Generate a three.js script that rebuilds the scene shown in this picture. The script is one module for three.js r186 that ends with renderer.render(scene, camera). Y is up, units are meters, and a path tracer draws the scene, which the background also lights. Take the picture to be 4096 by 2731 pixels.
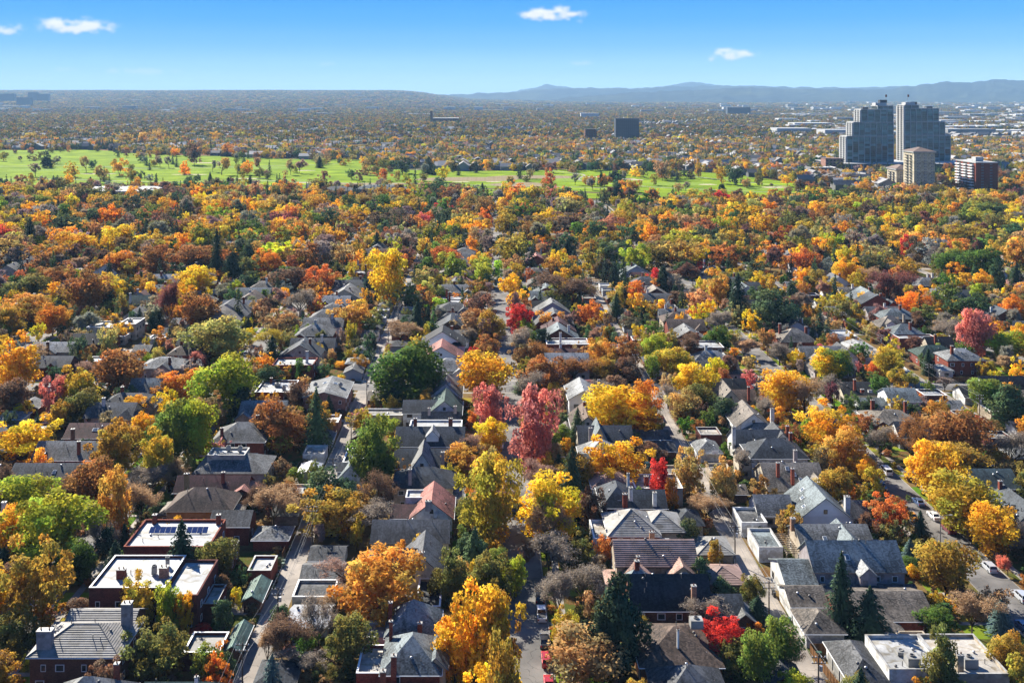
import * as THREE from 'three';
import { mergeGeometries } from 'three/addons/utils/BufferGeometryUtils.js';

// ---------- camera: level drone view with a shifted lens, streets run straight away along -z ----------
const scene = new THREE.Scene();
const EYE = 105, FOCAL = 4000, HORIZON = 383, MIDDLE = 1942, PW = 4096, PH = 2731;
const FULL_W = 2 * (PW - MIDDLE), FULL_H = 2 * (PH - HORIZON);
const camera = new THREE.PerspectiveCamera(2 * Math.atan(FULL_H / 2 / FOCAL) * 180 / Math.PI, FULL_W / FULL_H, 1, 90000);
camera.position.set(0, EYE, 0);
camera.lookAt(0, EYE, -100);
camera.setViewOffset(FULL_W, FULL_H, FULL_W / 2 - MIDDLE, FULL_H / 2 - HORIZON, PW, PH);
scene.add(camera);

// ---------- seeded random and noise ----------
function rng(seed) { let a = seed >>> 0; return () => { a = (a + 0x6d2b79f5) | 0; let t = Math.imul(a ^ (a >>> 15), 1 | a); t = (t + Math.imul(t ^ (t >>> 7), 61 | t)) ^ t; return ((t ^ (t >>> 14)) >>> 0) / 4294967296; }; }
const hash2 = (x, y) => { let h = Math.imul(x | 0, 374761393) + Math.imul(y | 0, 668265263); h = Math.imul(h ^ (h >>> 13), 1274126177); return ((h ^ (h >>> 16)) >>> 0) / 4294967296; };
const mod = (a, n) => ((a % n) + n) % n;
function vnoise(x, y, period = 0) {
  const ix = Math.floor(x), iy = Math.floor(y), fx = x - ix, fy = y - iy, s = fx * fx * (3 - 2 * fx), t = fy * fy * (3 - 2 * fy);
  const g = (a, b) => period ? hash2(mod(a, period), mod(b, period)) : hash2(a, b);
  return (g(ix, iy) * (1 - s) + g(ix + 1, iy) * s) * (1 - t) + (g(ix, iy + 1) * (1 - s) + g(ix + 1, iy + 1) * s) * t;
}
function fbm(x, y, oct = 4, period = 0) { let v = 0, a = 0.5, n = 0; for (let i = 0; i < oct; i++) { v += a * vnoise(x, y, period); n += a; x *= 2; y *= 2; period *= 2; a *= 0.5; } return v / n; }
const clamp = (v, a = 0, b = 1) => Math.min(b, Math.max(a, v)), lerp = (a, b, t) => a + (b - a) * t, smooth = (a, b, v) => { const t = clamp((v - a) / (b - a)); return t * t * (3 - 2 * t); };

// ---------- sky: clear autumn blue, paler toward the horizon, with a few small clouds ----------
const SKY_LEVEL = .36;
{
  const W = 4096, H = 2048, data = new Float32Array(W * H * 4);
  const stops = [[-90, .52, .66, .80], [0, .56, .78, .95], [0.5, .52, .77, .96], [1.6, .36, .67, .98], [3.0, .19, .52, .98], [4.4, .10, .43, .98], [6.0, .055, .36, .97], [12, .065, .26, .78], [30, .05, .19, .60], [90, .035, .13, .44]];
  // direction (degrees) and size (degrees) of each cloud: azimuth right of the view axis, elevation
  const clouds = [[-22.2, 3.72, 2.15, .48, .95, 3], [-25.5, 3.45, 1.1, .34, .9, 7], [3.8, 4.68, 2.0, .50, 1.0, 11], [13.75, 2.32, 1.45, .36, .9, 17], [5.35, 1.93, .8, .16, .28, 23], [-19.0, 1.35, 2.6, .20, .25, 29], [-9.2, 1.85, .6, .12, .2, 31], [-22.9, 1.40, .7, .10, .15, 37]];
  for (let j = 0; j < H; j++) {
    const el = ((j + .5) / H - .5) * 180;
    let k = 0; while (k < stops.length - 2 && el > stops[k + 1][0]) k++;
    const t = smooth(0, 1, clamp((el - stops[k][0]) / (stops[k + 1][0] - stops[k][0]))) * .35 + clamp((el - stops[k][0]) / (stops[k + 1][0] - stops[k][0])) * .65;
    const base = [1, 2, 3].map((c) => lerp(stops[k][c], stops[k + 1][c], t));
    for (let i = 0; i < W; i++) {
      const o = (j * W + i) * 4; let r = base[0], g = base[1], b = base[2];
      if (el > .6 && el < 7) {
        const az = ((i + .5) / W - .5) * 360 + 90; // 0 along -z, positive to the right
        for (const [ca, ce, rw, rh, op, sd] of clouds) {
          const dx = (az - ca) / rw, dy = (el - ce) / rh;
          if (Math.abs(dx) > 1.6 || Math.abs(dy) > 2.2) continue;
          const warp = fbm(az * 2.2 + sd * 9, el * 4.5, 4) - .5, lift = fbm(az * 1.1 + sd * 5, el * 2.4 + 40, 3) - .5;
          const q = dx * dx + (dy + .2 - lift * .9) ** 2 * (dy > 0 ? 1 : 2.0);
          const dens = clamp(.95 - q * .85 + warp * 2.3) * smooth(2.6, .2, q);
          const a = op * Math.pow(smooth(0, 1, dens), .8), lit = .93 + .12 * smooth(-.4, .9, dy);
          r = lerp(r, .93 * lit, a); g = lerp(g, .95 * lit, a); b = lerp(b, 1.0 * lit, a);
        }
      }
      data[o] = r * SKY_LEVEL; data[o + 1] = g * SKY_LEVEL; data[o + 2] = b * SKY_LEVEL; data[o + 3] = 1;
    }
  }
  const sky = new THREE.DataTexture(data, W, H, THREE.RGBAFormat, THREE.FloatType);
  sky.mapping = THREE.EquirectangularReflectionMapping; sky.magFilter = THREE.LinearFilter; sky.needsUpdate = true;
  scene.background = sky; scene.environment = sky;
}

// ---------- sun: ahead and to the left, 34 degrees up ----------
const sun = new THREE.DirectionalLight(new THREE.Color(1, .94, .83), 5.0);
sun.name = 'sun';
{ const el = 34 * Math.PI / 180, az = 36 * Math.PI / 180; sun.position.set(-Math.sin(az) * Math.cos(el) * 900, Math.sin(el) * 900, -300 - Math.cos(az) * Math.cos(el) * 900); }
sun.target.position.set(0, 0, -300);
sun.castShadow = true; sun.shadow.mapSize.set(4096, 4096);
Object.assign(sun.shadow.camera, { left: -500, right: 500, top: 500, bottom: -500, near: 1, far: 2500 });
scene.add(sun, sun.target);

const renderer = new THREE.WebGLRenderer({ antialias: true });
renderer.toneMapping = THREE.LinearToneMapping;
renderer.toneMappingExposure = 3.0;
renderer.shadowMap.enabled = true;

// ---------- naming ----------
const taken = new Map();
function numbered(name) { const n = taken.get(name) ?? 0; taken.set(name, n + 1); return n ? name + '_' + String(n).padStart(3, '0') : name; }
function tag(o, label, category, group, kind) { if (label) o.userData.label = label; if (category) o.userData.category = category; if (group) o.userData.group = group; if (kind) o.userData.kind = kind; return o; }
function mesh(name, geo, mat, parent) { const m = new THREE.Mesh(geo, mat); m.name = parent && parent !== scene ? name : numbered(name); m.castShadow = m.receiveShadow = true; (parent ?? scene).add(m); return m; }
function thing(name, x, d, label, category, group) { const g = new THREE.Group(); g.name = numbered(name); g.position.set(x, 0, -d); tag(g, label, category, group); scene.add(g); return g; }
const structure = (name, geo, mat) => tag(mesh(name, geo, mat), null, null, null, 'structure');
const seenAt = (x, d, y = 0) => [MIDDLE + FOCAL * x / d, HORIZON + FOCAL * (EYE - y) / d];
const inFrame = (x, d, m = 200) => { const u = MIDDLE + FOCAL * x / d; return u > -m && u < PW + m && HORIZON + FOCAL * (EYE - 12) / d < PH + m; };

// ---------- textures ----------
function tex(n, f, srgb = true) {
  const a = new Uint8Array(n * n * 4);
  for (let j = 0; j < n; j++) for (let i = 0; i < n; i++) { const c = f(i / n, j / n), o = (j * n + i) * 4; a[o] = clamp(c[0]) * 255; a[o + 1] = clamp(c[1]) * 255; a[o + 2] = clamp(c[2]) * 255; a[o + 3] = 255; }
  const t = new THREE.DataTexture(a, n, n); t.wrapS = t.wrapT = THREE.RepeatWrapping; t.magFilter = THREE.LinearFilter; if (srgb) t.colorSpace = THREE.SRGBColorSpace; t.needsUpdate = true; return t;
}
const every = (t, m) => { t.repeat.set(1 / m, 1 / m); return t; };
const rgb = (r, g, b) => new THREE.Color().setRGB(r, g, b);
const std = (o) => new THREE.MeshStandardMaterial(o);
const matte = (o) => new THREE.MeshPhysicalMaterial({ specularIntensity: .08, ...o });
const grey = (v) => [v, v, v];

// asphalt / concrete with patches, cracks and grain
const paveTex = every(tex(512, (u, v) => { const p = fbm(u * 5, v * 5, 4, 5), g = hash2(u * 512, v * 512), c = Math.abs(fbm(u * 7 + 3, v * 7, 4, 7) - .5); return grey(.80 + (p - .5) * .45 + (g - .5) * .12 - (c < .012 ? .18 : 0)); }), 24);
const litterTex = every(tex(1024, (u, v) => {
  const a = fbm(u * 6, v * 6, 5, 6), b = fbm(u * 22 + 5, v * 22, 4, 22), g = hash2(u * 1024, v * 1024), l = fbm(u * 60, v * 60, 2, 60);
  const green = smooth(.50, .60, a), leaf = smooth(.52, .64, b * .6 + l * .4);
  let c = [lerp(.55, .36, green), lerp(.47, .40, green), lerp(.31, .18, green)];
  const lc = [[.58, .42, .24], [.46, .33, .22], [.60, .49, .30], [.38, .29, .22]][Math.floor(g * 4)];
  c = c.map((x, k) => lerp(x, lc[k], leaf * .85) * (.86 + g * .28));
  return c;
}), 90);
const lawnTex = every(tex(512, (u, v) => { const a = fbm(u * 5, v * 5, 5, 5), g = hash2(u * 512, v * 512), w = fbm(u * 40, v * 40, 2, 40); const k = smooth(.4, .62, a); return [lerp(.46, .60, k) * (.8 + g * .25) + w * .05, lerp(.60, .60, k) * (.85 + g * .2), lerp(.20, .26, k) * (.8 + g * .3)]; }), 18);
const shingleTex = every(tex(1024, (u, v) => { const row = Math.floor(v * 64), q = hash2(Math.floor(u * 48 + (row % 2) * .5), row), p = fbm(u * 5, v * 5, 5, 5), s = fbm(u * 50, v * 5, 3, 50), g = hash2(u * 1024, v * 1024), leaf = hash2(Math.floor(u * 340), Math.floor(v * 340)) > .985 && fbm(u * 9 + 3, v * 9, 3, 9) > .5, patch = fbm(u * 3 + 7, v * 3, 2, 3) > .62 ? .1 : 0, k = .76 + (q - .5) * .3 + (p - .5) * .5 + (s - .5) * .3 + (g - .5) * .16 + patch; return leaf ? [1, .86, .6] : grey(k); }), 16);
const shingleBump = every(tex(512, (u, v) => { const r = (v * 32) % 1; return grey(.3 + .5 * (1 - r) + hash2(Math.floor(u * 24 + (Math.floor(v * 32) % 2) * .5), Math.floor(v * 32)) * .2); }, false), 8);
const plainTex = every(tex(512, (u, v) => { const p = fbm(u * 4, v * 4, 5, 4), s = fbm(u * 26, v * 26, 3, 26), g = hash2(u * 512, v * 512), k = smooth(.56, .62, fbm(u * 7 + 9, v * 7, 4, 7)); return [.84 + (p - .5) * .4 + (s - .5) * .2 + (g - .5) * .07 - k * .10, .84 + (p - .5) * .4 + (s - .5) * .2 + (g - .5) * .07 - k * .115, .84 + (p - .5) * .4 + (s - .5) * .2 + (g - .5) * .07 - k * .14]; }), 11);
const membraneTex = every(tex(1024, (u, v) => { const seam = (u * 8) % 1 < .012 || (v * 3) % 1 < .006, p = fbm(u * 5, v * 5, 5, 5), pond = fbm(u * 4 + 2, v * 4 + 5, 3, 4), ring = smooth(.54, .57, pond) * (1 - smooth(.58, .66, pond)), s = fbm(u * 40, v * 40, 3, 40), g = hash2(Math.floor(u * 420), Math.floor(v * 420)), leaf = g > .991 && pond > .48; if (leaf) return [.66, .5, .32]; const k = .88 + (p - .5) * .42 + (s - .5) * .16 - (seam ? .13 : 0); return [k - ring * .13, k - ring * .16, k - ring * .22]; }), 15);
const brickTex = every(tex(512, (u, v) => { const row = Math.floor(v * 54), x = u * 18 + (row % 2) * .5, fx = x % 1, fy = (v * 54) % 1, q = hash2(Math.floor(x), row), p = fbm(u * 4, v * 4, 3, 4); if (fx < .06 || fy < .16) return grey(.86); return [.80 + (q - .5) * .38 + (p - .5) * .25, .72 + (q - .5) * .34 + (p - .5) * .22, .70 + (q - .5) * .3 + (p - .5) * .2]; }), 4.05);
const sidingTex = every(tex(256, (u, v) => { const r = (v * 20) % 1, p = fbm(u * 3, v * 3, 3, 3); return grey((r < .1 ? .78 : .92) + (p - .5) * .14); }), 4);
const woodTex = every(tex(256, (u, v) => { const b = Math.floor(u * 16), q = hash2(b, 3), p = fbm(u * 30 + b * 7, v * 3, 3); return grey(((u * 16) % 1 < .08 ? .55 : .8) + (q - .5) * .3 + (p - .5) * .25); }), 2.4);
const stuccoBump = every(tex(256, (u, v) => grey(fbm(u * 40, v * 40, 2, 40)), false), 4);

// ---------- materials ----------
const roofM = {}, wallM = {};
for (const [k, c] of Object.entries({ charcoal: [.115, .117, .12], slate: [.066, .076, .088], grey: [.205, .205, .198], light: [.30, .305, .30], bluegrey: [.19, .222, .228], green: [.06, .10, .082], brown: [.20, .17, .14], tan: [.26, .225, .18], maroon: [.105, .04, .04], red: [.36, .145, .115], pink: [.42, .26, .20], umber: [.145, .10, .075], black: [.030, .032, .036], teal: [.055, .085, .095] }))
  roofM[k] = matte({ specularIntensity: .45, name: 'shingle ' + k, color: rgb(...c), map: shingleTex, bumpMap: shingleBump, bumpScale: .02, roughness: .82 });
for (const [k, c] of Object.entries({ tilegrey: [.27, .25, .225], tilepink: [.36, .23, .185], tilelight: [.34, .325, .29], metalgreen: [.14, .24, .19], tilebrown: [.2, .13, .09] }))
  roofM[k] = std({ name: 'tile ' + k, color: rgb(...c), map: plainTex, roughness: .7 });
for (const [k, c] of Object.entries({ white: [.36, .37, .38], pale: [.36, .36, .35], gravel: [.22, .205, .18], dusty: [.42, .385, .335] }))
  roofM[k] = std({ name: 'membrane ' + k, color: rgb(...c), map: membraneTex, roughness: .7 });
roofM.tin = std({ name: 'white metal', color: rgb(.55, .56, .58), map: plainTex, roughness: .4, metalness: .3 });
for (const [k, c] of Object.entries({ brick: [.27, .085, .055], darkbrick: [.15, .055, .045], brownbrick: [.19, .10, .065], tanbrick: [.40, .27, .18], pinkbrick: [.42, .27, .21] }))
  wallM[k] = matte({ specularIntensity: .3, name: 'brick ' + k, color: rgb(...c), map: brickTex, roughness: .9 });
for (const [k, c] of Object.entries({ white: [.68, .68, .66], cream: [.52, .46, .35], grey: [.30, .31, .32], ochre: [.42, .28, .11], beige: [.44, .36, .26], mauve: [.36, .31, .31] }))
  wallM[k] = std({ name: 'stucco ' + k, color: rgb(...c), map: plainTex, bumpMap: stuccoBump, bumpScale: .01, roughness: .92 });
for (const [k, c] of Object.entries({ sidewhite: [.70, .71, .72], sidegrey: [.33, .36, .39], sidetan: [.40, .33, .24] }))
  wallM[k] = std({ name: 'siding ' + k, color: rgb(...c), map: sidingTex, roughness: .75 });
const M = {
  trim: std({ name: 'white trim', color: rgb(.62, .62, .60), roughness: .6 }),
  darktrim: std({ name: 'dark trim', color: rgb(.06, .05, .045), roughness: .6 }),
  glass: std({ name: 'window glass', color: rgb(.02, .024, .03), roughness: .06 }),
  skyglass: std({ name: 'skylight glass', color: rgb(.10, .12, .14), roughness: .08 }),
  metal: std({ name: 'galvanised metal', color: rgb(.38, .39, .40), roughness: .45, metalness: .6 }),
  dull: std({ name: 'painted unit', color: rgb(.42, .41, .38), map: plainTex, roughness: .6 }),
  copper: std({ name: 'pipe', color: rgb(.12, .11, .10), roughness: .6 }),
  wood: matte({ name: 'fence wood', color: rgb(.23, .12, .055), map: woodTex, roughness: .9 }),
  palewood: std({ name: 'pale timber', color: rgb(.50, .40, .28), map: woodTex, roughness: .9 }),
  pole: std({ name: 'weathered pole', color: rgb(.11, .075, .05), map: woodTex, roughness: .95 }),
  wire: std({ name: 'wire', color: rgb(.10, .10, .10), roughness: .5 }),
  road: std({ name: 'asphalt', color: rgb(.19, .175, .16), map: paveTex, roughness: .92 }),
  alley: std({ name: 'alley concrete', color: rgb(.36, .31, .26), map: paveTex, roughness: .92 }),
  walk: std({ name: 'pavement concrete', color: rgb(.38, .34, .29), map: paveTex, roughness: .92 }),
  ground: matte({ name: 'dry ground and leaf litter', map: litterTex, color: rgb(.50, .47, .43), roughness: 1 }),
  lawn: matte({ name: 'lawn', map: lawnTex, color: rgb(.36, .46, .24), roughness: 1 }),
  drylawn: matte({ name: 'dry lawn', map: lawnTex, color: rgb(.66, .54, .40), roughness: 1 }),
  black: std({ name: 'black plastic', color: rgb(.02, .02, .022), roughness: .5 }),
  binGreen: std({ name: 'green plastic', color: rgb(.02, .07, .04), roughness: .5 }),
};

// ---------- geometry helpers ----------
const UNIT = new THREE.BoxGeometry(1, 1, 1);
const V3 = (x, y, z) => new THREE.Vector3(x, y, z);
// flat faces with uv in metres along and up each face
function faces(list) {
  const pos = [], nor = [], uv = [], n = V3(), t = V3(), b = V3(), e = V3();
  for (const f of list) {
    n.subVectors(f[1], f[0]).cross(e.subVectors(f[2], f[0]));
    if (n.lengthSq() < 1e-12 && f[3]) n.subVectors(f[2], f[0]).cross(e.subVectors(f[3], f[0]));
    if (n.lengthSq() < 1e-12) continue;
    n.normalize();
    if (Math.abs(n.y) > .97) t.set(1, 0, 0); else t.set(n.z, 0, -n.x).normalize();
    b.crossVectors(n, t);
    for (let k = 1; k < f.length - 1; k++) for (const p of [f[0], f[k], f[k + 1]]) { pos.push(p.x, p.y, p.z); nor.push(n.x, n.y, n.z); uv.push(p.dot(t), p.dot(b)); }
  }
  const g = new THREE.BufferGeometry();
  g.setAttribute('position', new THREE.Float32BufferAttribute(pos, 3)); g.setAttribute('normal', new THREE.Float32BufferAttribute(nor, 3)); g.setAttribute('uv', new THREE.Float32BufferAttribute(uv, 2));
  return g;
}
function boxFaces(x0, x1, y0, y1, z0, z1, skip = '') {
  const p = (x, y, z) => V3(x, y, z), out = [];
  if (!skip.includes('F')) out.push([p(x0, y0, z1), p(x1, y0, z1), p(x1, y1, z1), p(x0, y1, z1)]);
  if (!skip.includes('B')) out.push([p(x1, y0, z0), p(x0, y0, z0), p(x0, y1, z0), p(x1, y1, z0)]);
  if (!skip.includes('L')) out.push([p(x0, y0, z0), p(x0, y0, z1), p(x0, y1, z1), p(x0, y1, z0)]);
  if (!skip.includes('R')) out.push([p(x1, y0, z1), p(x1, y0, z0), p(x1, y1, z0), p(x1, y1, z1)]);
  if (!skip.includes('T')) out.push([p(x0, y1, z1), p(x1, y1, z1), p(x1, y1, z0), p(x0, y1, z0)]);
  if (!skip.includes('D')) out.push([p(x0, y0, z0), p(x1, y0, z0), p(x1, y0, z1), p(x0, y0, z1)]);
  return out;
}
const boxGeo = (x0, x1, y0, y1, z0, z1, skip) => faces(boxFaces(x0, x1, y0, y1, z0, z1, skip));
function ubox(name, w, h, d, x, y, z, mat, parent) { const m = mesh(name, UNIT, mat, parent); m.scale.set(w, h, d); m.position.set(x, y, z); return m; }
function sheet(x0, x1, d0, d1, y) { return faces([[V3(x0, y, -d0), V3(x1, y, -d0), V3(x1, y, -d1), V3(x0, y, -d1)]]); }
function ribbon(points, width, y) { // level strip along [x, d] points
  const f = [], side = points.map((p, i) => { const a = points[Math.max(0, i - 1)], b = points[Math.min(points.length - 1, i + 1)], dx = b[0] - a[0], dz = -(b[1] - a[1]), l = Math.hypot(dx, dz) || 1; return [-dz / l * width / 2, dx / l * width / 2]; });
  for (let i = 0; i < points.length - 1; i++) { const [a, b] = [points[i], points[i + 1]], [s, t] = [side[i], side[i + 1]]; f.push([V3(a[0] - s[0], y, -a[1] - s[1]), V3(a[0] + s[0], y, -a[1] + s[1]), V3(b[0] + t[0], y, -b[1] + t[1]), V3(b[0] - t[0], y, -b[1] - t[1])]); }
  for (const q of f) { const n = V3().subVectors(q[1], q[0]).cross(V3().subVectors(q[2], q[0])); if (n.y < 0) q.reverse(); }
  return faces(f);
}

// ---------- the street grid (metres; d is the distance ahead of the camera) ----------
const STREETS = [-297, -195, -93.7, 7.8, 109.3, 211, 312], ALLEYS = [-246, -144.5, -43, 58.5, 160, 261.5], AVENUES = [361, 562, 763, 964];
const SPANS = [[120, 356.5], [365.5, 557.5], [566.5, 758.5], [767.5, 959.5], [968.5, 1010]];

structure('ground', sheet(-700, 700, 60, 1030, 0), M.ground);
STREETS.forEach((x, i) => {
  structure('road', sheet(x - 4.6, x + 4.6, 100, 1005, .02), M.road);
  for (const s of [-1, 1]) for (const [a, b] of SPANS) {
    if (Math.abs(x) * FOCAL / b > 2600) continue;
    structure('kerb', boxGeo(Math.min(s * 4.6, s * 4.78) + x, Math.max(s * 4.6, s * 4.78) + x, -.1, .13, -b, -a, 'D'), M.walk);
    structure('pavement', boxGeo(x + s * 7.7 - .75, x + s * 7.7 + .75, -.1, .05, -b, -a, 'D'), M.walk);
  }
});
ALLEYS.forEach((x) => structure('alley', sheet(x - 2.5, x + 2.5, 100, 1000, .014), M.alley));
AVENUES.forEach((d) => {
  structure('road', sheet(-420, 420, d - 4.5, d + 4.5, .027), M.road);
  for (const s of [-1, 1]) structure('pavement', sheet(-420, 420, d + s * 7.6 - .75, d + s * 7.6 + .75, .034), M.walk);
});

// ---------- plains, hills, mountains ----------
function terrain(name, mat, nx, nz, f) {
  const pos = [], uv = [], idx = [];
  for (let j = 0; j <= nz; j++) for (let i = 0; i <= nx; i++) { const [x, y, d] = f(i / nx, j / nz); pos.push(x, y, -d); uv.push(x, d); }
  for (let j = 0; j < nz; j++) for (let i = 0; i < nx; i++) { const a = j * (nx + 1) + i; idx.push(a, a + 1, a + nx + 2, a, a + nx + 2, a + nx + 1); }
  const g = new THREE.BufferGeometry(); g.setAttribute('position', new THREE.Float32BufferAttribute(pos, 3)); g.setAttribute('uv', new THREE.Float32BufferAttribute(uv, 2)); g.setIndex(idx); g.computeVertexNormals();
  return structure(name, g, mat);
}
// height of the land far out: flat town, then ground that climbs to a low plateau on the left
function landHeight(x, d) {
  const a = x / d, left = smooth(0, -.095, a) * .85 + smooth(.10, -.03, a) * .15;
  const rise = smooth(6500, 16500, d);
  const roll = (fbm(x / 1800 + 9, d / 1800, 4) - .5) * 12 * smooth(4500, 12000, d) + (fbm(x / 700, d / 700 + 3, 3) - .5) * 16 * smooth(3000, 7000, d);
  return rise * (left * 168 + 10) + roll;
}
const farTex = tex(1024, (u, v) => {
  const a = fbm(u * 40, v * 40, 4, 40), b = fbm(u * 260, v * 260, 2, 260), g = hash2(u * 1024, v * 1024), c = fbm(u * 9, v * 9, 3, 9);
  const col = a > .5 ? [.40, .32, .22] : [.30, .30, .22]; const k = .62 + b * .75 + (g - .5) * .35;
  if (g > .985 && c > .48) return [.8, .8, .78];
  return [col[0] * k * (1 + (c - .5) * .5), col[1] * k, col[2] * k];
});
every(farTex, 5200);
M.far = matte({ name: 'distant woodland and roofs', map: farTex, color: rgb(.8, .75, .7), roughness: 1 });
terrain('plain', M.far, 90, 110, (u, v) => { const d = 1029 * Math.pow(24.5, v); const x = (u - .5) * 2 * (d * .75 + 150); return [x, landHeight(x, d) - .6 - (1 - smooth(1029, 1100, d)) * .3, d]; });

// mountain range: ridge lines with spurs, in the order far to near
const hillTex = every(tex(512, (u, v) => { const a = fbm(u * 8, v * 8, 5, 8), b = fbm(u * 40, v * 40, 3, 40); return [.36 + (a - .5) * .3 + (b - .5) * .2, .36 + (a - .5) * .24 + (b - .5) * .2, .28 + (b - .5) * .14]; }), 6000);
M.hill = matte({ name: 'scrub and pine slopes', map: hillTex, color: rgb(.24, .28, .30), roughness: 1 });
function range(name, d0, profile, seed, depth) {
  // profile: [bearing (x over d), height above the eye (over d)] along the crest
  const crest = (a) => { let k = 0; while (k < profile.length - 2 && a > profile[k + 1][0]) k++; const t = clamp((a - profile[k][0]) / (profile[k + 1][0] - profile[k][0])); return lerp(profile[k][1], profile[k + 1][1], t * t * (3 - 2 * t) * .5 + t * .5); };
  const a0 = profile[0][0], a1 = profile[profile.length - 1][0];
  terrain(name, M.hill, 300, 36, (u, v) => {
    const a = lerp(a0, a1, u), x = a * d0, top = Math.max(0, crest(a) * d0 + EYE + (fbm(u * 90 + seed, 1.5, 3) - .5) * d0 * .0034);
    const s = v < .7 ? v / .7 : 1 - (v - .7) / .3 * .9, spur = fbm(u * 42 + seed * 3, v * 5 + seed, 4) - .5;
    const h = top * Math.pow(clamp(s), 1.25) + spur * 150 * s * (1 - s) * 3.2 * (top / 420);
    return [x * (1 + (v - .7) * depth / d0), h - 3, d0 + (v - .7) * depth];
  });
}
range('mountain', 23000, [[-.10, -.0022], [.02, -.0005], [.035, .006], [.062, .0115], [.075, .0105], [.09, .0085], [.11, .004], [.15, .004], [.19, .0115], [.208, .0145], [.226, .0118], [.26, .007], [.30, .006], [.38, .0085], [.40, .0075], [.44, .005], [.8, .005]], 3, 4200);
range('mountain', 18500, [[-.12, -.003], [-.05, .0008], [.02, .0042], [.055, .0072], [.10, .0082], [.15, .0078], [.19, .0102], [.25, .0108], [.30, .0095], [.36, .0082], [.42, .0100], [.47, .0108], [.54, .014], [.8, .012]], 8, 4200);
range('mountain', 15000, [[.06, -.0040], [.11, .0015], [.16, .0042], [.2, .0066], [.26, .0085], [.31, .0070], [.36, .0076], [.405, .0066], [.418, .0098], [.46, .0142], [.485, .0138], [.51, .0168], [.54, .0160], [.62, .015], [.8, .011]], 5, 3600);

scene.fog = new THREE.FogExp2(new THREE.Color().setRGB(.42, .70, 1.0), 3.8e-5);

// ---------- houses: volumes [roof type, x0, x1, d0, d1, eave, rise, roof, wall, base] ; gx / gz = gable with its ridge along x / z ----------
const TILED = /^tile|^metal/;
const footprints = [];
function slope(out, a, b, c, d, courses) { // a-b along the eave, c-d along the ridge; courses > 0 builds stepped tile rows
  if (!courses) { out.push(c.distanceTo(d) < 1e-4 ? [a, b, c] : [a, b, c, d]); return; }
  const n = V3().subVectors(b, a).cross(V3().subVectors(c, a)).normalize().multiplyScalar(.07), P = (t, s) => s ? V3().lerpVectors(b, c, t) : V3().lerpVectors(a, d, t);
  for (let k = 0; k < courses; k++) {
    const t0 = k / courses, t1 = (k + 1) / courses, l0 = P(t0, 0).add(n), r0 = P(t0, 1).add(n), l1 = P(t1, 0), r1 = P(t1, 1);
    out.push([l0, r0, r1, l1]); out.push([P(t0, 0), P(t0, 1), r0, l0]);
  }
}
function roofY(v, x, d) { // height of the roof surface above a point
  const [t, x0, x1, d0, d1, e, r] = v, cx = (x0 + x1) / 2, cd = (d0 + d1) / 2, hx = (x1 - x0) / 2, hd = (d1 - d0) / 2;
  if (t === 'flat') return e;
  if (t === 'gx') return e + r * clamp(1 - Math.abs(d - cd) / hd);
  if (t === 'gz') return e + r * clamp(1 - Math.abs(x - cx) / hx);
  const m = Math.min(hx, hd); return e + r * clamp(Math.min(hx - Math.abs(x - cx), hd - Math.abs(d - cd)) / m);
}
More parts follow.
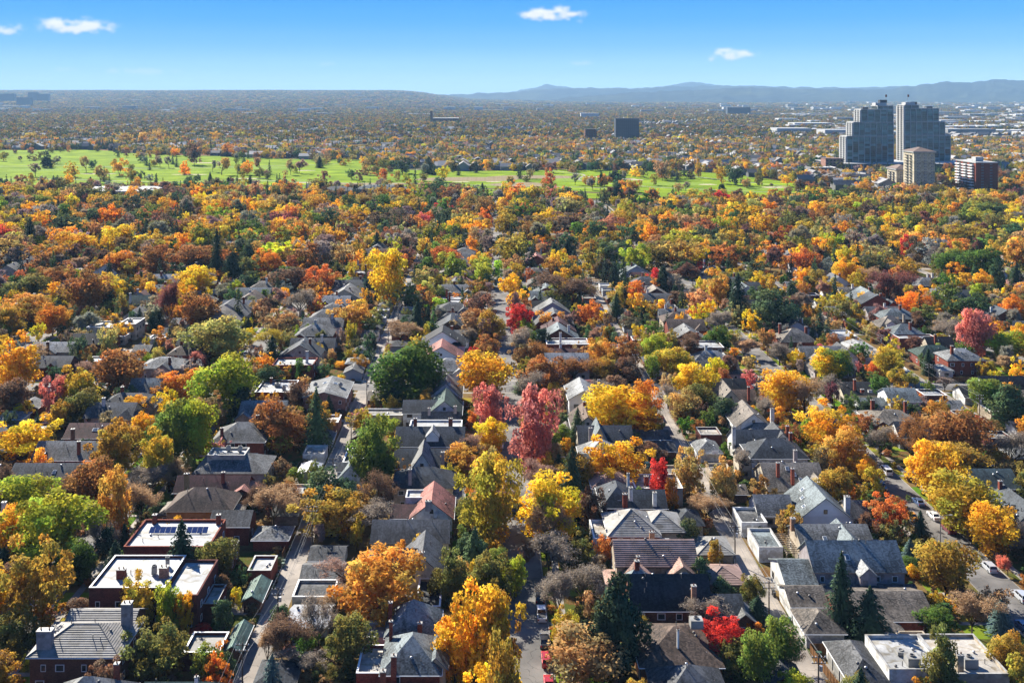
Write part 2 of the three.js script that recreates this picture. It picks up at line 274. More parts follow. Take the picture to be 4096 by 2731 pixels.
function volume(g, ox, od, v, near) {
  const [t, X0, X1, D0, D1, e, r, rk, wk, base = 0] = v, x0 = X0 - ox, x1 = X1 - ox, z1 = od - D0, z0 = od - D1, W = x1 - x0, L = z1 - z0, cx = (x0 + x1) / 2, cz = (z0 + z1) / 2, wm = wallM[wk], rm = roofM[rk];
  const p = V3;
  if (base === 0) footprints.push([X0, X1, D0, D1]);
  if (t === 'flat') {
    const w = boxFaces(x0, x1, base - .2, e + .5, z0, z1, 'TD'), i = .28;
    w.push(...boxFaces(x0 + i, x1 - i, e, e + .5, z0 + i, z1 - i, 'TD').map((f) => f.slice().reverse()));
    mesh('wall', faces(w), wm, g);
    mesh('roof', faces([[p(x0 + i, e, z1 - i), p(x1 - i, e, z1 - i), p(x1 - i, e, z0 + i), p(x0 + i, e, z0 + i)]]), rm, g);
    const c = .04, y0 = e + .5, y1 = e + .58, ring = [];
    const O = [[x0 - c, z1 + c], [x1 + c, z1 + c], [x1 + c, z0 - c], [x0 - c, z0 - c]], I = [[x0 + i + c, z1 - i - c], [x1 - i - c, z1 - i - c], [x1 - i - c, z0 + i + c], [x0 + i + c, z0 + i + c]];
    for (let k = 0; k < 4; k++) { const n = (k + 1) % 4, q = (a, y) => p(a[0], y, a[1]); ring.push([q(O[k], y1), q(O[n], y1), q(I[n], y1), q(I[k], y1)], [q(O[k], y0), q(O[n], y0), q(O[n], y1), q(O[k], y1)], [q(I[n], y0), q(I[k], y0), q(I[k], y1), q(I[n], y1)]); }
    mesh('coping', faces(ring), v[10] ?? (hash2(Math.round(X0 * 7), Math.round(D0 * 3)) < .45 ? M.trim : hash2(Math.round(X0), 9) < .5 ? M.dull : wm), g);
    return;
  }
  const o = base ? .25 : .5, th = .2, out = [], wall = boxFaces(x0, x1, base - .2, e, z0, z1, t === 'hip' ? 'D' : 'DT');
  const len = Math.hypot(r, (t === 'gz' ? W : t === 'gx' ? L : Math.min(W, L)) / 2), rows = TILED.test(rk) ? Math.round(len / .42) : 0;
  if (t === 'hip') {
    const a = x0 - o, b = x1 + o, c = z0 - o, d = z1 + o, m = Math.min(b - a, d - c) / 2, long = b - a >= d - c, y = e + r;
    const R0 = long ? p(a + m, y, cz) : p(cx, y, d - m), R1 = long ? p(b - m, y, cz) : p(cx, y, c + m), A = p(a, e, d), B = p(b, e, d), C = p(b, e, c), D = p(a, e, c);
    if (long) { slope(out, A, B, R1, R0, rows); slope(out, C, D, R0, R1, rows); slope(out, B, C, R1, R1.clone(), rows); slope(out, D, A, R0, R0.clone(), rows); }
    else { slope(out, A, B, R0, R0.clone(), rows); slope(out, C, D, R1, R1.clone(), rows); slope(out, B, C, R1, R0, rows); slope(out, D, A, R0, R1, rows); }
    const q = (v3) => p(v3.x, e - th, v3.z);
    for (const [s, u] of [[A, B], [B, C], [C, D], [D, A]]) out.push([q(s), q(u), u, s]);
    out.push([q(D), q(C), q(B), q(A)]);
    mesh('roof', faces(out), rm, g);
    if (near && rows) for (const [s, u] of long ? [[A, R0], [B, R1], [R0, R1]] : [[A, R0], [B, R0], [R0, R1]]) bar('ridge_cap', s, u, .3, .12, rm, g);
  } else {
    const gx = t === 'gx', half = (gx ? L : W) / 2, k = r / half, low = e - o * k, over = base ? .2 : .35;
    const P = (s, y, along) => gx ? p(along, y, cz - s) : p(cx + s, y, along);   // s across the ridge, along it
    const u0 = gx ? x0 - over : z1 + over, u1 = gx ? x1 + over : z0 - over, h = half + o;
    // direction chosen so that faces look outward
    for (const s of [-1, 1]) {
      const a = P(s * h, low, s < 0 ? u0 : u1), b = P(s * h, low, s < 0 ? u1 : u0), c = P(0, e + r, s < 0 ? u1 : u0), d = P(0, e + r, s < 0 ? u0 : u1), dn = (q) => p(q.x, q.y - th, q.z);
      const side = []; slope(side, a, b, c, d, rows); side.push([dn(b), dn(a), dn(d), dn(c)], [dn(a), dn(b), b, a], [dn(d), dn(a), a, d], [dn(b), dn(c), c, b]);
      if (gx ? false : true) for (const f of side) f.reverse();
      out.push(...side);
      const tri = [P(-half, e, s < 0 ? (gx ? x0 : z1) : (gx ? x1 : z0)), P(half, e, s < 0 ? (gx ? x0 : z1) : (gx ? x1 : z0)), P(0, e + r - .03, s < 0 ? (gx ? x0 : z1) : (gx ? x1 : z0))];
      if ((gx && s < 0) || (!gx && s > 0)) tri.reverse();
      if (gx) tri.reverse();
      wall.push(tri);
    }
    mesh('roof', faces(out), rm, g);
  }
  mesh('wall', faces(wall), wm, g);
  if (near && !base) { // gutters along the eaves that can be seen
    const gy = t === 'hip' ? e - .12 : e - o * (r / ((t === 'gx' ? L : W) / 2)) - .12, gm = wk.includes('brick') || wk === 'white' || wk.startsWith('side') ? M.trim : M.darktrim;
    if (t !== 'gz') ubox('gutter', W + 2 * o, .13, .12, cx, gy, z1 + o + .062, gm, g);
    if (t !== 'gx') ubox('gutter', .12, .13, L + 2 * o - .01, ox + cx > 0 ? x0 - o - .062 : x1 + o + .062, gy, cz, gm, g);
  }
}
function bar(name, a, b, w, h, mat, parent) { // straight bar from a to b
  const m = mesh(name, UNIT, mat, parent), d = V3().subVectors(b, a), l = d.length(); m.scale.set(w, h, l); m.position.lerpVectors(a, b, .5); m.quaternion.setFromUnitVectors(V3(0, 0, 1), d.divideScalar(l)); return m;
}
const ringGeo = (() => { const s = new THREE.Shape([[-.5, -.5], [.5, -.5], [.5, .5], [-.5, .5]].map((q) => new THREE.Vector2(...q))), i = .1; s.holes.push(new THREE.Path([[-.5 + i, -.5 + i * .8], [-.5 + i, .5 - i * .8], [.5 - i, .5 - i * .8], [.5 - i, -.5 + i * .8]].map((q) => new THREE.Vector2(...q)))); const g = new THREE.ExtrudeGeometry(s, { depth: 1, bevelEnabled: false }); return g; })();
function addWindow(g, x, y, z, face, w, h, frame = M.trim) {
  const f = mesh('window', ringGeo, frame, g); f.scale.set(w, h, .1); f.position.set(x, y, z); f.rotation.y = face;
  const pn = mesh('pane', UNIT, M.glass, f); pn.scale.set(.84, .88, .3); pn.position.set(0, 0, .2);
  return f;
}
function autoWindows(g, ox, od, v, R) {
  const [t, x0, x1, d0, d1, e, r, rk, wk, base = 0] = v; if (base || e < 2.6 || wk === undefined) return;
  const floors = e > 5 ? [1.5, 4.3] : [1.6], fm = wk === 'white' || wk.startsWith('side') || wk === 'cream' ? M.darktrim : M.trim;
  const n = Math.max(1, Math.floor((x1 - x0) / 3.4));
  for (const y of floors) for (let i = 0; i < n; i++) if (R() < .82) addWindow(g, lerp(x0, x1, (i + .5 + (R() - .5) * .3) / n) - ox, y, od - d0, 0, .9 + Math.floor(R() * 3) * .35, 1.25, fm);
  const m = Math.max(1, Math.floor((d1 - d0) / 4)), right = (x0 + x1) / 2 < 0;
  for (const y of floors) for (let i = 0; i < m; i++) if (R() < .75) addWindow(g, (right ? x1 : x0) - ox, y, od - lerp(d0, d1, (i + .5) / m), right ? Math.PI / 2 : -Math.PI / 2, 1.1, 1.3, fm);
  if (t === 'gz' && r > 2.4) addWindow(g, (x0 + x1) / 2 - ox, e + r * .35, od - d0, 0, .9, 1.0, fm);
}
const potGeo = new THREE.CylinderGeometry(.14, .18, .5, 8), pipeGeo = new THREE.CylinderGeometry(.09, .09, 1, 7), turbineGeo = new THREE.SphereGeometry(.28, 10, 7);
function chimney(g, ox, od, x, d, y0, y1, w, dd, mat = wallM.brick) {
  const c = mesh('chimney', boxGeo(-w / 2, w / 2, y0, y1, -dd / 2, dd / 2, 'D'), mat, g); c.position.set(x - ox, 0, od - d);
  const cap = ubox('cap', w + .16, .14, dd + .16, 0, y1 + .07, 0, M.dull, c);
  for (const s of w > 1 ? [-.28, .28] : [0]) { const p = mesh('flue_pot', potGeo, wallM.brownbrick, c); p.position.set(s * w, y1 + .3, 0); p.scale.set(.8, .7, .8); }
}
function vents(g, ox, od, v, R, n) {
  const [t, x0, x1, d0, d1] = v;
  for (let i = 0; i < n; i++) {
    const x = lerp(x0, x1, .15 + R() * .7), d = lerp(d0, d1, .12 + R() * .5), y = roofY(v, x, d);
    if (R() < .6) { const p = mesh('vent_pipe', pipeGeo, M.copper, g); p.position.set(x - ox, y + .25, od - d); p.scale.set(.8, .9 + R() * .4, .8); }
    else { const p = mesh('roof_vent', turbineGeo, R() < .5 ? M.metal : M.copper, g); p.position.set(x - ox, y + .22, od - d); p.scale.y = .9; }
  }
}
function skylight(g, ox, od, v, x, d, w = .8, l = 1.2) {
  const [t, x0, x1, d0, d1, e, r] = v, y = roofY(v, x, d), s = mesh('skylight', UNIT, M.trim, g), k = Math.atan2(r, (t === 'gz' ? x1 - x0 : d1 - d0) / 2);
  s.scale.set(w, .14, l); s.position.set(x - ox, y + .06, od - d);
  if (t === 'gz') s.rotation.z = x < (x0 + x1) / 2 ? k : -k; else if (t !== 'flat') s.rotation.x = k * (d < (d0 + d1) / 2 ? 1 : -1);
  const p = mesh('pane', UNIT, M.skyglass, s); p.scale.set(.82, .5, .86); p.position.y = .36;
}
function roofUnit(g, ox, od, x, d, y, w = 1.8, h = 1.1, l = 1.4, mat = M.dull) { // evaporative cooler on legs with a fan ring
  const u = ubox('cooler_unit', w, h, l, x - ox, y + h / 2 + .15, od - d, mat, g);
  const f = mesh('fan_ring', fanGeo, M.copper, u); f.rotation.x = Math.PI / 2; f.position.y = .5; f.scale.set(.5 / w, .5 / l, 1);
}
const fanGeo = new THREE.TorusGeometry(.8, .22, 6, 14);
let houseSeed = 1;
const houseLog = [];
function house(name, label, category, group, vols, x = {}) {
  const [, x0, x1, d0, d1] = vols[0], ox = (x0 + x1) / 2, od = (d0 + d1) / 2, g = thing(name, ox, od, label, category, group), R = rng(houseSeed++ * 97 + 11), near = d0 < 345;
  for (const v of vols) { volume(g, ox, od, v, near); if (d0 < 440 && !x.blind) autoWindows(g, ox, od, v, R); }
  for (const c of x.ch ?? []) chimney(g, ox, od, c[0], c[1], roofY(vols[0], c[0], c[1]) - 1.5, c[2], c[3] ?? .8, c[4] ?? .8, c[5] ?? wallM.brick);
  if (d0 < 420) vents(g, ox, od, vols[0], R, vols[0][0] === 'flat' ? (x.blind ? 2 : 6) : (x.v ?? 3) + 1);
  for (const s of x.sky ?? []) skylight(g, ox, od, vols[s[3] ?? 0], s[0], s[1], s[2] ?? .9);
  for (const u of x.ac ?? []) roofUnit(g, ox, od, u[0], u[1], u[2], u[3], u[4], u[5]);
  for (const dr of x.door ?? []) { const f = ubox(dr[5] ?? 'door', dr[2], dr[3], .12, dr[0] - ox, dr[3] / 2, od - dr[1], dr[4] ?? M.darktrim, g); if (dr[6]) { f.rotation.y = Math.PI / 2; } if (!dr[5]) ubox('handle', .1, .05, .8, .35, 0, .6, M.metal, f); }
  for (let i = 0; i < (x.solar ? 11 : 0); i++) { if (i === 5 || i === 6) continue; const p = ubox('solar_panel', 1.15, .06, 1.7, -75.4 + i * 1.2 - ox, 6.9, od - 226, M.solar, g); p.rotation.x = .5; }
  houseLog.push([ox, od, category]);
  return g;
}
M.solar = std({ name: 'solar panel', color: rgb(.03, .05, .14), roughness: .12 });
const H = (label, vols, x) => house('house', label, 'house', 'houses', vols, x);
const G = (label, vols, x) => house('garage', label, 'garage', 'alley garages', vols, { blind: true, v: 1, ...x });

// ----- left street to left alley, from the camera outward -----
H('brown two-storey house with grey tiled hip roof and two pale chimneys, bottom left corner', [['hip', -80.3, -64.8, 176, 187, 6.4, 2.9, 'tilegrey', 'brownbrick'], ['gx', -78.5, -66, 185, 194, 5.6, 2.2, 'tilegrey', 'brownbrick']], { ch: [[-78.2, 177.4, 10.2, 2.6, 1.3, wallM.mauve], [-66.2, 184.5, 11.4, 1.7, 1.5, wallM.mauve]], v: 6 });
H('house with steep grey pyramid roof cut by the bottom edge, lower left', [['hip', -71.5, -59.5, 159.5, 170, 5.0, 4.4, 'grey', 'darkbrick']], { v: 2, ch: [[-62, 168, 9.6]] });
G('garage with dark green shingle roof and white flue at bottom edge', [['gx', -57, -45.8, 163, 173, 3.6, 3.0, 'green', 'brick'], ['gz', -54.5, -50.5, 161.5, 168, 3.6, 2.3, 'green', 'brick']], { ch: [[-48.2, 166.5, 8.2, .5, .5, M.trim]], v: 3 });
G('flat-roofed brick garage with white parapet beside the green-roofed sheds', [['flat', -55.3, -48.6, 182.5, 189.5, 2.9, 0, 'gravel', 'darkbrick']]);
G('small open shed with ribbed green metal roof nearest the camera', [['gz', -48.2, -45.6, 185, 194, 2.5, .9, 'metalgreen', 'brownbrick']]);
G('small open shed with ribbed green metal roof, the farther of two', [['gz', -49.2, -45.8, 203, 211.5, 2.7, 1.0, 'metalgreen', 'brownbrick']]);
G('white flat-roofed garage behind the farther green metal shed', [['flat', -51, -46, 214, 221, 2.9, 0, 'white', 'brick']]);
H('dark brick house with broad white flat roof, chimneys and fan units', [['flat', -78.6, -63.5, 198, 212, 7.1, 0, 'white', 'darkbrick'], ['flat', -63.5, -56.5, 196, 211, 6.6, 0, 'white', 'darkbrick'], ['flat', -56.5, -53.6, 199, 207, 3.4, 0, 'dusty', 'darkbrick']], { ch: [[-74, 203, 8.9, 1.7, 1.2], [-65.5, 203.5, 9.1, 1.6, 1.5, wallM.pinkbrick]], ac: [[-67.8, 204.5, 7.1, .9, 1.5, .9], [-66.2, 208, 7.1, .7, 1.6, .6]] });
H('brick house with white flat roof and a row of blue solar panels', [['flat', -79, -60.3, 218, 232, 6.2, 0, 'white', 'brick'], ['flat', -60.2, -56, 219, 227, 3.5, 0, 'gravel', 'brownbrick'], ['gx', -64.5, -55.4, 233.5, 241, 4.8, 2.0, 'charcoal', 'brick']], { ch: [[-76.5, 231, 8.2, .9, .9], [-61.6, 230.5, 8.4, .9, .9]], solar: 1 });
H('ochre house with brown flared hip roof and tall tan chimney', [['hip', -77.4, -62, 242.5, 253, 4.4, 3.7, 'umber', 'ochre'], ['hip', -63.5, -60, 243, 250, 2.9, .9, 'tan', 'ochre'], ['hip', -79.6, -76.5, 244, 251, 2.9, 1.1, 'tan', 'ochre']], { ch: [[-75.5, 252.4, 9.6, 1.2, .8, wallM.ochre]] });
H('low house with maroon roof behind the ochre house', [['gx', -79.4, -61, 254.8, 262.5, 4.3, 2.6, 'maroon', 'brick'], ['gz', -64.8, -59, 253.4, 260, 4.0, 1.5, 'red', 'brick']], { ch: [[-67.5, 257, 8.2]] });
H('grey hip-roofed house with white flat roof top and small dormer', [['hip', -77.4, -58.8, 265.8, 278, 4.8, 3.2, 'grey', 'cream'], ['flat', -75.2, -65, 269.6, 275.4, 7.6, 0, 'white', 'cream', 6.0], ['gz', -79.4, -74.6, 263.4, 269.5, 3.0, 1.7, 'charcoal', 'sidegrey']], { ac: [[-70.5, 274, 7.7, 1.1, 1.2, 1], [-67.2, 273.5, 7.7, 1.1, 1.2, 1]], v: 6 });
H('brick house with grey hip roof and two tall brick chimneys', [['hip', -78.8, -64, 288, 300, 5.4, 3.8, 'grey', 'brick']], { ch: [[-76.4, 289.5, 8.8], [-67.5, 296, 10.4, .9, .9]], v: 4 });
G('low white garage with flat roof facing the alley', [['flat', -52, -46, 284.2, 291.5, 2.7, 0, 'dusty', 'white']]);
G('shed with shiny white metal roof by the left alley', [['gz', -51, -46, 271.5, 279, 2.5, .7, 'tin', 'white']]);
H('long tan brick warehouse with pale grey gable roof beside the alley', [['gz', -60, -46.2, 328.5, 347, 5.9, 1.9, 'light', 'pinkbrick']], { sky: [[-54.6, 340, 1.5], [-51, 340, 1.5]], ac: [[-57.5, 338, 6.9, 1.2, .9, 1.2], [-49, 338, 6.9, 1.2, .9, 1.2]], door: [[-53.8, 328.4, 2.2, 3.2, M.glass], [-50.6, 328.4, 1.3, 2.5, M.darktrim]], v: 0 });
H('brick building with mottled white flat roof left of the warehouse', [['flat', -77, -64.8, 333, 347, 5.8, 0, 'white', 'brick']], { ac: [[-71, 341, 5.8], [-68, 337, 5.8, 1.2, 1.2, 1.2]], ch: [[-74, 345, 7.6]] });
G('tan garage with flat roof just before the pink-leaved alley tree', [['flat', -52, -45.9, 311, 318.5, 2.9, 0, 'dusty', 'pinkbrick']]);
// ----- left alley to the central street -----
H('house with low grey-green roof cut by the bottom edge, centre left', [['hip', -26.8, -8.2, 158, 170.4, 3.7, 1.2, 'bluegrey', 'brick']], { ch: [[-17.4, 169.6, 7.4, .9, .9]], v: 5 });
H('red brick house with flared grey hip roof and slim red chimneys, bottom centre', [['hip', -17.9, -8.0, 172.4, 183.4, 5.4, 4.0, 'bluegrey', 'brick'], ['flat', -22.4, -17.9, 173, 182, 4.6, 0, 'dusty', 'brick'], ['gz', -10.4, -7.0, 174, 181, 5.8, 1.6, 'bluegrey', 'cream']], { ch: [[-17.2, 181.5, 9.6, .6, .6], [-15.8, 172.1, 8.6, .9, .9]], v: 2 });
H('brick house with steep blue-grey pyramid roof behind the big orange tree', [['hip', -18.4, -8.8, 185, 194.6, 4.8, 4.7, 'bluegrey', 'brick'], ['flat', -23, -18.4, 187, 193, 3.2, 0, 'white', 'white']], { ch: [[-18, 189, 9.2, .7, .7], [-12.2, 185.4, 7.2, .8, .8]] });
H('white gable-fronted house with grey roof beside the big orange tree', [['gz', -17.6, -8.9, 208.5, 221, 5.2, 3.8, 'charcoal', 'white'], ['gx', -23, -13.2, 211, 218, 5.0, 3.0, 'charcoal', 'white'], ['flat', -13.8, -8.9, 197, 208.4, 3.9, 0, 'black', 'beige'], ['gz', -18.2, -14.0, 199, 203, 3.6, 1.4, 'tan', 'ochre']], { ch: [[-13.3, 208.2, 9.9, 1.1, .7, wallM.white]] });
H('long grey-roofed house with its ridge across the view behind the white gable', [['gx', -25.7, -8.4, 225, 234, 4.9, 2.9, 'charcoal', 'cream'], ['gx', -25.5, -17.5, 220.5, 225, 3.2, 1.1, 'grey', 'cream']], { v: 2 });
H('white house with salmon-red gable roof and stone chimney', [['gz', -17.7, -8.0, 237.5, 250, 5.0, 3.7, 'red', 'white'], ['gx', -22.6, -15.5, 239, 246, 4.4, 1.6, 'maroon', 'white'], ['flat', -19.6, -14.6, 244.6, 249.5, 6.2, 0, 'white', 'white', 4]], { ch: [[-13.6, 237.2, 8.8, 1.4, .9, wallM.mauve], [-11.8, 236.6, 5.2, .8, .8, wallM.white]] });  // left wing in maroon: its shade is put into the roof colour
H('house with dark grey hip roof just behind the salmon-red roof', [['hip', -23.4, -8.3, 253.6, 264, 5.7, 3.3, 'slate', 'beige'], ['hip', -9.6, -5.8, 253, 259, 3.4, .9, 'bluegrey', 'white']], { ch: [[-19.2, 254.2, 10, .8, .8, wallM.mauve]] });
H('dark-roofed house with steep pale front gable facing the camera', [['gx', -24.8, -8.6, 271, 281, 4.5, 3.2, 'slate', 'white'], ['gz', -20.6, -13.4, 267, 278, 4.6, 5.0, 'grey', 'white']], { ch: [[-11.6, 271.5, 8.2, .9, .9, wallM.mauve]] });
H('dark blue-slate house with a white gabled dormer and two red chimneys', [['gx', -25.6, -6.2, 284, 295, 5.8, 3.5, 'slate', 'brownbrick'], ['gz', -16.9, -13.4, 285, 290, 8.0, 1.7, 'light', 'sidewhite', 5.8], ['flat', -22.5, -7, 295, 302, 6.6, 0, 'pale', 'white']], { ch: [[-20.5, 291.5, 10.9, 1.0, .8], [-10.2, 291.5, 10.9, 1.2, .8]] });
H('white-walled house with dark slate roofs under the big green tree', [['gz', -18, -7.8, 313, 327, 5.6, 4.0, 'green', 'white'], ['gx', -26, -15, 315, 324, 5.4, 2.5, 'slate', 'white'], ['gx', -19.5, -8, 305.5, 313, 4.4, 3.0, 'slate', 'white']], { ch: [[-17.4, 308.5, 8.6, .8, .8, wallM.mauve], [-9.4, 309, 9.0, .9, .8, wallM.mauve]] });
H('small grey gabled house between the big green and golden trees', [['gz', -18.5, -8.2, 335, 347, 4.6, 4.2, 'grey', 'white']], { ch: [[-12.2, 336, 8.6, .9, .9, wallM.white], [-16, 344, 8.6, .8, .8, wallM.brick]] });
G('long low garage with brown-grey flat roof behind the pink alley tree', [['flat', -39.4, -26.5, 318.5, 325, 2.8, 0, 'gravel', 'beige']]);
G('garage with brown shingle roof right of the tan warehouse', [['gx', -39.8, -33.5, 337, 347, 2.8, 1.2, 'brown', 'brick']]);
G('garage with dark flat roof and pale wall beside the big orange tree', [['flat', -39.4, -31, 203.4, 210.6, 2.6, 0, 'charcoal', 'cream']]);
G('garage with sunlit grey roof behind the dark flat garage', [['gx', -39.2, -30.6, 211.6, 219.4, 2.6, 1.4, 'grey', 'white']]);
G('dark-roofed shed under the bronze tree by the left alley', [['gx', -39, -31.5, 221, 228, 2.6, 1.3, 'charcoal', 'white']]);
G('shed with pale metal roof in front of the dark flat garage', [['gx', -38.4, -30.7, 194, 201.8, 2.3, 1.2, 'tin', 'white']]);
G('white steep-gabled carriage house beside the left alley', [['gz', -39.3, -33.0, 266.5, 275, 3.2, 3.2, 'bluegrey', 'white'], ['gx', -40, -36, 269.5, 274, 4.2, 1.2, 'slate', 'white'], ['flat', -39.6, -34, 276.5, 287.5, 3.2, 0, 'black', 'white']]);
// ----- central street to right alley -----
H('house with grey pyramid roof and white flat annexe cut by bottom edge', [['hip', 28.6, 40.5, 163.5, 175, 4.6, 4.2, 'charcoal', 'cream'], ['flat', 37.2, 43, 162, 169.5, 4.6, 0, 'white', 'white']], { ac: [[33, 164.8, 6.0, 1.6, 1.2, 1.4]], v: 3 });
H('low brown hip-roofed house with a white rooftop cooler behind red maple', [['hip', 27.6, 41.8, 176.6, 190.5, 4.3, 3.4, 'umber', 'brownbrick']], { ac: [[38.8, 184, 7.2, 2.3, 1.5, 2]], sky: [[39.2, 178.4]], ch: [[34.6, 179.6, 9, .35, .35, M.trim]], v: 4 });
H('big brown-brick house with dark roof and white-framed windows', [['gx', 28.4, 43.8, 193.4, 203.4, 6.0, 4.2, 'black', 'brownbrick'], ['gx', 43.8, 50.5, 195, 202, 4.2, 2.0, 'slate', 'brownbrick'], ['gz', 48.2, 52.4, 193.5, 200, 3.2, 1.6, 'grey', 'brownbrick']], { ch: [[40.4, 193.8, 10, .9, .9, wallM.tanbrick]], v: 6 });
G('small garden house with grey pyramid roof behind the dark roof, right one', [['hip', 38.6, 43.8, 204.6, 208.8, 3.9, 2.6, 'grey', 'beige']]);
G('small garden house with grey pyramid roof behind the dark roof, left one', [['hip', 28.4, 34.6, 204.6, 209.4, 4.2, 2.8, 'bluegrey', 'brownbrick']], { ch: [[31.4, 207.2, 8.6, .9, .9]], sky: [[30.4, 205.6]] });
H('house with pink ribbed tile roof and two small front gables', [['gx', 27.8, 44.8, 211.6, 221, 5.9, 3.3, 'tilepink', 'beige'], ['gz', 29.4, 34.6, 208.8, 214, 4.9, 1.7, 'pink', 'beige'], ['gz', 38.6, 44.0, 208.8, 214, 4.9, 2.0, 'pink', 'beige'], ['hip', 25.6, 29.4, 209, 215, 3.0, .8, 'pink', 'beige']], { ch: [[32, 209.6, 8.4, .7, .7, wallM.tanbrick]], v: 2 });
H('brick house with pale grey ribbed tile hip roofs and lower left wing', [['hip', 28.2, 39.4, 226.4, 238, 5.5, 3.6, 'tilelight', 'brick'], ['hip', 36.5, 45.4, 229, 239, 5.2, 2.7, 'tilelight', 'beige'], ['flat', 24.6, 28.2, 227, 237, 4.0, 0, 'dusty', 'white'], ['flat', 34.6, 41.6, 222.6, 226.4, 4.2, 0, 'pale', 'white']], { ch: [[37.4, 224.6, 7.0, 1.1, .9, wallM.tanbrick]], v: 4 });
H('house with very dark hip roof and three chimneys below the crimson tree', [['hip', 28.4, 36.5, 242, 254, 5.4, 3.6, 'slate', 'white'], ['gx', 34, 44, 243, 251, 5.2, 2.6, 'slate', 'white'], ['gz', 25.2, 28.4, 243, 250, 3.4, 1.6, 'slate', 'cream']], { ch: [[35.4, 243.4, 9.6, .9, .9, wallM.white], [33.8, 242, 8.6, 1.1, .9], [41.2, 243.4, 8.4, .9, .9, wallM.white], [36, 252, 9.8, .6, .6, wallM.white]], sky: [[32.6, 243.6]] });
H('building with white flat roof and terracotta wing behind the crimson tree', [['flat', 38.2, 50.4, 255, 264.5, 4.4, 0, 'dusty', 'beige'], ['hip', 27.6, 38.2, 256, 266, 4.6, 2.6, 'pink', 'white']], { ch: [[41.6, 258.5, 6.6, 1.1, .9]], ac: [[40.2, 262, 4.4, 1.2, .8, 1.2]] });
H('house with grey hip roof and white chimney behind the golden tree', [['hip', 26.4, 37.6, 272.4, 285, 5.0, 4.4, 'light', 'white'], ['gx', 25.6, 31.5, 271, 278, 4.8, 2.0, 'bluegrey', 'white']], { ch: [[31, 271.8, 9.0, 1.5, .9, wallM.white]] });
H('dark slate house with tall pointed gable left of the bright yellow tree', [['gx', 27, 42.5, 287.5, 298, 5.2, 3.4, 'slate', 'cream'], ['gz', 30, 35.6, 286.5, 296, 5.0, 5.0, 'bluegrey', 'cream']], { ch: [[30.2, 287.6, 9.4, .9, .9, wallM.mauve]] });
H('brown gambrel-roofed house in front of the white colonial', [['gz', 26.4, 35.5, 302, 316, 4.6, 3.6, 'umber', 'white'], ['gz', 22.8, 27, 303, 309, 3.0, 1.5, 'brown', 'cream']], { ch: [[31, 313, 9.2, .9, .9]] });
H('white colonial house with pale grey gable roof and red front panel', [['gz', 27.2, 36.7, 324.5, 340, 6.7, 2.7, 'light', 'sidewhite']], { ch: [[38.0, 335, 9.8, .8, .8, wallM.white]], door: [[33.6, 324.4, 2.0, 4.6, wallM.darkbrick]], v: 1 });
G('long grey-roofed garage right of the bright yellow tree', [['gx', 43.2, 55, 298.4, 306.5, 2.7, 1.3, 'charcoal', 'brownbrick']], { v: 2 });
G('dark garage in front of the long grey-roofed garage', [['gx', 46.4, 55, 288.6, 296, 2.7, 1.3, 'slate', 'brownbrick']]);
G('black hip-roofed garage left of the right alley beneath tan trees', [['hip', 45.4, 51.8, 238, 246, 2.9, 2.0, 'slate', 'beige']]);
G('garage with pale ribbed tile hip roof beside the right alley', [['hip', 47.6, 55.2, 223, 231.5, 2.8, 1.8, 'tilelight', 'beige']]);
G('garage with pink ribbed tile hip roof beside the right alley', [['hip', 46.4, 54.6, 209.6, 218, 2.7, 1.7, 'tilepink', 'beige']]);
// ----- right alley to right street -----
H('dark hip roof cut by the bottom edge beneath the white flat roofs', [['gx', 77.5, 91, 159, 170.5, 4.2, 2.4, 'slate', 'brownbrick'], ['gz', 84, 88.5, 157, 168, 4.2, 2.0, 'slate', 'brownbrick']], {});
G('long dark hip-roofed garage with white doors at the bottom right', [['hip', 63.6, 70.0, 173.8, 186.4, 3.1, 2.3, 'charcoal', 'white']], { door: [[63.5, 177, 2.6, 2.3, M.dull, 'garage_door', 1], [63.5, 180.6, 2.6, 2.3, M.dull, 'garage_door', 1], [63.5, 184, 2.4, 2.3, M.dull, 'garage_door', 1]], v: 2 });
H('house with white flat roof and tall white side wall beside dark garage', [['flat', 70.4, 80.2, 174.2, 185.4, 4.6, 0, 'pale', 'white'], ['flat', 78, 83, 185.4, 189.6, 3.0, 0, 'dusty', 'beige']], { ac: [[75.4, 176.5, 4.6, 2.2, 1.4, 2], [74.8, 179.8, 4.6, 1.8, .6, 1.6]], v: 0 });
H('house with cream flat roof and rooftop coolers at the bottom right', [['flat', 80.6, 91, 173.5, 186.4, 4.2, 0, 'dusty', 'beige']], { ac: [[85.5, 176.6, 4.2, 2.4, 1.6, 2]], ch: [[83.2, 175.4, 7.0, 1.1, 1.1, wallM.beige]], v: 0 });
H('long low brown-grey roofed brick house between the two spruces', [['gx', 72.5, 87, 193.4, 206, 3.8, 2.4, 'brown', 'brick'], ['gx', 69, 73.5, 195.5, 204, 3.4, 1.8, 'umber', 'brick'], ['hip', 74.6, 79.6, 190.6, 196, 3.0, 1.2, 'brown', 'brick']], { v: 4 });  // umber on the left wing paints the shadow lying there
G('hip-roofed brown-grey garage with white side wall by the right alley', [['hip', 61.1, 68.3, 190.2, 198.6, 2.9, 2.2, 'brown', 'white']], {});
G('gabled grey-brown garage just behind the hip-roofed one, right alley', [['gx', 61.3, 68.5, 200, 208.4, 3.2, 1.8, 'brown', 'white']], {});
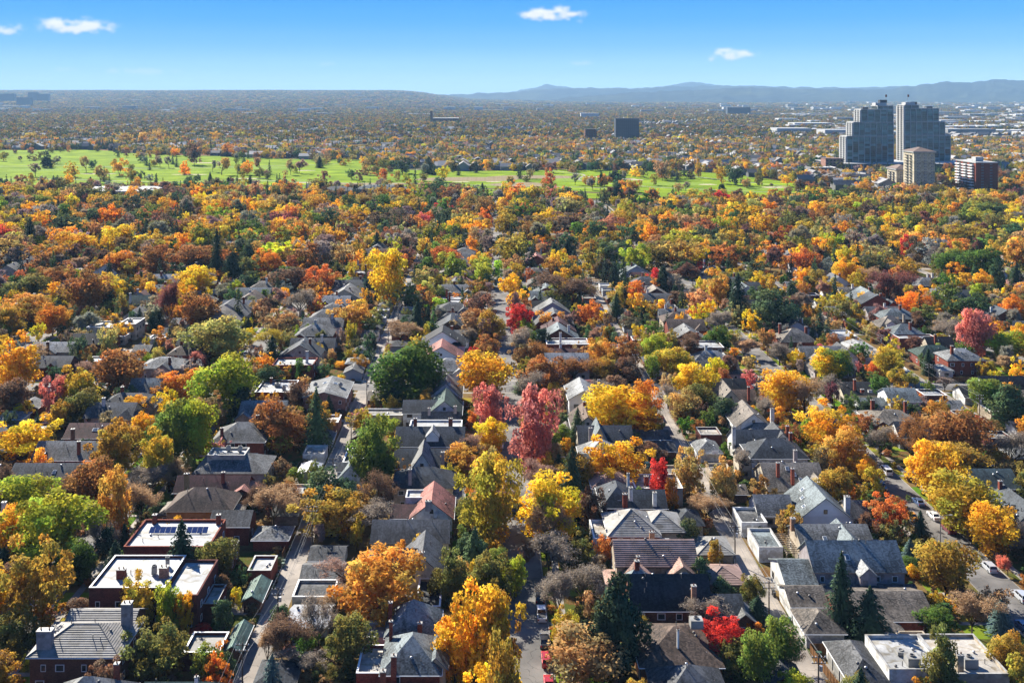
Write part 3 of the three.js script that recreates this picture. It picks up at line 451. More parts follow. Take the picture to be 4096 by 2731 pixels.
H('large two-storey house with blue-grey roof, white walls and a gabled dormer', [['gx', 68.6, 87.4, 208.4, 218.4, 6.3, 3.9, 'bluegrey', 'mauve'], ['gx', 62.2, 68.5, 206, 218, 4.2, 2.6, 'bluegrey', 'white'], ['gz', 77.3, 80.7, 206, 213, 6.2, 1.5, 'light', 'mauve', 3.6], ['gx', 69.5, 88.4, 204.4, 208.3, 3.3, 1.0, 'slate', 'mauve']], { sky: [[76.2, 210.4]], v: 3 });
H('low house with grey roofs and stone chimney behind the blue-grey house', [['gx', 70.4, 86.4, 221.4, 233, 4.8, 3.0, 'grey', 'beige'], ['gz', 77.4, 84.4, 219.6, 230, 4.8, 3.0, 'bluegrey', 'beige'], ['gx', 80.5, 88.2, 220.4, 227, 4.4, 1.2, 'charcoal', 'beige']], { ch: [[70, 227.6, 8.8, 1.0, 1.0, wallM.tanbrick]], sky: [[76, 223.6], [78.6, 221.6, .9, 1]] });
G('flat blue-grey garage with a white side wall beside the timber pergola', [['flat', 61.6, 67.0, 225, 235, 2.9, 0, 'bluegrey', 'white']]);
G('flat-roofed garage shaded by a young tree at the alley end', [['flat', 61, 67.2, 238, 247, 2.9, 0, 'charcoal', 'white']]);
H('white gable-fronted house with pale blue roof, skylights and white chimney', [['gz', 74.8, 88.2, 239.4, 253, 3.6, 5.2, 'bluegrey', 'sidewhite'], ['gx', 66.5, 75, 243, 252, 3.4, 3.0, 'grey', 'white'], ['gx', 88, 93, 242, 250, 3.2, 2.4, 'charcoal', 'beige']], { ch: [[87.6, 242, 8.0, 1.2, 1.2, wallM.white]], sky: [[78, 246, 1.1], [79, 249.2, 1.1], [77.2, 242.4, .9]] });
H('tan-roofed rambling house with many skylights and brick chimneys', [['gx', 73, 88, 257.5, 272, 3.6, 4.4, 'tan', 'cream'], ['gz', 82, 90, 255.8, 268, 3.4, 3.0, 'tan', 'cream']], { ch: [[76.4, 261, 9.2], [79.6, 259, 8.4], [83.4, 269, 9.6, .9, .9, wallM.mauve]], sky: [[79.4, 263, .9], [80.8, 261.4, .9], [82, 260, .8], [83, 259, .8]], v: 4 });
H('big house with black-slate hip roof beyond the tan rambling house', [['hip', 73, 88.2, 273.6, 284.6, 5.9, 3.6, 'slate', 'white'], ['gx', 69.5, 73, 274, 280, 5.2, 1.6, 'slate', 'cream']], { ch: [[86.4, 283, 9.6]] });
H('white house with dark gable roof and tall white chimney on its left', [['gx', 71.8, 86.5, 286.4, 296.5, 4.4, 3.4, 'slate', 'white'], ['gz', 82.5, 89.5, 289, 299, 4.4, 3.2, 'charcoal', 'white']], { ch: [[71.4, 287.4, 9.8, 1.0, .9, wallM.white], [87.8, 290.6, 9.0, .8, .8]] });
H('white half-timbered house with clipped grey gable and white chimney', [['gz', 76.5, 87, 304.5, 318, 4.4, 4.0, 'brown', 'white'], ['hip', 78.5, 90, 300.4, 308, 3.4, 2.2, 'grey', 'white']], { ch: [[88.4, 308, 8.6, 1.1, .8, wallM.white]] });
H('brown-shingled house with timbered gable near the street corner', [['gz', 77, 84.5, 328.6, 341, 4.4, 4.0, 'brown', 'cream'], ['gx', 80, 90, 331, 339.5, 4.2, 2.4, 'umber', 'cream']], { ch: [[87.2, 331, 8.6]] });
H('long black-roofed house at the corner beyond the timbered gable', [['gx', 75.2, 90, 343.6, 352, 4.0, 2.8, 'black', 'ochre']], {});
G('long low grey shed in the yard left of the white chimney house', [['flat', 64.6, 71, 300, 307, 2.8, 0, 'dusty', 'darkbrick']]);
G('white hip-roofed garage with a basketball hoop on its near side', [['hip', 60.9, 67.6, 286.5, 295.5, 2.8, 2.2, 'light', 'white']]);
G('low flat grey garage in front of the basketball-hoop garage', [['flat', 60.9, 66.8, 268, 276.6, 2.8, 0, 'gravel', 'beige']]);
G('small brown-roofed shed behind the wooden-fenced patio', [['gx', 61.6, 67.6, 258, 264, 2.5, 1.2, 'brown', 'brownbrick']]);
G('small flat garage with pale parapet at the far end of right alley', [['flat', 61, 65.4, 335.5, 344.5, 3.0, 0, 'gravel', 'mauve']]);
// ----- right of the right-hand street -----
H('dark steep-gabled house cut by the right edge beyond the street', [['gz', 122, 133, 232, 246, 4.6, 5.0, 'slate', 'cream'], ['gx', 119.5, 126, 236, 243, 3.4, 2.2, 'grey', 'cream']], { ch: [[126.5, 245.5, 10.4]] });
H('house with teal-grey gable roof in deep shade near right edge', [['gx', 126.5, 137.5, 256.5, 267.5, 4.6, 2.8, 'teal', 'darkbrick'], ['gz', 123.8, 129, 255, 263, 4.2, 2.0, 'teal', 'mauve']], {});
H('dark hip-roofed house behind the rusty trees at the right', [['hip', 124, 138, 272, 284, 4.8, 3.2, 'black', 'darkbrick']], {});
H('white-sided two-storey house with green-grey gable roof and small windows', [['gx', 131.6, 141.4, 324.6, 335.5, 6.0, 2.7, 'bluegrey', 'sidewhite'], ['gx', 122.5, 131.6, 326, 334, 3.6, 1.8, 'bluegrey', 'sidewhite']], { ch: [[127, 330, 7.8, 1.2, .9, wallM.white], [124.8, 331, 7.8, 1.0, .9]] });
H('house with low grey-tan hip roofs in front of the white-sided house', [['hip', 119.6, 134.4, 308.6, 321, 3.8, 2.6, 'tan', 'brick'], ['gz', 118.8, 125, 306.6, 314, 3.4, 1.8, 'brown', 'brick']], { ch: [[123.2, 318, 8.2, 1.1, .9], [133.4, 317.5, 8.0, .8, .8]] });
H('dark-roofed house with white gable end below the grey-tan hips', [['gx', 123.4, 139, 297.4, 306.2, 3.8, 3.0, 'slate', 'white']], {});
H('low house with broad black roof behind bare pink tree at right', [['gx', 121.8, 133, 339.4, 350, 3.9, 2.6, 'black', 'cream']], { ch: [[126, 341, 8.2]] });
G('white garage with black gable roof beside the far right alley', [['gx', 163, 170, 339.5, 348.6, 2.9, 2.4, 'black', 'white']]);
G('open-fronted carport with flat grey roof below the white black-roofed garage', [['flat', 163, 169.4, 322, 331, 2.8, 0, 'gravel', 'beige']]);
H('house with wide black gable roof and white gable end at right edge', [['gx', 172.4, 187.5, 344.5, 353, 4.2, 3.2, 'black', 'white']], {});
// ----- second block on the right -----
H('square red-brick house with pale blue hip roof and white sunroom', [['hip', 173.4, 187.4, 374.4, 385.4, 6.0, 3.2, 'light', 'brick'], ['hip', 168.6, 173.4, 370.6, 378, 3.2, 1.2, 'light', 'white']], { ch: [[176.2, 377.4, 10.6, 1.0, .9]] });
H('brick house with dark green hip roof left behind square brick house', [['hip', 168.6, 184, 388, 397.4, 4.0, 3.2, 'green', 'brick']], {});
H('house with plain black roof behind the dark green hip roof', [['gx', 178, 188.4, 400.5, 409, 4.4, 3.2, 'black', 'cream']], { ch: [[181, 402, 9]] });
H('brick house with white angular flat roof and grey hip, right middle', [['flat', 170.8, 186.4, 412, 419, 4.6, 0, 'white', 'brick'], ['hip', 171.4, 184, 419, 429, 5.2, 3.2, 'bluegrey', 'brick']], { ch: [[179, 421, 9.6, 1, .9]] });
H('brown-roofed house with dormer left of the white angular roof', [['hip', 171.4, 184, 433.4, 444, 4.6, 4.0, 'brown', 'beige'], ['gz', 174, 178, 433, 438, 6.2, 1.4, 'brown', 'white', 4.4]], { ch: [[182.6, 436, 9.6, .9, .9, wallM.beige]] });
H('brick house with broad tan hip roof at the right of centre', [['hip', 120.8, 135, 407.4, 419.5, 4.8, 4.2, 'tan', 'brick']], { ch: [[122.6, 416, 10.2, 1.0, .9], [132.8, 414, 9.4, 1, .9]] });
H('long grey house with several gables below the tan hip roof', [['gx', 122.6, 139.5, 386, 396, 4.4, 2.8, 'grey', 'sidegrey'], ['gz', 136, 143.5, 385, 397, 4.4, 3.0, 'charcoal', 'white']], {});
H('pinkish-brown roofed house with low gables near the avenue', [['gz', 121.5, 129, 368.4, 380, 4.0, 3.2, 'brown', 'mauve'], ['gx', 126, 137.5, 370.6, 378.6, 3.8, 2.4, 'brown', 'mauve']], { ch: [[128, 372, 8.4], [133.6, 374, 8.2, .8, .8, wallM.mauve]] });
G('white garage, middle one of three in a row by far alley', [['gz', 147, 156.8, 404, 413, 3.2, 1.4, 'pale', 'white']]);
G('white garage, nearest one of three in a row by far alley', [['gz', 147.4, 156.6, 389, 398, 3.2, 1.2, 'gravel', 'white']]);
G('white garage, farthest one of three in a row by far alley', [['flat', 147, 156.8, 421, 433, 3.2, 0, 'white', 'white']]);
// ----- left of the left-hand street -----
H('long grey-roofed house with brick chimney below the yellow tree, left', [['gx', -126.6, -108.6, 278.4, 289.5, 3.9, 3.2, 'grey', 'brick']], { ch: [[-114, 280, 8.2], [-119, 288, 9, .9, .9, wallM.brownbrick]], v: 5 });
H('dark charcoal house with several low roofs at the left edge', [['gx', -126.4, -108, 264.6, 273.4, 3.7, 2.6, 'charcoal', 'brick'], ['gx', -131, -117.5, 259, 264.4, 3.2, 1.4, 'slate', 'brick'], ['gz', -108, -104.6, 266, 273, 2.8, 1.2, 'grey', 'white']], { sky: [[-115, 266.4]], v: 4 });
H('house with dull purple-brown roof and skylight among dark trees, left', [['gx', -125, -112.4, 296, 306, 4.0, 2.6, 'maroon', 'brick']], { sky: [[-116.6, 298.5, 1.6]] });
H('low grey-hipped house behind the orange and pink trees, left', [['hip', -127.6, -113, 368.5, 380.5, 4.6, 2.8, 'light', 'mauve'], ['gz', -122, -115.5, 366.8, 374, 4.2, 2.4, 'grey', 'mauve']], { ch: [[-117, 370, 8.2, .8, .8, wallM.darkbrick]] });
H('long grey-roofed house with small front gable by the tall yellow tree', [['gx', -169, -155.5, 372, 382, 4.2, 2.8, 'charcoal', 'darkbrick'], ['gz', -163.6, -159, 370.8, 377, 4.0, 2.0, 'charcoal', 'darkbrick']], {});
H('cream house with pale grey gables and dark chimney at far left', [['gx', -178.6, -163, 392, 402, 4.8, 2.6, 'light', 'cream'], ['gz', -174, -168.5, 390.4, 398, 4.8, 2.0, 'light', 'cream']], { ch: [[-171, 390.2, 9, 1, .8, wallM.darkbrick]] });
H('house with dark blue-black roof in front of white flat terraces', [['gx', -170, -152.4, 407, 417, 4.2, 3.0, 'black', 'darkbrick']], {});
H('group of stepped white flat roofs and terraces at the left', [['flat', -171, -158, 428, 440, 5.4, 0, 'white', 'cream'], ['flat', -158, -150.6, 430, 442, 6.4, 0, 'dusty', 'cream'], ['flat', -163, -152, 421, 428, 3.2, 0, 'dusty', 'cream']], { ac: [[-165, 432, 5.4], [-155, 436, 6.4]] });
H('white house with long pale roof wing and dark green ridge, left middle', [['gx', -171.5, -156, 478, 488, 5.2, 3.6, 'green', 'white'], ['gz', -165, -156.8, 455, 478, 4.8, 2.6, 'light', 'white']], { ch: [[-170.4, 479, 10.4, .9, .9, wallM.white]] });

// ---------- the rest of the streets: houses on their lots, farther out ----------
const STREET_NAME = ['outermost left street', 'second street to the left', 'left-hand street', 'central street', 'right-hand street', 'second street to the right', 'outermost right street'];
const ALLEY_NAME = ['outermost left alley', 'second alley to the left', 'left alley', 'right alley', 'second alley to the right', 'outermost right alley'];
const clash = (x0, x1, d0, d1, m = 1.2) => footprints.some((f) => x0 < f[1] + m && x1 > f[0] - m && d0 < f[3] + m && d1 > f[2] - m);
{
  const R = rng(2024), lots = [], roofs = ['grey', 'grey', 'charcoal', 'charcoal', 'slate', 'light', 'brown', 'tan', 'bluegrey', 'black', 'umber', 'maroon', 'red', 'bluegrey'], walls = ['brick', 'brick', 'darkbrick', 'white', 'cream', 'beige', 'sidegrey', 'brownbrick', 'sidewhite', 'mauve'];
  const roofWord = { grey: 'grey', charcoal: 'dark grey', slate: 'slate', light: 'pale grey', brown: 'brown', tan: 'tan', bluegrey: 'blue-grey', black: 'black', umber: 'dark brown', maroon: 'maroon', red: 'red', white: 'white' };
  STREETS.forEach((sx, si) => { for (const s of [-1, 1]) for (const [a, b] of SPANS.slice(0, 4)) for (let d = Math.max(a, 168) + 3; d < b - 11;) { const w = 9.5 + R() * 3.2; lots.push([sx, si, s, d, w]); d += w + 3.2 + R() * 2.2; } });
  lots.sort((p, q) => p[3] - q[3]);
  let made = 0; const fresh = [];
  for (const [sx, si, s, d, w] of lots) {
    const depth = 13 + R() * 5, off = 14.5 + R() * 2.5, x0 = s > 0 ? sx + off : sx - off - depth, x1 = x0 + depth, k = R(), rk = roofs[Math.floor(R() * roofs.length)], wk = walls[Math.floor(R() * walls.length)], two = R() < (d < 560 ? .45 : .25), e = two ? 4.8 + R() * .6 : 3.2 + R() * .5, k2 = R(), k3 = R();
    if (made > 200 || !inFrame((x0 + x1) / 2, d + w / 2, 200) || clash(x0, x1, d, d + w)) continue;
    const t = k < .38 ? 'hip' : k < .64 ? 'gx' : k < .9 ? 'gz' : 'flat', r = w * (.24 + R() * .1), vols = [[t, x0, x1, d, d + w, e, t === 'flat' ? 0 : t === 'gz' ? Math.min(5, depth * .3) : r, t === 'flat' ? 'white' : rk, wk]];
    if (t !== 'flat' && d < 600) { const fx = s > 0 ? x0 - .8 : x1 - 4.6; vols.push([k2 < .5 ? 'gz' : 'hip', fx, fx + 5.4, d - 1.2, d + w * .6, e - .4, 1.6 + R(), rk, wk]); }
    const g = house('house', '', 'house', 'houses', vols, { ch: k3 < .8 ? [[lerp(x0, x1, .2 + R() * .6), lerp(d, d + w, .3 + R() * .5), e + r + 1.6, .9, .9, R() < .6 ? wallM.brick : wallM.white]] : [], v: 2, blind: d > 400 });
    fresh.push([g, sx, si, s, t === 'flat' ? 'white flat-roofed' : `${roofWord[rk]} ${t === 'hip' ? 'hip-roofed' : 'gable-roofed'}`]); made++;
  }
  const rank = (x, d, cat) => houseLog.filter((h) => h[2] === cat && Math.abs(h[0] - x) < 22 && h[1] < d).length;
  for (const [g, sx, si, s, desc] of fresh) g.userData.label = `${desc} house, ${ordinal(rank(sx + s * 23, -g.position.z, 'house'))} from camera, ${s < 0 ? 'left' : 'right'} of ${STREET_NAME[si]}`;
  const sheds = [];
  ALLEYS.forEach((ax, ai) => {
    for (const s of [-1, 1]) for (const [a, b] of SPANS.slice(0, 2)) for (let d = Math.max(a, 170) + 4; d < b - 10; d += 11 + R() * 9) {
      const w = 6 + R() * 2, l = 6.2 + R() * 1.5, x0 = s > 0 ? ax + 2.9 : ax - 2.9 - w, k = R(), rk = ['grey', 'charcoal', 'brown', 'slate', 'light'][Math.floor(R() * 5)], wk = walls[Math.floor(R() * walls.length)];
      if (!inFrame(x0 + w / 2, d, 120) || clash(x0, x0 + w, d, d + l, 1.5)) continue;
      const t = k < .35 ? 'flat' : k < .6 ? 'hip' : k < .8 ? 'gx' : 'gz', g = house('garage', '', 'garage', 'alley garages', [[t, x0, x0 + w, d, d + l, 2.7, 1.6, t === 'flat' ? (R() < .5 ? 'white' : 'gravel') : rk, wk]], { blind: true, v: 1 });
      sheds.push([g, ax, ai, s, t === 'flat' ? 'flat-roofed' : `${roofWord[rk]} ${t === 'hip' ? 'hip-roofed' : 'gabled'}`]);
    }
  });
  for (const [g, ax, ai, s, desc] of sheds) g.userData.label = `${desc} garage, ${ordinal(houseLog.filter((h) => h[2] === 'garage' && Math.abs(h[0] - ax - s * 6.5) < 6 && h[1] < -g.position.z).length)} from camera, ${s < 0 ? 'left' : 'right'} of ${ALLEY_NAME[ai]}`;
}
function ordinal(n) { const O = ['first', 'second', 'third', 'fourth', 'fifth', 'sixth', 'seventh', 'eighth', 'ninth', 'tenth', 'eleventh', 'twelfth', 'thirteenth', 'fourteenth', 'fifteenth', 'sixteenth', 'seventeenth', 'eighteenth', 'nineteenth', 'twentieth']; return n < 20 ? O[n] : ['', '', 'twenty', 'thirty', 'forty', 'fifty', 'sixty'][Math.floor((n + 1) / 10)] + ((n + 1) % 10 ? '-' + O[(n + 1) % 10 - 1] : ''); }

// front lawns, paths and back-yard paving on the lots
{
  const R = rng(77);
  for (const [hx, hd, cat] of houseLog) {
    if (cat !== 'house' || hd > 620) continue;
    const si = STREETS.reduce((b, s, i) => Math.abs(s - hx) < Math.abs(STREETS[b] - hx) ? i : b, 0), s = Math.sign(hx - STREETS[si]), a = STREETS[si] + s * 8.6, b = STREETS[si] + s * 15.5;
    const k = R();
    if (k < .8) structure('lawn', sheet(Math.min(a, b), Math.max(a, b), hd - 6.4, hd + 6.4, .008), k < .22 ? M.lawn : M.drylawn);
    if (R() < .8) { const v = STREETS[si] + s * 4.9, w = STREETS[si] + s * 6.8; structure('lawn', sheet(Math.min(v, w), Math.max(v, w), hd - 6.4, hd + 6.4, .009), R() < .15 ? M.lawn : M.drylawn); }
    const pd = hd + (R() - .5) * 7; structure('path', sheet(Math.min(STREETS[si] + s * 4.9, b), Math.max(STREETS[si] + s * 4.9, b), pd - .6, pd + .6, .0445), M.walk);
    if (R() < .55) { const al = ALLEYS.reduce((q, v) => Math.abs(v - hx) < Math.abs(q - hx) ? v : q, 1e9), t = Math.sign(hx - al); structure('driveway', sheet(Math.min(al + t * 2.5, al + t * 9), Math.max(al + t * 2.5, al + t * 9), hd - 3 + R() * 4, hd + 2 + R() * 3, .011), M.alley); }
  }
}

// ---------- golf course ----------
const GOLF = [[-760, 1235], [-690, 1115], [-520, 1085], [-330, 1075], [-190, 1095], [-60, 1070], [40, 1045], [180, 1000], [285, 988], [395, 1000], [405, 1075], [372, 1190], [330, 1330], [250, 1400], [120, 1420], [40, 1400], [-50, 1395], [-140, 1440], [-210, 1640], [-330, 1660], [-420, 1720], [-600, 1790], [-760, 1930], [-930, 1930], [-1060, 1800], [-1010, 1500], [-860, 1420]];
function inside(x, d, poly) { let c = false; for (let i = 0, j = poly.length - 1; i < poly.length; j = i++) { const [xi, yi] = poly[i], [xj, yj] = poly[j]; if (yi > d !== yj > d && x < (xj - xi) * (d - yi) / (yj - yi) + xi) c = !c; } return c; }
{
  const shape = new THREE.Shape(new THREE.CatmullRomCurve3(GOLF.map(([x, d]) => V3(x, d, 0)), true).getPoints(160).map((p) => new THREE.Vector2(p.x, p.y)));
  const flatShape = (s, y) => { const g = new THREE.ShapeGeometry(s), p = g.attributes.position; for (let i = 0; i < p.count; i++) { const x = p.getX(i), d = p.getY(i); p.setXYZ(i, x, y, -d); } g.computeVertexNormals(); const n = g.attributes.normal; if (n.getY(0) < 0) { const ix = g.index.array; for (let i = 0; i < ix.length; i += 3) [ix[i], ix[i + 1]] = [ix[i + 1], ix[i]]; g.computeVertexNormals(); } const uv = g.attributes.uv; for (let i = 0; i < p.count; i++) uv.setXY(i, p.getX(i), p.getZ(i)); return g; };
  const turf = tex(1024, (u, v) => {
    const x = u * 900, d = v * 900, a = fbm(u * 6 + .3, v * 10, 4, 2) , st = fbm(u * 3, v * 14 + 7, 3, 1), g = hash2(u * 1024, v * 1024), w = fbm(u * 50, v * 90, 3, 10);
    const fair = smooth(.42, .56, a * .5 + st * .5), stripe = Math.sin(x * .35 + d * .2) > 0 ? .02 : 0;
    return [lerp(.50, .70, fair) + (w - .5) * .3 + (g - .5) * .05 + stripe, lerp(.58, .80, fair) + (w - .5) * .26 + (g - .5) * .05 + stripe, lerp(.25, .32, fair) + (w - .5) * .12];
  });
  every(turf, 900);
  structure('golf_course', flatShape(shape, .35), matte({ name: 'golf turf', map: turf, color: rgb(.62, .66, .12), roughness: 1 }));
  const blob = (x, d, rx, rd, seed, n = 28) => { const R = rng(seed), o = R() * 9; return new THREE.Shape(Array.from({ length: n }, (_, i) => { const a = i / n * 6.283, k = .72 + .5 * fbm(Math.cos(a) * 1.3 + o, Math.sin(a) * 1.3 + o, 3); return new THREE.Vector2(x + Math.cos(a) * rx * k, d + Math.sin(a) * rd * k); })); };
  const sand = matte({ name: 'bunker sand', color: rgb(.62, .53, .38), map: plainTex, roughness: 1 }), rough = matte({ name: 'dry rough', color: rgb(.33, .26, .15), map: plainTex, roughness: 1 }), green = matte({ name: 'putting green', color: rgb(.24, .35, .04), map: plainTex, roughness: 1 });
  let q = 5;
  for (const [x, d, rx, rd] of [[-20, 1255, 62, 34], [40, 1180, 40, 30], [60, 1290, 60, 26], [-120, 1190, 70, 14]]) structure('dry_rough', flatShape(blob(x, d, rx, rd, q++), .36), rough);
  for (const [x, d, rx, rd] of [[-470, 1290, 40, 26], [-330, 1450, 46, 26], [-250, 1240, 42, 20], [120, 1250, 40, 28], [230, 1190, 48, 24], [300, 1130, 36, 22], [-620, 1420, 55, 30], [-560, 1640, 60, 34], [-150, 1320, 34, 20]]) structure('putting_green', flatShape(blob(x, d, rx, rd, q++), .372), green);
  for (const [x, d, rx, rd] of [[142, 1290, 15, 9], [176, 1260, 14, 9], [188, 1245, 9, 6], [-395, 1330, 26, 6], [-300, 1265, 24, 6], [-255, 1400, 16, 6], [-430, 1560, 30, 9], [-520, 1340, 26, 7], [330, 1145, 16, 8], [262, 1180, 11, 7], [-640, 1230, 30, 7], [-700, 1290, 34, 8], [-30, 1215, 11, 5], [10, 1218, 9, 5], [-215, 1205, 22, 5], [352, 1110, 9, 6]]) structure('bunker', flatShape(blob(x, d, rx, rd, q++), .384), sand);
  for (const pts of [[[-980, 1560], [-800, 1470], [-620, 1500], [-480, 1440], [-330, 1490], [-220, 1540]], [[-700, 1240], [-540, 1255], [-400, 1215], [-300, 1235], [-190, 1205], [-60, 1180], [60, 1160], [170, 1120]], [[90, 1400], [130, 1330], [118, 1240], [190, 1150], [260, 1110], [330, 1075]], [[250, 1390], [262, 1320], [300, 1240], [352, 1150]]]) structure('cart_path', ribbon(new THREE.CatmullRomCurve3(pts.map(([x, d]) => V3(x, d, 0))).getPoints(50).map((p) => [p.x, p.y]), 3, .4), M.walk);
  const creek = structure('creek_bank', ribbon(new THREE.CatmullRomCurve3([[-320, 1150], [-180, 1170], [-90, 1150], [-20, 1128], [60, 1120], [120, 1080], [170, 1060]].map(([x, d]) => V3(x, d, 0))).getPoints(50).map((p) => [p.x, p.y]), 12, .396), matte({ name: 'creek bank brush', color: rgb(.14, .11, .06), map: plainTex, roughness: 1 }));
}

// ---------- towers and other large buildings ----------
M.curtain = std({ name: 'tower glass', color: rgb(.012, .026, .027), roughness: .07 });
M.glazing = [[.015, .045, .048, .06], [.035, .10, .10, .12], [.06, .16, .155, .2], [.02, .06, .064, .08], [.12, .22, .22, .3], [.012, .03, .032, .05], [.06, .12, .11, .1]].map(([r, g, b, q], i) => std({ name: 'tower pane ' + i, color: rgb(r, g, b), roughness: q }));  // pane tints vary; the lighter teals have reflections painted into the colour
M.slab = std({ name: 'tower spandrel', color: rgb(.13, .16, .16), roughness: .5 });
M.concrete = std({ name: 'pale concrete', color: rgb(.60, .60, .58), map: plainTex, roughness: .8 });
M.mullion = std({ name: 'tower mullion', color: rgb(.27, .30, .30), roughness: .5 });
M.khaki = std({ name: 'khaki stucco', color: rgb(.62, .53, .36), map: plainTex, roughness: .9 });
M.darkface = std({ name: 'dark tower cladding', color: rgb(.028, .034, .045), roughness: .5 });
M.navy = std({ name: 'tower balcony dark', color: rgb(.05, .06, .075), roughness: .5 });
function glassTower(x, d, label, blocks, side, pent) {
  const g = thing('glass_tower', x, d, label, 'tower', 'high-rise blocks');
  for (const [x0, x1, z0, z1, h, y0] of blocks) {
    mesh('core', boxGeo(x0 - x + .4, x1 - x - .4, y0, h, d - z1 + .4, d - z0 - .4, 'D'), M.curtain, g);
    const bays = Math.max(1, Math.round((x1 - x0) / 8.6)), bw = (x1 - x0) / bays;
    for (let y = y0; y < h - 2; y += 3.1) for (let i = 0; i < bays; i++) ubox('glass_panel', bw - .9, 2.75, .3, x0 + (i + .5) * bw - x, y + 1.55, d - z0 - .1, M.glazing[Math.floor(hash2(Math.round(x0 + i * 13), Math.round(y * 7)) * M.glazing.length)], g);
    for (let y = y0 + 3.1; y < h - 1; y += 3.1) ubox('floor_slab', x1 - x0 + .3, .3, z1 - z0 + .3, (x0 + x1) / 2 - x, y, d - (z0 + z1) / 2, M.slab, g);
    ubox('parapet', x1 - x0 + 1, 1.3, z1 - z0 + 1, (x0 + x1) / 2 - x, h + .3, d - (z0 + z1) / 2, M.concrete, g);
    for (let px = x0; px <= x1 + .1; px += (x1 - x0) / Math.max(1, Math.round((x1 - x0) / 8.6))) ubox('mullion', .9, h - y0, .9, px - x, (h + y0) / 2, d - z0 + .3, M.mullion, g);
  }
  for (const [sx, z0, z1, h, y0] of side) {           // pale concrete fins with balconies on the sunlit flank
    for (const zz of [z0 + 2, (z0 + z1) / 2, z1 - 2]) ubox('concrete_fin', 2.2, h - y0, 4.4, sx - x - .9, (h + y0) / 2, d - zz, M.concrete, g);
    for (let y = y0 + 3.1; y < h; y += 3.1) ubox('balcony', 2.6, .45, z1 - z0 - 1, sx - x - 1.2, y, d - (z0 + z1) / 2, M.concrete, g);
  }
  for (const [px, pz, w, h, l, y, dark] of pent) ubox(dark ? 'plant_room' : 'roof_pavilion', w, h, l, px - x, y + h / 2, d - pz, dark ? M.darkface : M.concrete, g);
  return g;
}
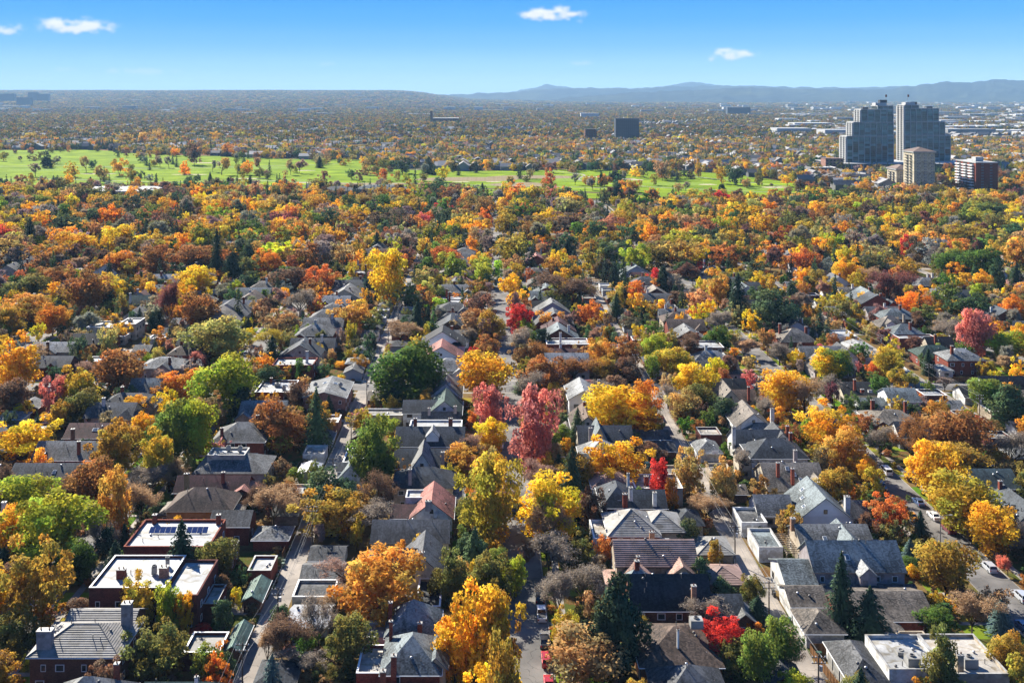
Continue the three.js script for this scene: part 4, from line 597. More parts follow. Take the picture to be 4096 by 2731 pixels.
{
  const a = glassTower(556, 1455, 'left one of the twin stepped glass towers, stepping down leftward', [[521, 588, 1440, 1466, 46.5, 8], [530.6, 588, 1440.5, 1466, 66.5, 46.5], [542, 588, 1441, 1466, 85, 66.5], [566, 588, 1441.5, 1466, 90, 85]], [[521, 1440, 1466, 46, 8], [530.6, 1441, 1465, 66, 46.5], [542, 1441, 1465, 84.5, 66.5]], [[573, 1454, 16, 5, 14, 90], [577, 1452, 10, 4.2, 8, 95, 1], [551, 1452, 8, 3, 7, 85.5, 1]]);
  ubox('flagpole', .35, 9, .35, 27, 103, -2, M.concrete, a); ubox('flag', 2.4, 3.6, .15, 28.4, 105, -2, wallM.brick, a);
  const b = glassTower(650, 1485, 'right one of the twin stepped glass towers, stepping down rightward', [[617, 684, 1470, 1496, 46.5, 8], [617, 676, 1470.5, 1496, 66.5, 46.5], [617, 667, 1471, 1496, 86, 66.5], [617, 638, 1471.5, 1496, 91, 86]], [[617, 1470, 1496, 90, 8]], [[628, 1484, 14, 4.5, 14, 91], [634, 1482, 9, 4.2, 8, 92, 1], [658, 1484, 9, 3, 8, 86.4, 1]]);
  ubox('flagpole', .35, 9, .35, -22, 103, -2, M.concrete, b); ubox('flag', 2.4, 3.6, .15, -20.6, 105, -2, wallM.brick, b);
  const p = thing('podium_building', 600, 1450, 'low dark podium joining the twin glass towers', 'building');
  mesh('wall', boxGeo(-104, 92, 0, 8.4, -50, 38), M.darkface, p); ubox('ledge', 198, .8, 90, -6, 8.8, -6, M.concrete, p); for (let i = 0; i < 12; i++) ubox('column', 1.4, 8, 1.4, -100 + i * 17, 4, 39, M.concrete, p);
  // khaki apartment tower with a hipped roof, and its lower twin
  for (const [x0, x1, d0, d1, h, floors, cols, label] of [[458.6, 481, 1069, 1096, 45.4, 14, 3, 'tall khaki apartment tower with brown hipped roof and left balconies'], [464, 482, 1128, 1154, 22.6, 7, 2, 'lower khaki apartment block with hipped roof behind the khaki tower']]) {
    const cx = (x0 + x1) / 2, cd = (d0 + d1) / 2, g = thing('apartment_tower', cx, cd, label, 'tower', 'high-rise blocks'), W = x1 - x0, L = d1 - d0;
    mesh('wall', boxGeo(-W / 2, W / 2, 0, h, -L / 2, L / 2, 'D'), M.khaki, g);
    const o = 1.4, m = (W + 2 * o) / 2, A = V3(-W / 2 - o, h, L / 2 + o), B = V3(W / 2 + o, h, L / 2 + o), C = V3(W / 2 + o, h, -L / 2 - o), D = V3(-W / 2 - o, h, -L / 2 - o), R0 = V3(0, h + 4.2, L / 2 + o - m), R1 = V3(0, h + 4.2, -L / 2 - o + m);
    mesh('roof', faces([[A, B, R0], [B, C, R1, R0], [C, D, R1], [D, A, R0, R1], [D, C, B, A]]), roofM.tilebrown, g);
    ubox('cornice', W + 2.2, 1.1, L + 2.2, 0, h - .7, 0, M.concrete, g);
    for (let f = 0; f < floors; f++) {
      const y = 2.2 + f * (h - 3.2) / floors;
      for (let c = 0; c < cols; c++) for (const s of [-.8, .8]) { const w = mesh('window', ringGeo, M.trim, g); w.scale.set(1.1, 1.5, .15); w.position.set(-W / 2 + (c + .6) * W / cols + s, y, L / 2); const pn = mesh('pane', UNIT, M.glass, w); pn.scale.set(.84, .88, .3); pn.position.z = .2; }
      for (let c = 0; c < 3; c++) { const w = mesh('window', ringGeo, M.trim, g); w.scale.set(1.2, 1.5, .15); w.position.set(-W / 2, y, L / 2 - (c * 9.5 + 3.5)); w.rotation.y = -Math.PI / 2; const pn = mesh('pane', UNIT, M.glass, w); pn.scale.set(.84, .88, .3); pn.position.z = .2; }
      ubox('balcony', 1.6, 1.0, 5, -W / 2 - .8, y - .6, L / 2 - 8.6, M.darktrim, g); ubox('balcony', 1.6, 1.0, 5, -W / 2 - .8, y - .6, L / 2 - 17.8, M.darktrim, g);
    }
  }
  { // red brick block with rows of white balconies
    const g = thing('apartment_tower', 518, 1054, 'red-brown brick block with stacked white balconies at right', 'tower', 'high-rise blocks');
    mesh('wall', boxGeo(-11.4, 11.4, 0, 35.6, -22, 22, 'D'), wallM.brick, g); ubox('parapet', 23.4, .9, 44.6, 0, 36, 0, M.concrete, g);
    ubox('plant_room', 8, 5, 9, -2, 38.6, 6, M.concrete, g);
    for (let f = 0; f < 11; f++) { const y = 3.4 + f * 2.95; for (const z of [-15, -1, 13]) { ubox('balcony', 2.4, 1.05, 9.5, -12.5, y, z, M.trim, g); ubox('balcony_opening', .3, 1.7, 8.5, -11.5, y + 1.42, z, M.glass, g); } for (const x of [-4.6, 4.4]) { for (const s of [-.7, .7]) ubox('window', 1, 1.3, .25, x + s, y + 1.2, 22.05, M.slab, g); } }
  }
  const plainBlock = (name, x0, x1, d0, d1, h, mat, label, roof = M.concrete, rows = 0, dark = M.glass) => {
    const g = thing(name, (x0 + x1) / 2, (d0 + d1) / 2, label, 'building', 'larger buildings'), W = x1 - x0, L = d1 - d0;
    mesh('wall', boxGeo(-W / 2, W / 2, 0, h, -L / 2, L / 2, 'DT'), mat, g); ubox('roof', W + .6, .8, L + .6, 0, h + .4, 0, roof, g);
    for (let r = 0; r < rows; r++) { const y = (r + .55) * h / rows; for (let c = 0, n = Math.max(2, Math.round(W / 5)); c < n; c++) ubox('window', W / n * .55, h / rows * .42, .3, -W / 2 + (c + .5) * W / n, y, L / 2 + .1, dark, g); }
    return g;
  };
  plainBlock('flat_block', 487, 502, 1088, 1104, 8, wallM.grey, 'small grey flat block right of the khaki tower, left half', M.concrete, 2);
  plainBlock('flat_block', 502.6, 514, 1078, 1094, 7, wallM.white, 'small pale flat block beside the brick balcony tower', M.concrete, 2);
  plainBlock('apartment_block', 474, 499, 1392, 1412, 17, wallM.pinkbrick, 'tan apartment block at the left foot of the twin towers', roofM.pink, 4);
  plainBlock('apartment_block', 440, 462, 1330, 1346, 9, wallM.pinkbrick, 'low tan apartment block beside the golf course corner', M.concrete, 3);
  plainBlock('apartment_block', 392, 414, 1180, 1198, 9, wallM.beige, 'beige two-storey block below the khaki towers', roofM.tan, 3);
  plainBlock('office_tower', 296, 349, 2270, 2300, 53, M.darkface, 'dark slab tower standing alone above the trees', M.darkface, 16, M.navy);
  plainBlock('office_tower', 224, 250, 2245, 2266, 30, wallM.brownbrick, 'brown mid-rise block left of the dark slab tower', roofM.brown, 8, M.navy);
  plainBlock('low_block', 232, 290, 2215, 2235, 7, wallM.white, 'low white block at the foot of the brown mid-rise', M.trim);
  plainBlock('low_block', 318, 380, 2205, 2235, 9, wallM.white, 'low white block at the foot of the dark slab tower', M.trim);
  plainBlock('clubhouse_shed', -415, -337, 1003, 1060, 8.5, wallM.beige, 'long white-roofed hall at the near edge of the golf course', roofM.white);
  for (const [x0, x1, d0, d1, h, r, lab] of [[-172, -138, 1042, 1064, 6, 'slate', 'left'], [-136, -84, 1048, 1066, 7, 'bluegrey', 'middle'], [-118, -70, 1022, 1036, 5, 'charcoal', 'front']]) house('clubhouse', `${lab} wing of the grey-roofed clubhouse beside the golf course`, 'clubhouse', 'clubhouse wings', [['hip', x0, x1, d0, d1, h, 4, r, 'mauve']], { blind: true });
  plainBlock('office_tower', -3945, -3823, 8400, 8440, 92, M.navy, 'hazy blue office block at the far left horizon', M.slab);
  plainBlock('office_tower', -4620, -4480, 9500, 9540, 125, M.navy, 'distant hazy office tower on the left skyline, leftmost', M.slab);
  plainBlock('office_tower', -4400, -4310, 9600, 9640, 138, M.navy, 'distant hazy office tower on the left skyline, tallest', M.slab);
  plainBlock('office_tower', -4300, -4200, 9600, 9640, 122, M.navy, 'distant hazy office tower on the left skyline, rightmost', M.slab);
  plainBlock('bell_tower', -205, -197, 3710, 3722, 48, wallM.darkbrick, 'slim brick tower beside a long pale roof in the distance', roofM.maroon);
  plainBlock('hall', -196, -100, 3700, 3740, 22, wallM.darkbrick, 'long brick hall with pale roof beside the slim tower', M.trim);
  plainBlock('office_tower', 1260, 1380, 5200, 5240, 45, M.navy, 'blue-grey block in the commercial strip left of the twin towers', M.slab);
  plainBlock('office_block', 420, 500, 4400, 4430, 28, wallM.white, 'white slab in the right distance above the trees', M.trim);
  plainBlock('brick_block', 1190, 1280, 2960, 3000, 16, wallM.brick, 'long red-brick block right of the twin towers', M.concrete, 4, M.trim);
}

// ---------- tree shapes: each built once, about 12 m tall and 12 m wide, then cloned or instanced ----------
class Leaves { // many small leaf cards
  constructor() { this.p = []; this.n = []; this.c = []; }
  card(x, y, z, nx, ny, nz, w, h, sx, sy, sz, col, spin) { // quad centred at x y z facing n, shading normal s
    let tx = ny * .37 - nz, ty = nz * .61 - nx * .37, tz = nx - ny * .61; let l = Math.hypot(tx, ty, tz) || 1; tx /= l; ty /= l; tz /= l;
    let bx = ny * tz - nz * ty, by = nz * tx - nx * tz, bz = nx * ty - ny * tx;
    const c = Math.cos(spin), s = Math.sin(spin), ux = (tx * c + bx * s) * w, uy = (ty * c + by * s) * w, uz = (tz * c + bz * s) * w, vx = (bx * c - tx * s) * h, vy = (by * c - ty * s) * h, vz = (bz * c - tz * s) * h;
    const q = [[-1, -.35], [.15, -1], [1, .3], [-.2, 1]];
    for (const k of [0, 1, 2, 0, 2, 3]) { const [a, b] = q[k]; this.p.push(x + ux * a + vx * b, y + uy * a + vy * b, z + uz * a + vz * b); this.n.push(sx, sy, sz); this.c.push(col[0], col[1], col[2]); }
  }
  geo() { const g = new THREE.BufferGeometry(); g.setAttribute('position', new THREE.Float32BufferAttribute(this.p, 3)); g.setAttribute('normal', new THREE.Float32BufferAttribute(this.n, 3)); g.setAttribute('color', new THREE.Float32BufferAttribute(this.c, 3)); return g; }
}
function fitted(t) { // crown outline brought to a 12 m wide, 12 m tall frame
  const p = t.crown.attributes.position, r = [], n = p.count; let top = 0;
  for (let i = 0; i < n; i += 3) { r.push(Math.hypot(p.getX(i), p.getZ(i))); top = Math.max(top, p.getY(i)); }
  r.sort((a, b) => a - b); const k = 6 / r[Math.floor(r.length * .935)], ky = 12 / top;
  for (const g of [t.crown, t.trunk]) if (g) { const q = g.attributes.position; for (let i = 0; i < q.count; i++) q.setXYZ(i, q.getX(i) * k, q.getY(i) * ky, q.getZ(i) * k); }
  return t;
}
const norm3 = (x, y, z) => { const l = Math.hypot(x, y, z) || 1; return [x / l, y / l, z / l]; };
function limb(out, a, b, ra, rb, sides = 5) { // tapered branch, appended as triangles
  const d = V3(b[0] - a[0], b[1] - a[1], b[2] - a[2]).normalize(), t = Math.abs(d.y) > .9 ? V3(1, 0, 0) : V3(0, 1, 0), u = V3().crossVectors(d, t).normalize(), w = V3().crossVectors(d, u);
  for (let i = 0; i < sides; i++) {
    const q = [i, i + 1].map((k) => { const an = k / sides * Math.PI * 2; return [u.x * Math.cos(an) + w.x * Math.sin(an), u.y * Math.cos(an) + w.y * Math.sin(an), u.z * Math.cos(an) + w.z * Math.sin(an)]; });
    const P = (o, r, k) => [o[0] + q[k][0] * r, o[1] + q[k][1] * r, o[2] + q[k][2] * r], f = [P(a, ra, 0), P(a, ra, 1), P(b, rb, 1), P(b, rb, 0)], nn = [0, 1, 1, 0];
    for (const k of [0, 2, 1, 0, 3, 2]) { out.p.push(...f[k]); out.n.push(...q[nn[k]]); }
  }
}
function limbGeo(out) { const g = new THREE.BufferGeometry(); g.setAttribute('position', new THREE.Float32BufferAttribute(out.p, 3)); g.setAttribute('normal', new THREE.Float32BufferAttribute(out.n, 3)); return g; }
// broad-leaved crown: lobes of leaves; rx, y0..y1 give the outline, `open` thins it out
function leafyTree(seed, o) {
  const R = rng(seed), L = new Leaves(), B = { p: [], n: [] }, { lobes, leaves, size, y0 = 2.6, y1 = 12, rx = 5.4, top = .5, lobe = 2.0, wild = .3, trunk = true, cone = 0 } = o;
  const cy = lerp(y0, y1, top), pts = [];
  for (let i = 0; i < lobes; i++) {
    const t = (i + .5) / lobes, yy = 1 - 2 * t, ph = i * 2.39996 + R() * .8, r = Math.sqrt(1 - yy * yy), k = .62 + R() * .34 * (1 + wild);
    const lr = lobe * (.7 + R() * .6);
    const ex = Math.max(.5, rx - lr * .75) * k, ey = (yy > 0 ? y1 - cy - lr * .6 : cy - y0 - lr * .5) * k;
    const dip = (yy < 0 ? lerp(.84, 1, cone) : 1) * (1 - cone * (yy + 1) / 2);
    pts.push([Math.cos(ph) * r * ex * dip + (R() - .5) * wild, cy + yy * ey + (R() - .5) * wild, Math.sin(ph) * r * ex * dip + (R() - .5) * wild, lr, .78 + R() * .42, (R() - .5) * .5]);
  }
  for (let i = 0; i < lobes * .25; i++) pts.push([(R() - .5) * rx * .7, lerp(y0, y1, .35 + R() * .45), (R() - .5) * rx * .7, lobe * .9, .9 + R() * .2, 0]);
  const per = Math.ceil(leaves / pts.length);
  for (const [px, py, pz, lr, br, hue] of pts) {
    const n = Math.round(per * (lr * lr) / (lobe * lobe));
    for (let i = 0; i < n; i++) {
      const [dx, dy, dz] = norm3(R() - .5, R() - .5 + .08, R() - .5), rr = lr * Math.pow(.15 + .85 * R(), .45) * (1 + (R() - .5) * .25);
      const x = px + dx * rr, y = py + dy * rr * .82, z = pz + dz * rr;
      const out = norm3(x, (y - cy) * 1.1, z), nn = norm3(dx * .6 + (R() - .5) * 1.5, dy * .6 + (R() - .5) * 1.5 + .25, dz * .6 + (R() - .5) * 1.5);
      const side = nn[0] * out[0] + nn[1] * out[1] + nn[2] * out[2] < 0 ? -1 : 1, sn = norm3(nn[0] * side * .75 + out[0] * .4 + dx * .35, nn[1] * side * .75 + out[1] * .4 + dy * .35, nn[2] * side * .75 + out[2] * .4 + dz * .35);
      const b = br * (.78 + R() * .44), h = hue + (R() - .5) * .22, s = size * (.6 + R() * .75);
      L.card(x, y, z, nn[0] * side, nn[1] * side, nn[2] * side, s, s * .62, sn[0], sn[1], sn[2], [b * (1 + h * .35), b * (1 - h * .55), b * (1 - h)], R() * 6.28);
    }
  }
  if (trunk) {
    limb(B, [0, -.2, 0], [.08, y0 + .6, .05], .30, .22, 7);
    const forks = o.limbs ?? 6;
    for (let i = 0; i < forks; i++) {
      const p = pts[Math.floor((i + .5) / forks * lobes)], m = [p[0] * .45 + (R() - .5) * .5, lerp(y0 + .4, p[1], .45), p[2] * .45 + (R() - .5) * .5];
      limb(B, [.08, y0 * .85 + .4 + R() * .3, .05], m, .17, .10, 5); limb(B, m, [p[0], p[1], p[2]], .10, .035, 4);
      for (let q = 0; q < 2; q++) { const w = pts[Math.floor(R() * lobes)]; if (Math.hypot(w[0] - m[0], w[1] - m[1], w[2] - m[2]) < 5.5) limb(B, m, [w[0], w[1], w[2]], .07, .02, 3); }
    }
  }
  return fitted({ crown: L.geo(), trunk: trunk ? limbGeo(B) : null });
}
// leafless or thin crown: branching twigs, some leaves left
function bareTree(seed, o) {
  const R = rng(seed), L = new Leaves(), B = { p: [], n: [] }, T = { p: [], n: [] }, { y1 = 12, rx = 5.2, fork = 5, twigs = 3, levels = 4, left = 900, y0 = 2.4, lean = 1, size = .15, streak = 0 } = o, tips = [];
  function grow(a, dir, len, r, lev) {
    const b = [a[0] + dir[0] * len, a[1] + dir[1] * len, a[2] + dir[2] * len];
    limb(lev < 2 ? B : T, a, b, r, r * .62, lev < 2 ? 5 : 3);
    if (lev >= levels) { tips.push(b); return; }
    const n = lev === 0 ? fork : lev === 1 ? 4 : twigs + 1;
    for (let i = 0; i < n; i++) {
      const sp = lev === 0 ? .72 : .62, nd = norm3(dir[0] + (R() - .5) * 2 * sp * lean, dir[1] + (R() - .35) * sp, dir[2] + (R() - .5) * 2 * sp * lean), st = lev === 0 ? [b[0], b[1] - R() * .6, b[2]] : [lerp(a[0], b[0], .45 + .55 * R()), lerp(a[1], b[1], .45 + .55 * R()), lerp(a[2], b[2], .45 + .55 * R())];
      grow(st, nd, len * (lev === 0 ? 1.15 : .74) * (.75 + R() * .5), r * (lev < 2 ? .52 : .58), lev + 1);
    }
  }
  grow([0, -.2, 0], [0, 1, 0], y0, .26, 0);
  let mx = 0, my = 0; for (const t of tips) { mx = Math.max(mx, Math.hypot(t[0], t[2])); my = Math.max(my, t[1]); }
  const kx = rx / mx, ky = y1 / my;
  for (const g of [B, T]) for (let i = 0; i < g.p.length; i += 3) { g.p[i] *= kx; g.p[i + 1] *= ky; g.p[i + 2] *= kx; }
  for (let i = 0; i < left; i++) {
    const t = tips[Math.floor(R() * tips.length)], x = t[0] * kx + (R() - .5) * 1.1, y = t[1] * ky + (R() - .5) * 1.1, z = t[2] * kx + (R() - .5) * 1.1, n = norm3(R() - .5, R() - .2, R() - .5), b = .75 + R() * .5, h = (R() - .5) * .25, s = size * (.6 + R() * .8);
    { const long = streak && R() < .62; L.card(x, y, z, ...n, long ? s * 3.4 : s, long ? s * .2 : s * .65, ...n, [b * (1 + h * .3), b * (1 - h * .4), b * (1 - h)], R() * 6.28); }
  }
  const tw = limbGeo(T), lg = L.geo(); tw.setAttribute('color', new THREE.Float32BufferAttribute(new Float32Array(T.p.length).fill(.62), 3));
  return fitted({ crown: mergeGeometries([tw, lg]), trunk: limbGeo(B) });
}
// spruce: whorls of drooping boughs
function spruceTree(seed, o) {
  const R = rng(seed), L = new Leaves(), B = { p: [], n: [] }, { rx = 6.2, y1 = 12, tiers = 28, boughs = 19, cards = 10, y0 = .4, power = .8, size = .5, droop = .32, gap = 0 } = o;
  for (let t = 0; t < tiers; t++) {
    const f = t / (tiers - 1), y = lerp(y0, y1 - .5, f), reach = rx * Math.pow(1 - f, power) * (.86 + R() * .2) + .22, n = Math.max(5, Math.round(boughs * (1 - f * .62)));
    for (let b = 0; b < n; b++) {
      if (R() < gap) continue;
      const an = b / n * 6.283 + t * 1.3 + R() * .5, len = reach * (.78 + R() * .34), m = Math.max(2, Math.round(cards * len / rx) + 1), br = .8 + R() * .4;
      for (let c = 0; c < m; c++) {
        const k = (c + .5 + (R() - .5) * .5) / m, r = len * k, yy = y - droop * r * k - R() * .12 + (k > .85 ? .1 : 0), side = (R() - .5) * .75 * (1.2 - k), x = Math.cos(an) * r - Math.sin(an) * side, z = Math.sin(an) * r + Math.cos(an) * side;
        const nn = norm3(Math.cos(an) * .5 + (R() - .5), .75 + R() * .4, Math.sin(an) * .5 + (R() - .5)), bb = br * (.75 + R() * .5), s = size * (.75 + R() * .5);
        L.card(x, yy, z, ...nn, s, s * .5, ...norm3(nn[0] * .5 + Math.cos(an) * .7, nn[1] * .6, nn[2] * .5 + Math.sin(an) * .7), [bb, bb * (1 + (R() - .5) * .1), bb], an + (R() - .5));
      }
    }
  }
  for (let i = 0; i < 12; i++) L.card((R() - .5) * .2, y1 - .4 + R() * .4, (R() - .5) * .2, ...norm3(R() - .5, .2, R() - .5), .12, .3, 0, 1, 0, grey(1), 0);
  limb(B, [0, -.2, 0], [0, y1 * .9, 0], .26, .04, 6);
  return fitted({ crown: L.geo(), trunk: limbGeo(B) });
}
const SHAPES = {
  r: [1, 2, 3, 4, 5].map((s) => leafyTree(s * 17, { lobes: [34, 44, 28, 52, 38][s - 1], leaves: 7000, size: .31, lobe: [1.9, 1.6, 2.2, 1.45, 1.75][s - 1], wild: [.9, 1.4, .8, 1.7, 1.2][s - 1], rx: 5.9, top: [.5, .45, .55, .5, .42][s - 1], y0: [.9, 1.4, .7, 1.2, .6][s - 1] })),
  t: [1, 2, 3].map((s) => leafyTree(s * 31 + 5, { lobes: [46, 38, 54][s - 1], leaves: 6600, size: .31, lobe: [1.5, 1.8, 1.35][s - 1], wild: 1.2, rx: 5.7, top: [.42, .38, .5][s - 1], y0: [.6, .4, .9][s - 1] })),
  b: [1, 2, 3].map((s) => bareTree(s * 13 + 2, { left: [5200, 3800, 6200][s - 1], streak: 1, fork: [5, 6, 5][s - 1], twigs: 3, levels: 4 + (s === 2 ? 0 : 0), size: .15 })),
  s: [1, 2, 3].map((s) => spruceTree(s * 7 + 1, { gap: [.05, .12, .08][s - 1], power: [.62, .7, .56][s - 1], droop: [.3, .36, .22][s - 1] })),
  p: [1, 2].map((s) => leafyTree(s * 41 + 3, { cone: .55, lobes: [64, 54][s - 1], leaves: 8200, size: .29, lobe: 1.5, wild: 1.3, rx: 5.8, y0: .6, top: .45 })),
  c: [1].map((s) => leafyTree(77, { lobes: 40, leaves: 4600, size: .27, lobe: 1.3, wild: .5, rx: 5.6, y0: .3, top: .4, cone: .3 })),
  h: [1, 2].map((s) => leafyTree(s * 53, { lobes: 26, leaves: 3000, size: .42, lobe: 2.0, wild: .8, rx: 5.8, y0: -.5, top: .35, trunk: false })),
};
const MID = {
  r: [1, 2, 3, 4, 5, 6, 7].map((s) => leafyTree(s * 19 + 4, { lobes: [26, 34, 16, 30, 22, 40, 13][s - 1], leaves: 1700, size: .52, lobe: [2.0, 1.6, 2.3, 1.7, 1.9, 1.35, 2.1][s - 1], wild: [1.4, 2.2, 2.8, 1.8, 3.2, 2.0, 4][s - 1], rx: 5.9, top: [.48, .6, .4, .5, .55, .35, .5][s - 1], y0: [1.2, 2, .6, 1.6, 1, .4, 1.4][s - 1], limbs: 3 })),
  b: [1, 2].map((s) => bareTree(s * 29, { left: 1500, streak: 1, fork: 5, twigs: 2, levels: 3, size: .36 })),
  s: [1, 2].map((s) => spruceTree(s * 37, { tiers: 14, boughs: 11, cards: 5, size: .8, gap: .06 })),
  h: [1].map(() => leafyTree(91, { lobes: 18, leaves: 620, size: .85, lobe: 2.2, wild: .9, rx: 5.8, y0: -.5, top: .35, trunk: false })),
};
const FAR = {
  r: [1, 2, 3].map((s) => leafyTree(s * 23 + 9, { lobes: 12, leaves: 150, size: 1.7, lobe: 2.4, wild: .8, rx: 6, top: .45, y0: .5, trunk: false })),
  s: [1].map(() => spruceTree(88, { tiers: 6, boughs: 7, cards: 2, size: 1.7 })),
};
// leaf colours (base colours of the leaves themselves)
const LEAF = {
  Y: [.78, .55, .03, 'bright yellow'], G: [.74, .43, .03, 'golden yellow'], Y2: [0.502, 0.376, 0.0399, 'olive yellow'], YG: [0.433, 0.388, 0.103, 'pale yellow-green'], YT: [0.524, 0.353, 0.103, 'straw gold'], L: [0.376, 0.41, 0.0342, 'lime green'],
  N: [0.0969, 0.16, 0.0251, 'green'], N2: [0.194, 0.251, 0.0399, 'fresh green'], V: [.205, .19, .045, 'olive'], A: [.42, .27, .04, 'bronze'], O: [.68, .29, .035, 'orange'], O2: [.62, .345, .06, 'amber orange'], O4: [.80, .27, .02, 'vivid orange'], OT: [.46, .295, .115, 'tan orange'],
  R: [.37, .17, .05, 'rust'], D: [.21, .125, .075, 'dark russet'], RC: [.58, .18, .04, 'red-orange'], C: [.60, .055, .04, 'crimson'], P: [.62, .21, .16, 'pinkish red'], M: [.23, .085, .07, 'maroon'],
  PB: [.38, .235, .175, 'pinkish brown'], B: [.31, .255, .20, 'grey-brown'], T: [0.456, 0.296, 0.16, 'pale tan'], K: [0.0813, 0.125, 0.05, 'dull green'], S: [0.0375, 0.065, 0.035, 'dark green'], U: [0.0813, 0.131, 0.119, 'blue-green'],
};
const leafMat = {}, needle = new Set(['K', 'S', 'U']);
for (const [k, c] of Object.entries(LEAF)) leafMat[k] = new THREE.MeshPhysicalMaterial({ name: 'leaves ' + c[3], color: rgb(c[0], c[1], c[2]), vertexColors: true, roughness: .95, side: THREE.DoubleSide, transmission: needle.has(k) ? .15 : .54, thickness: 0, specularIntensity: .08 });
const tintMat = new THREE.MeshPhysicalMaterial({ name: 'leaves tinted', color: rgb(1, 1, 1), vertexColors: true, roughness: .95, side: THREE.DoubleSide, transmission: .5, thickness: 0, specularIntensity: .06 });
M.bark = std({ name: 'bark', color: rgb(.10, .075, .055), roughness: 1 });
const KINDS = { r: ['broadleaf_tree', 'tree', 'broad leafy tree'], t: ['broadleaf_tree', 'tree', 'tall leafy tree'], b: ['sparse_tree', 'tree', 'thin-leaved tree'], s: ['spruce_tree', 'conifer', 'spruce'], p: ['pine_tree', 'conifer', 'pine'], c: ['columnar_tree', 'conifer', 'narrow column tree'], h: ['shrub', 'shrub', 'shrub'] };

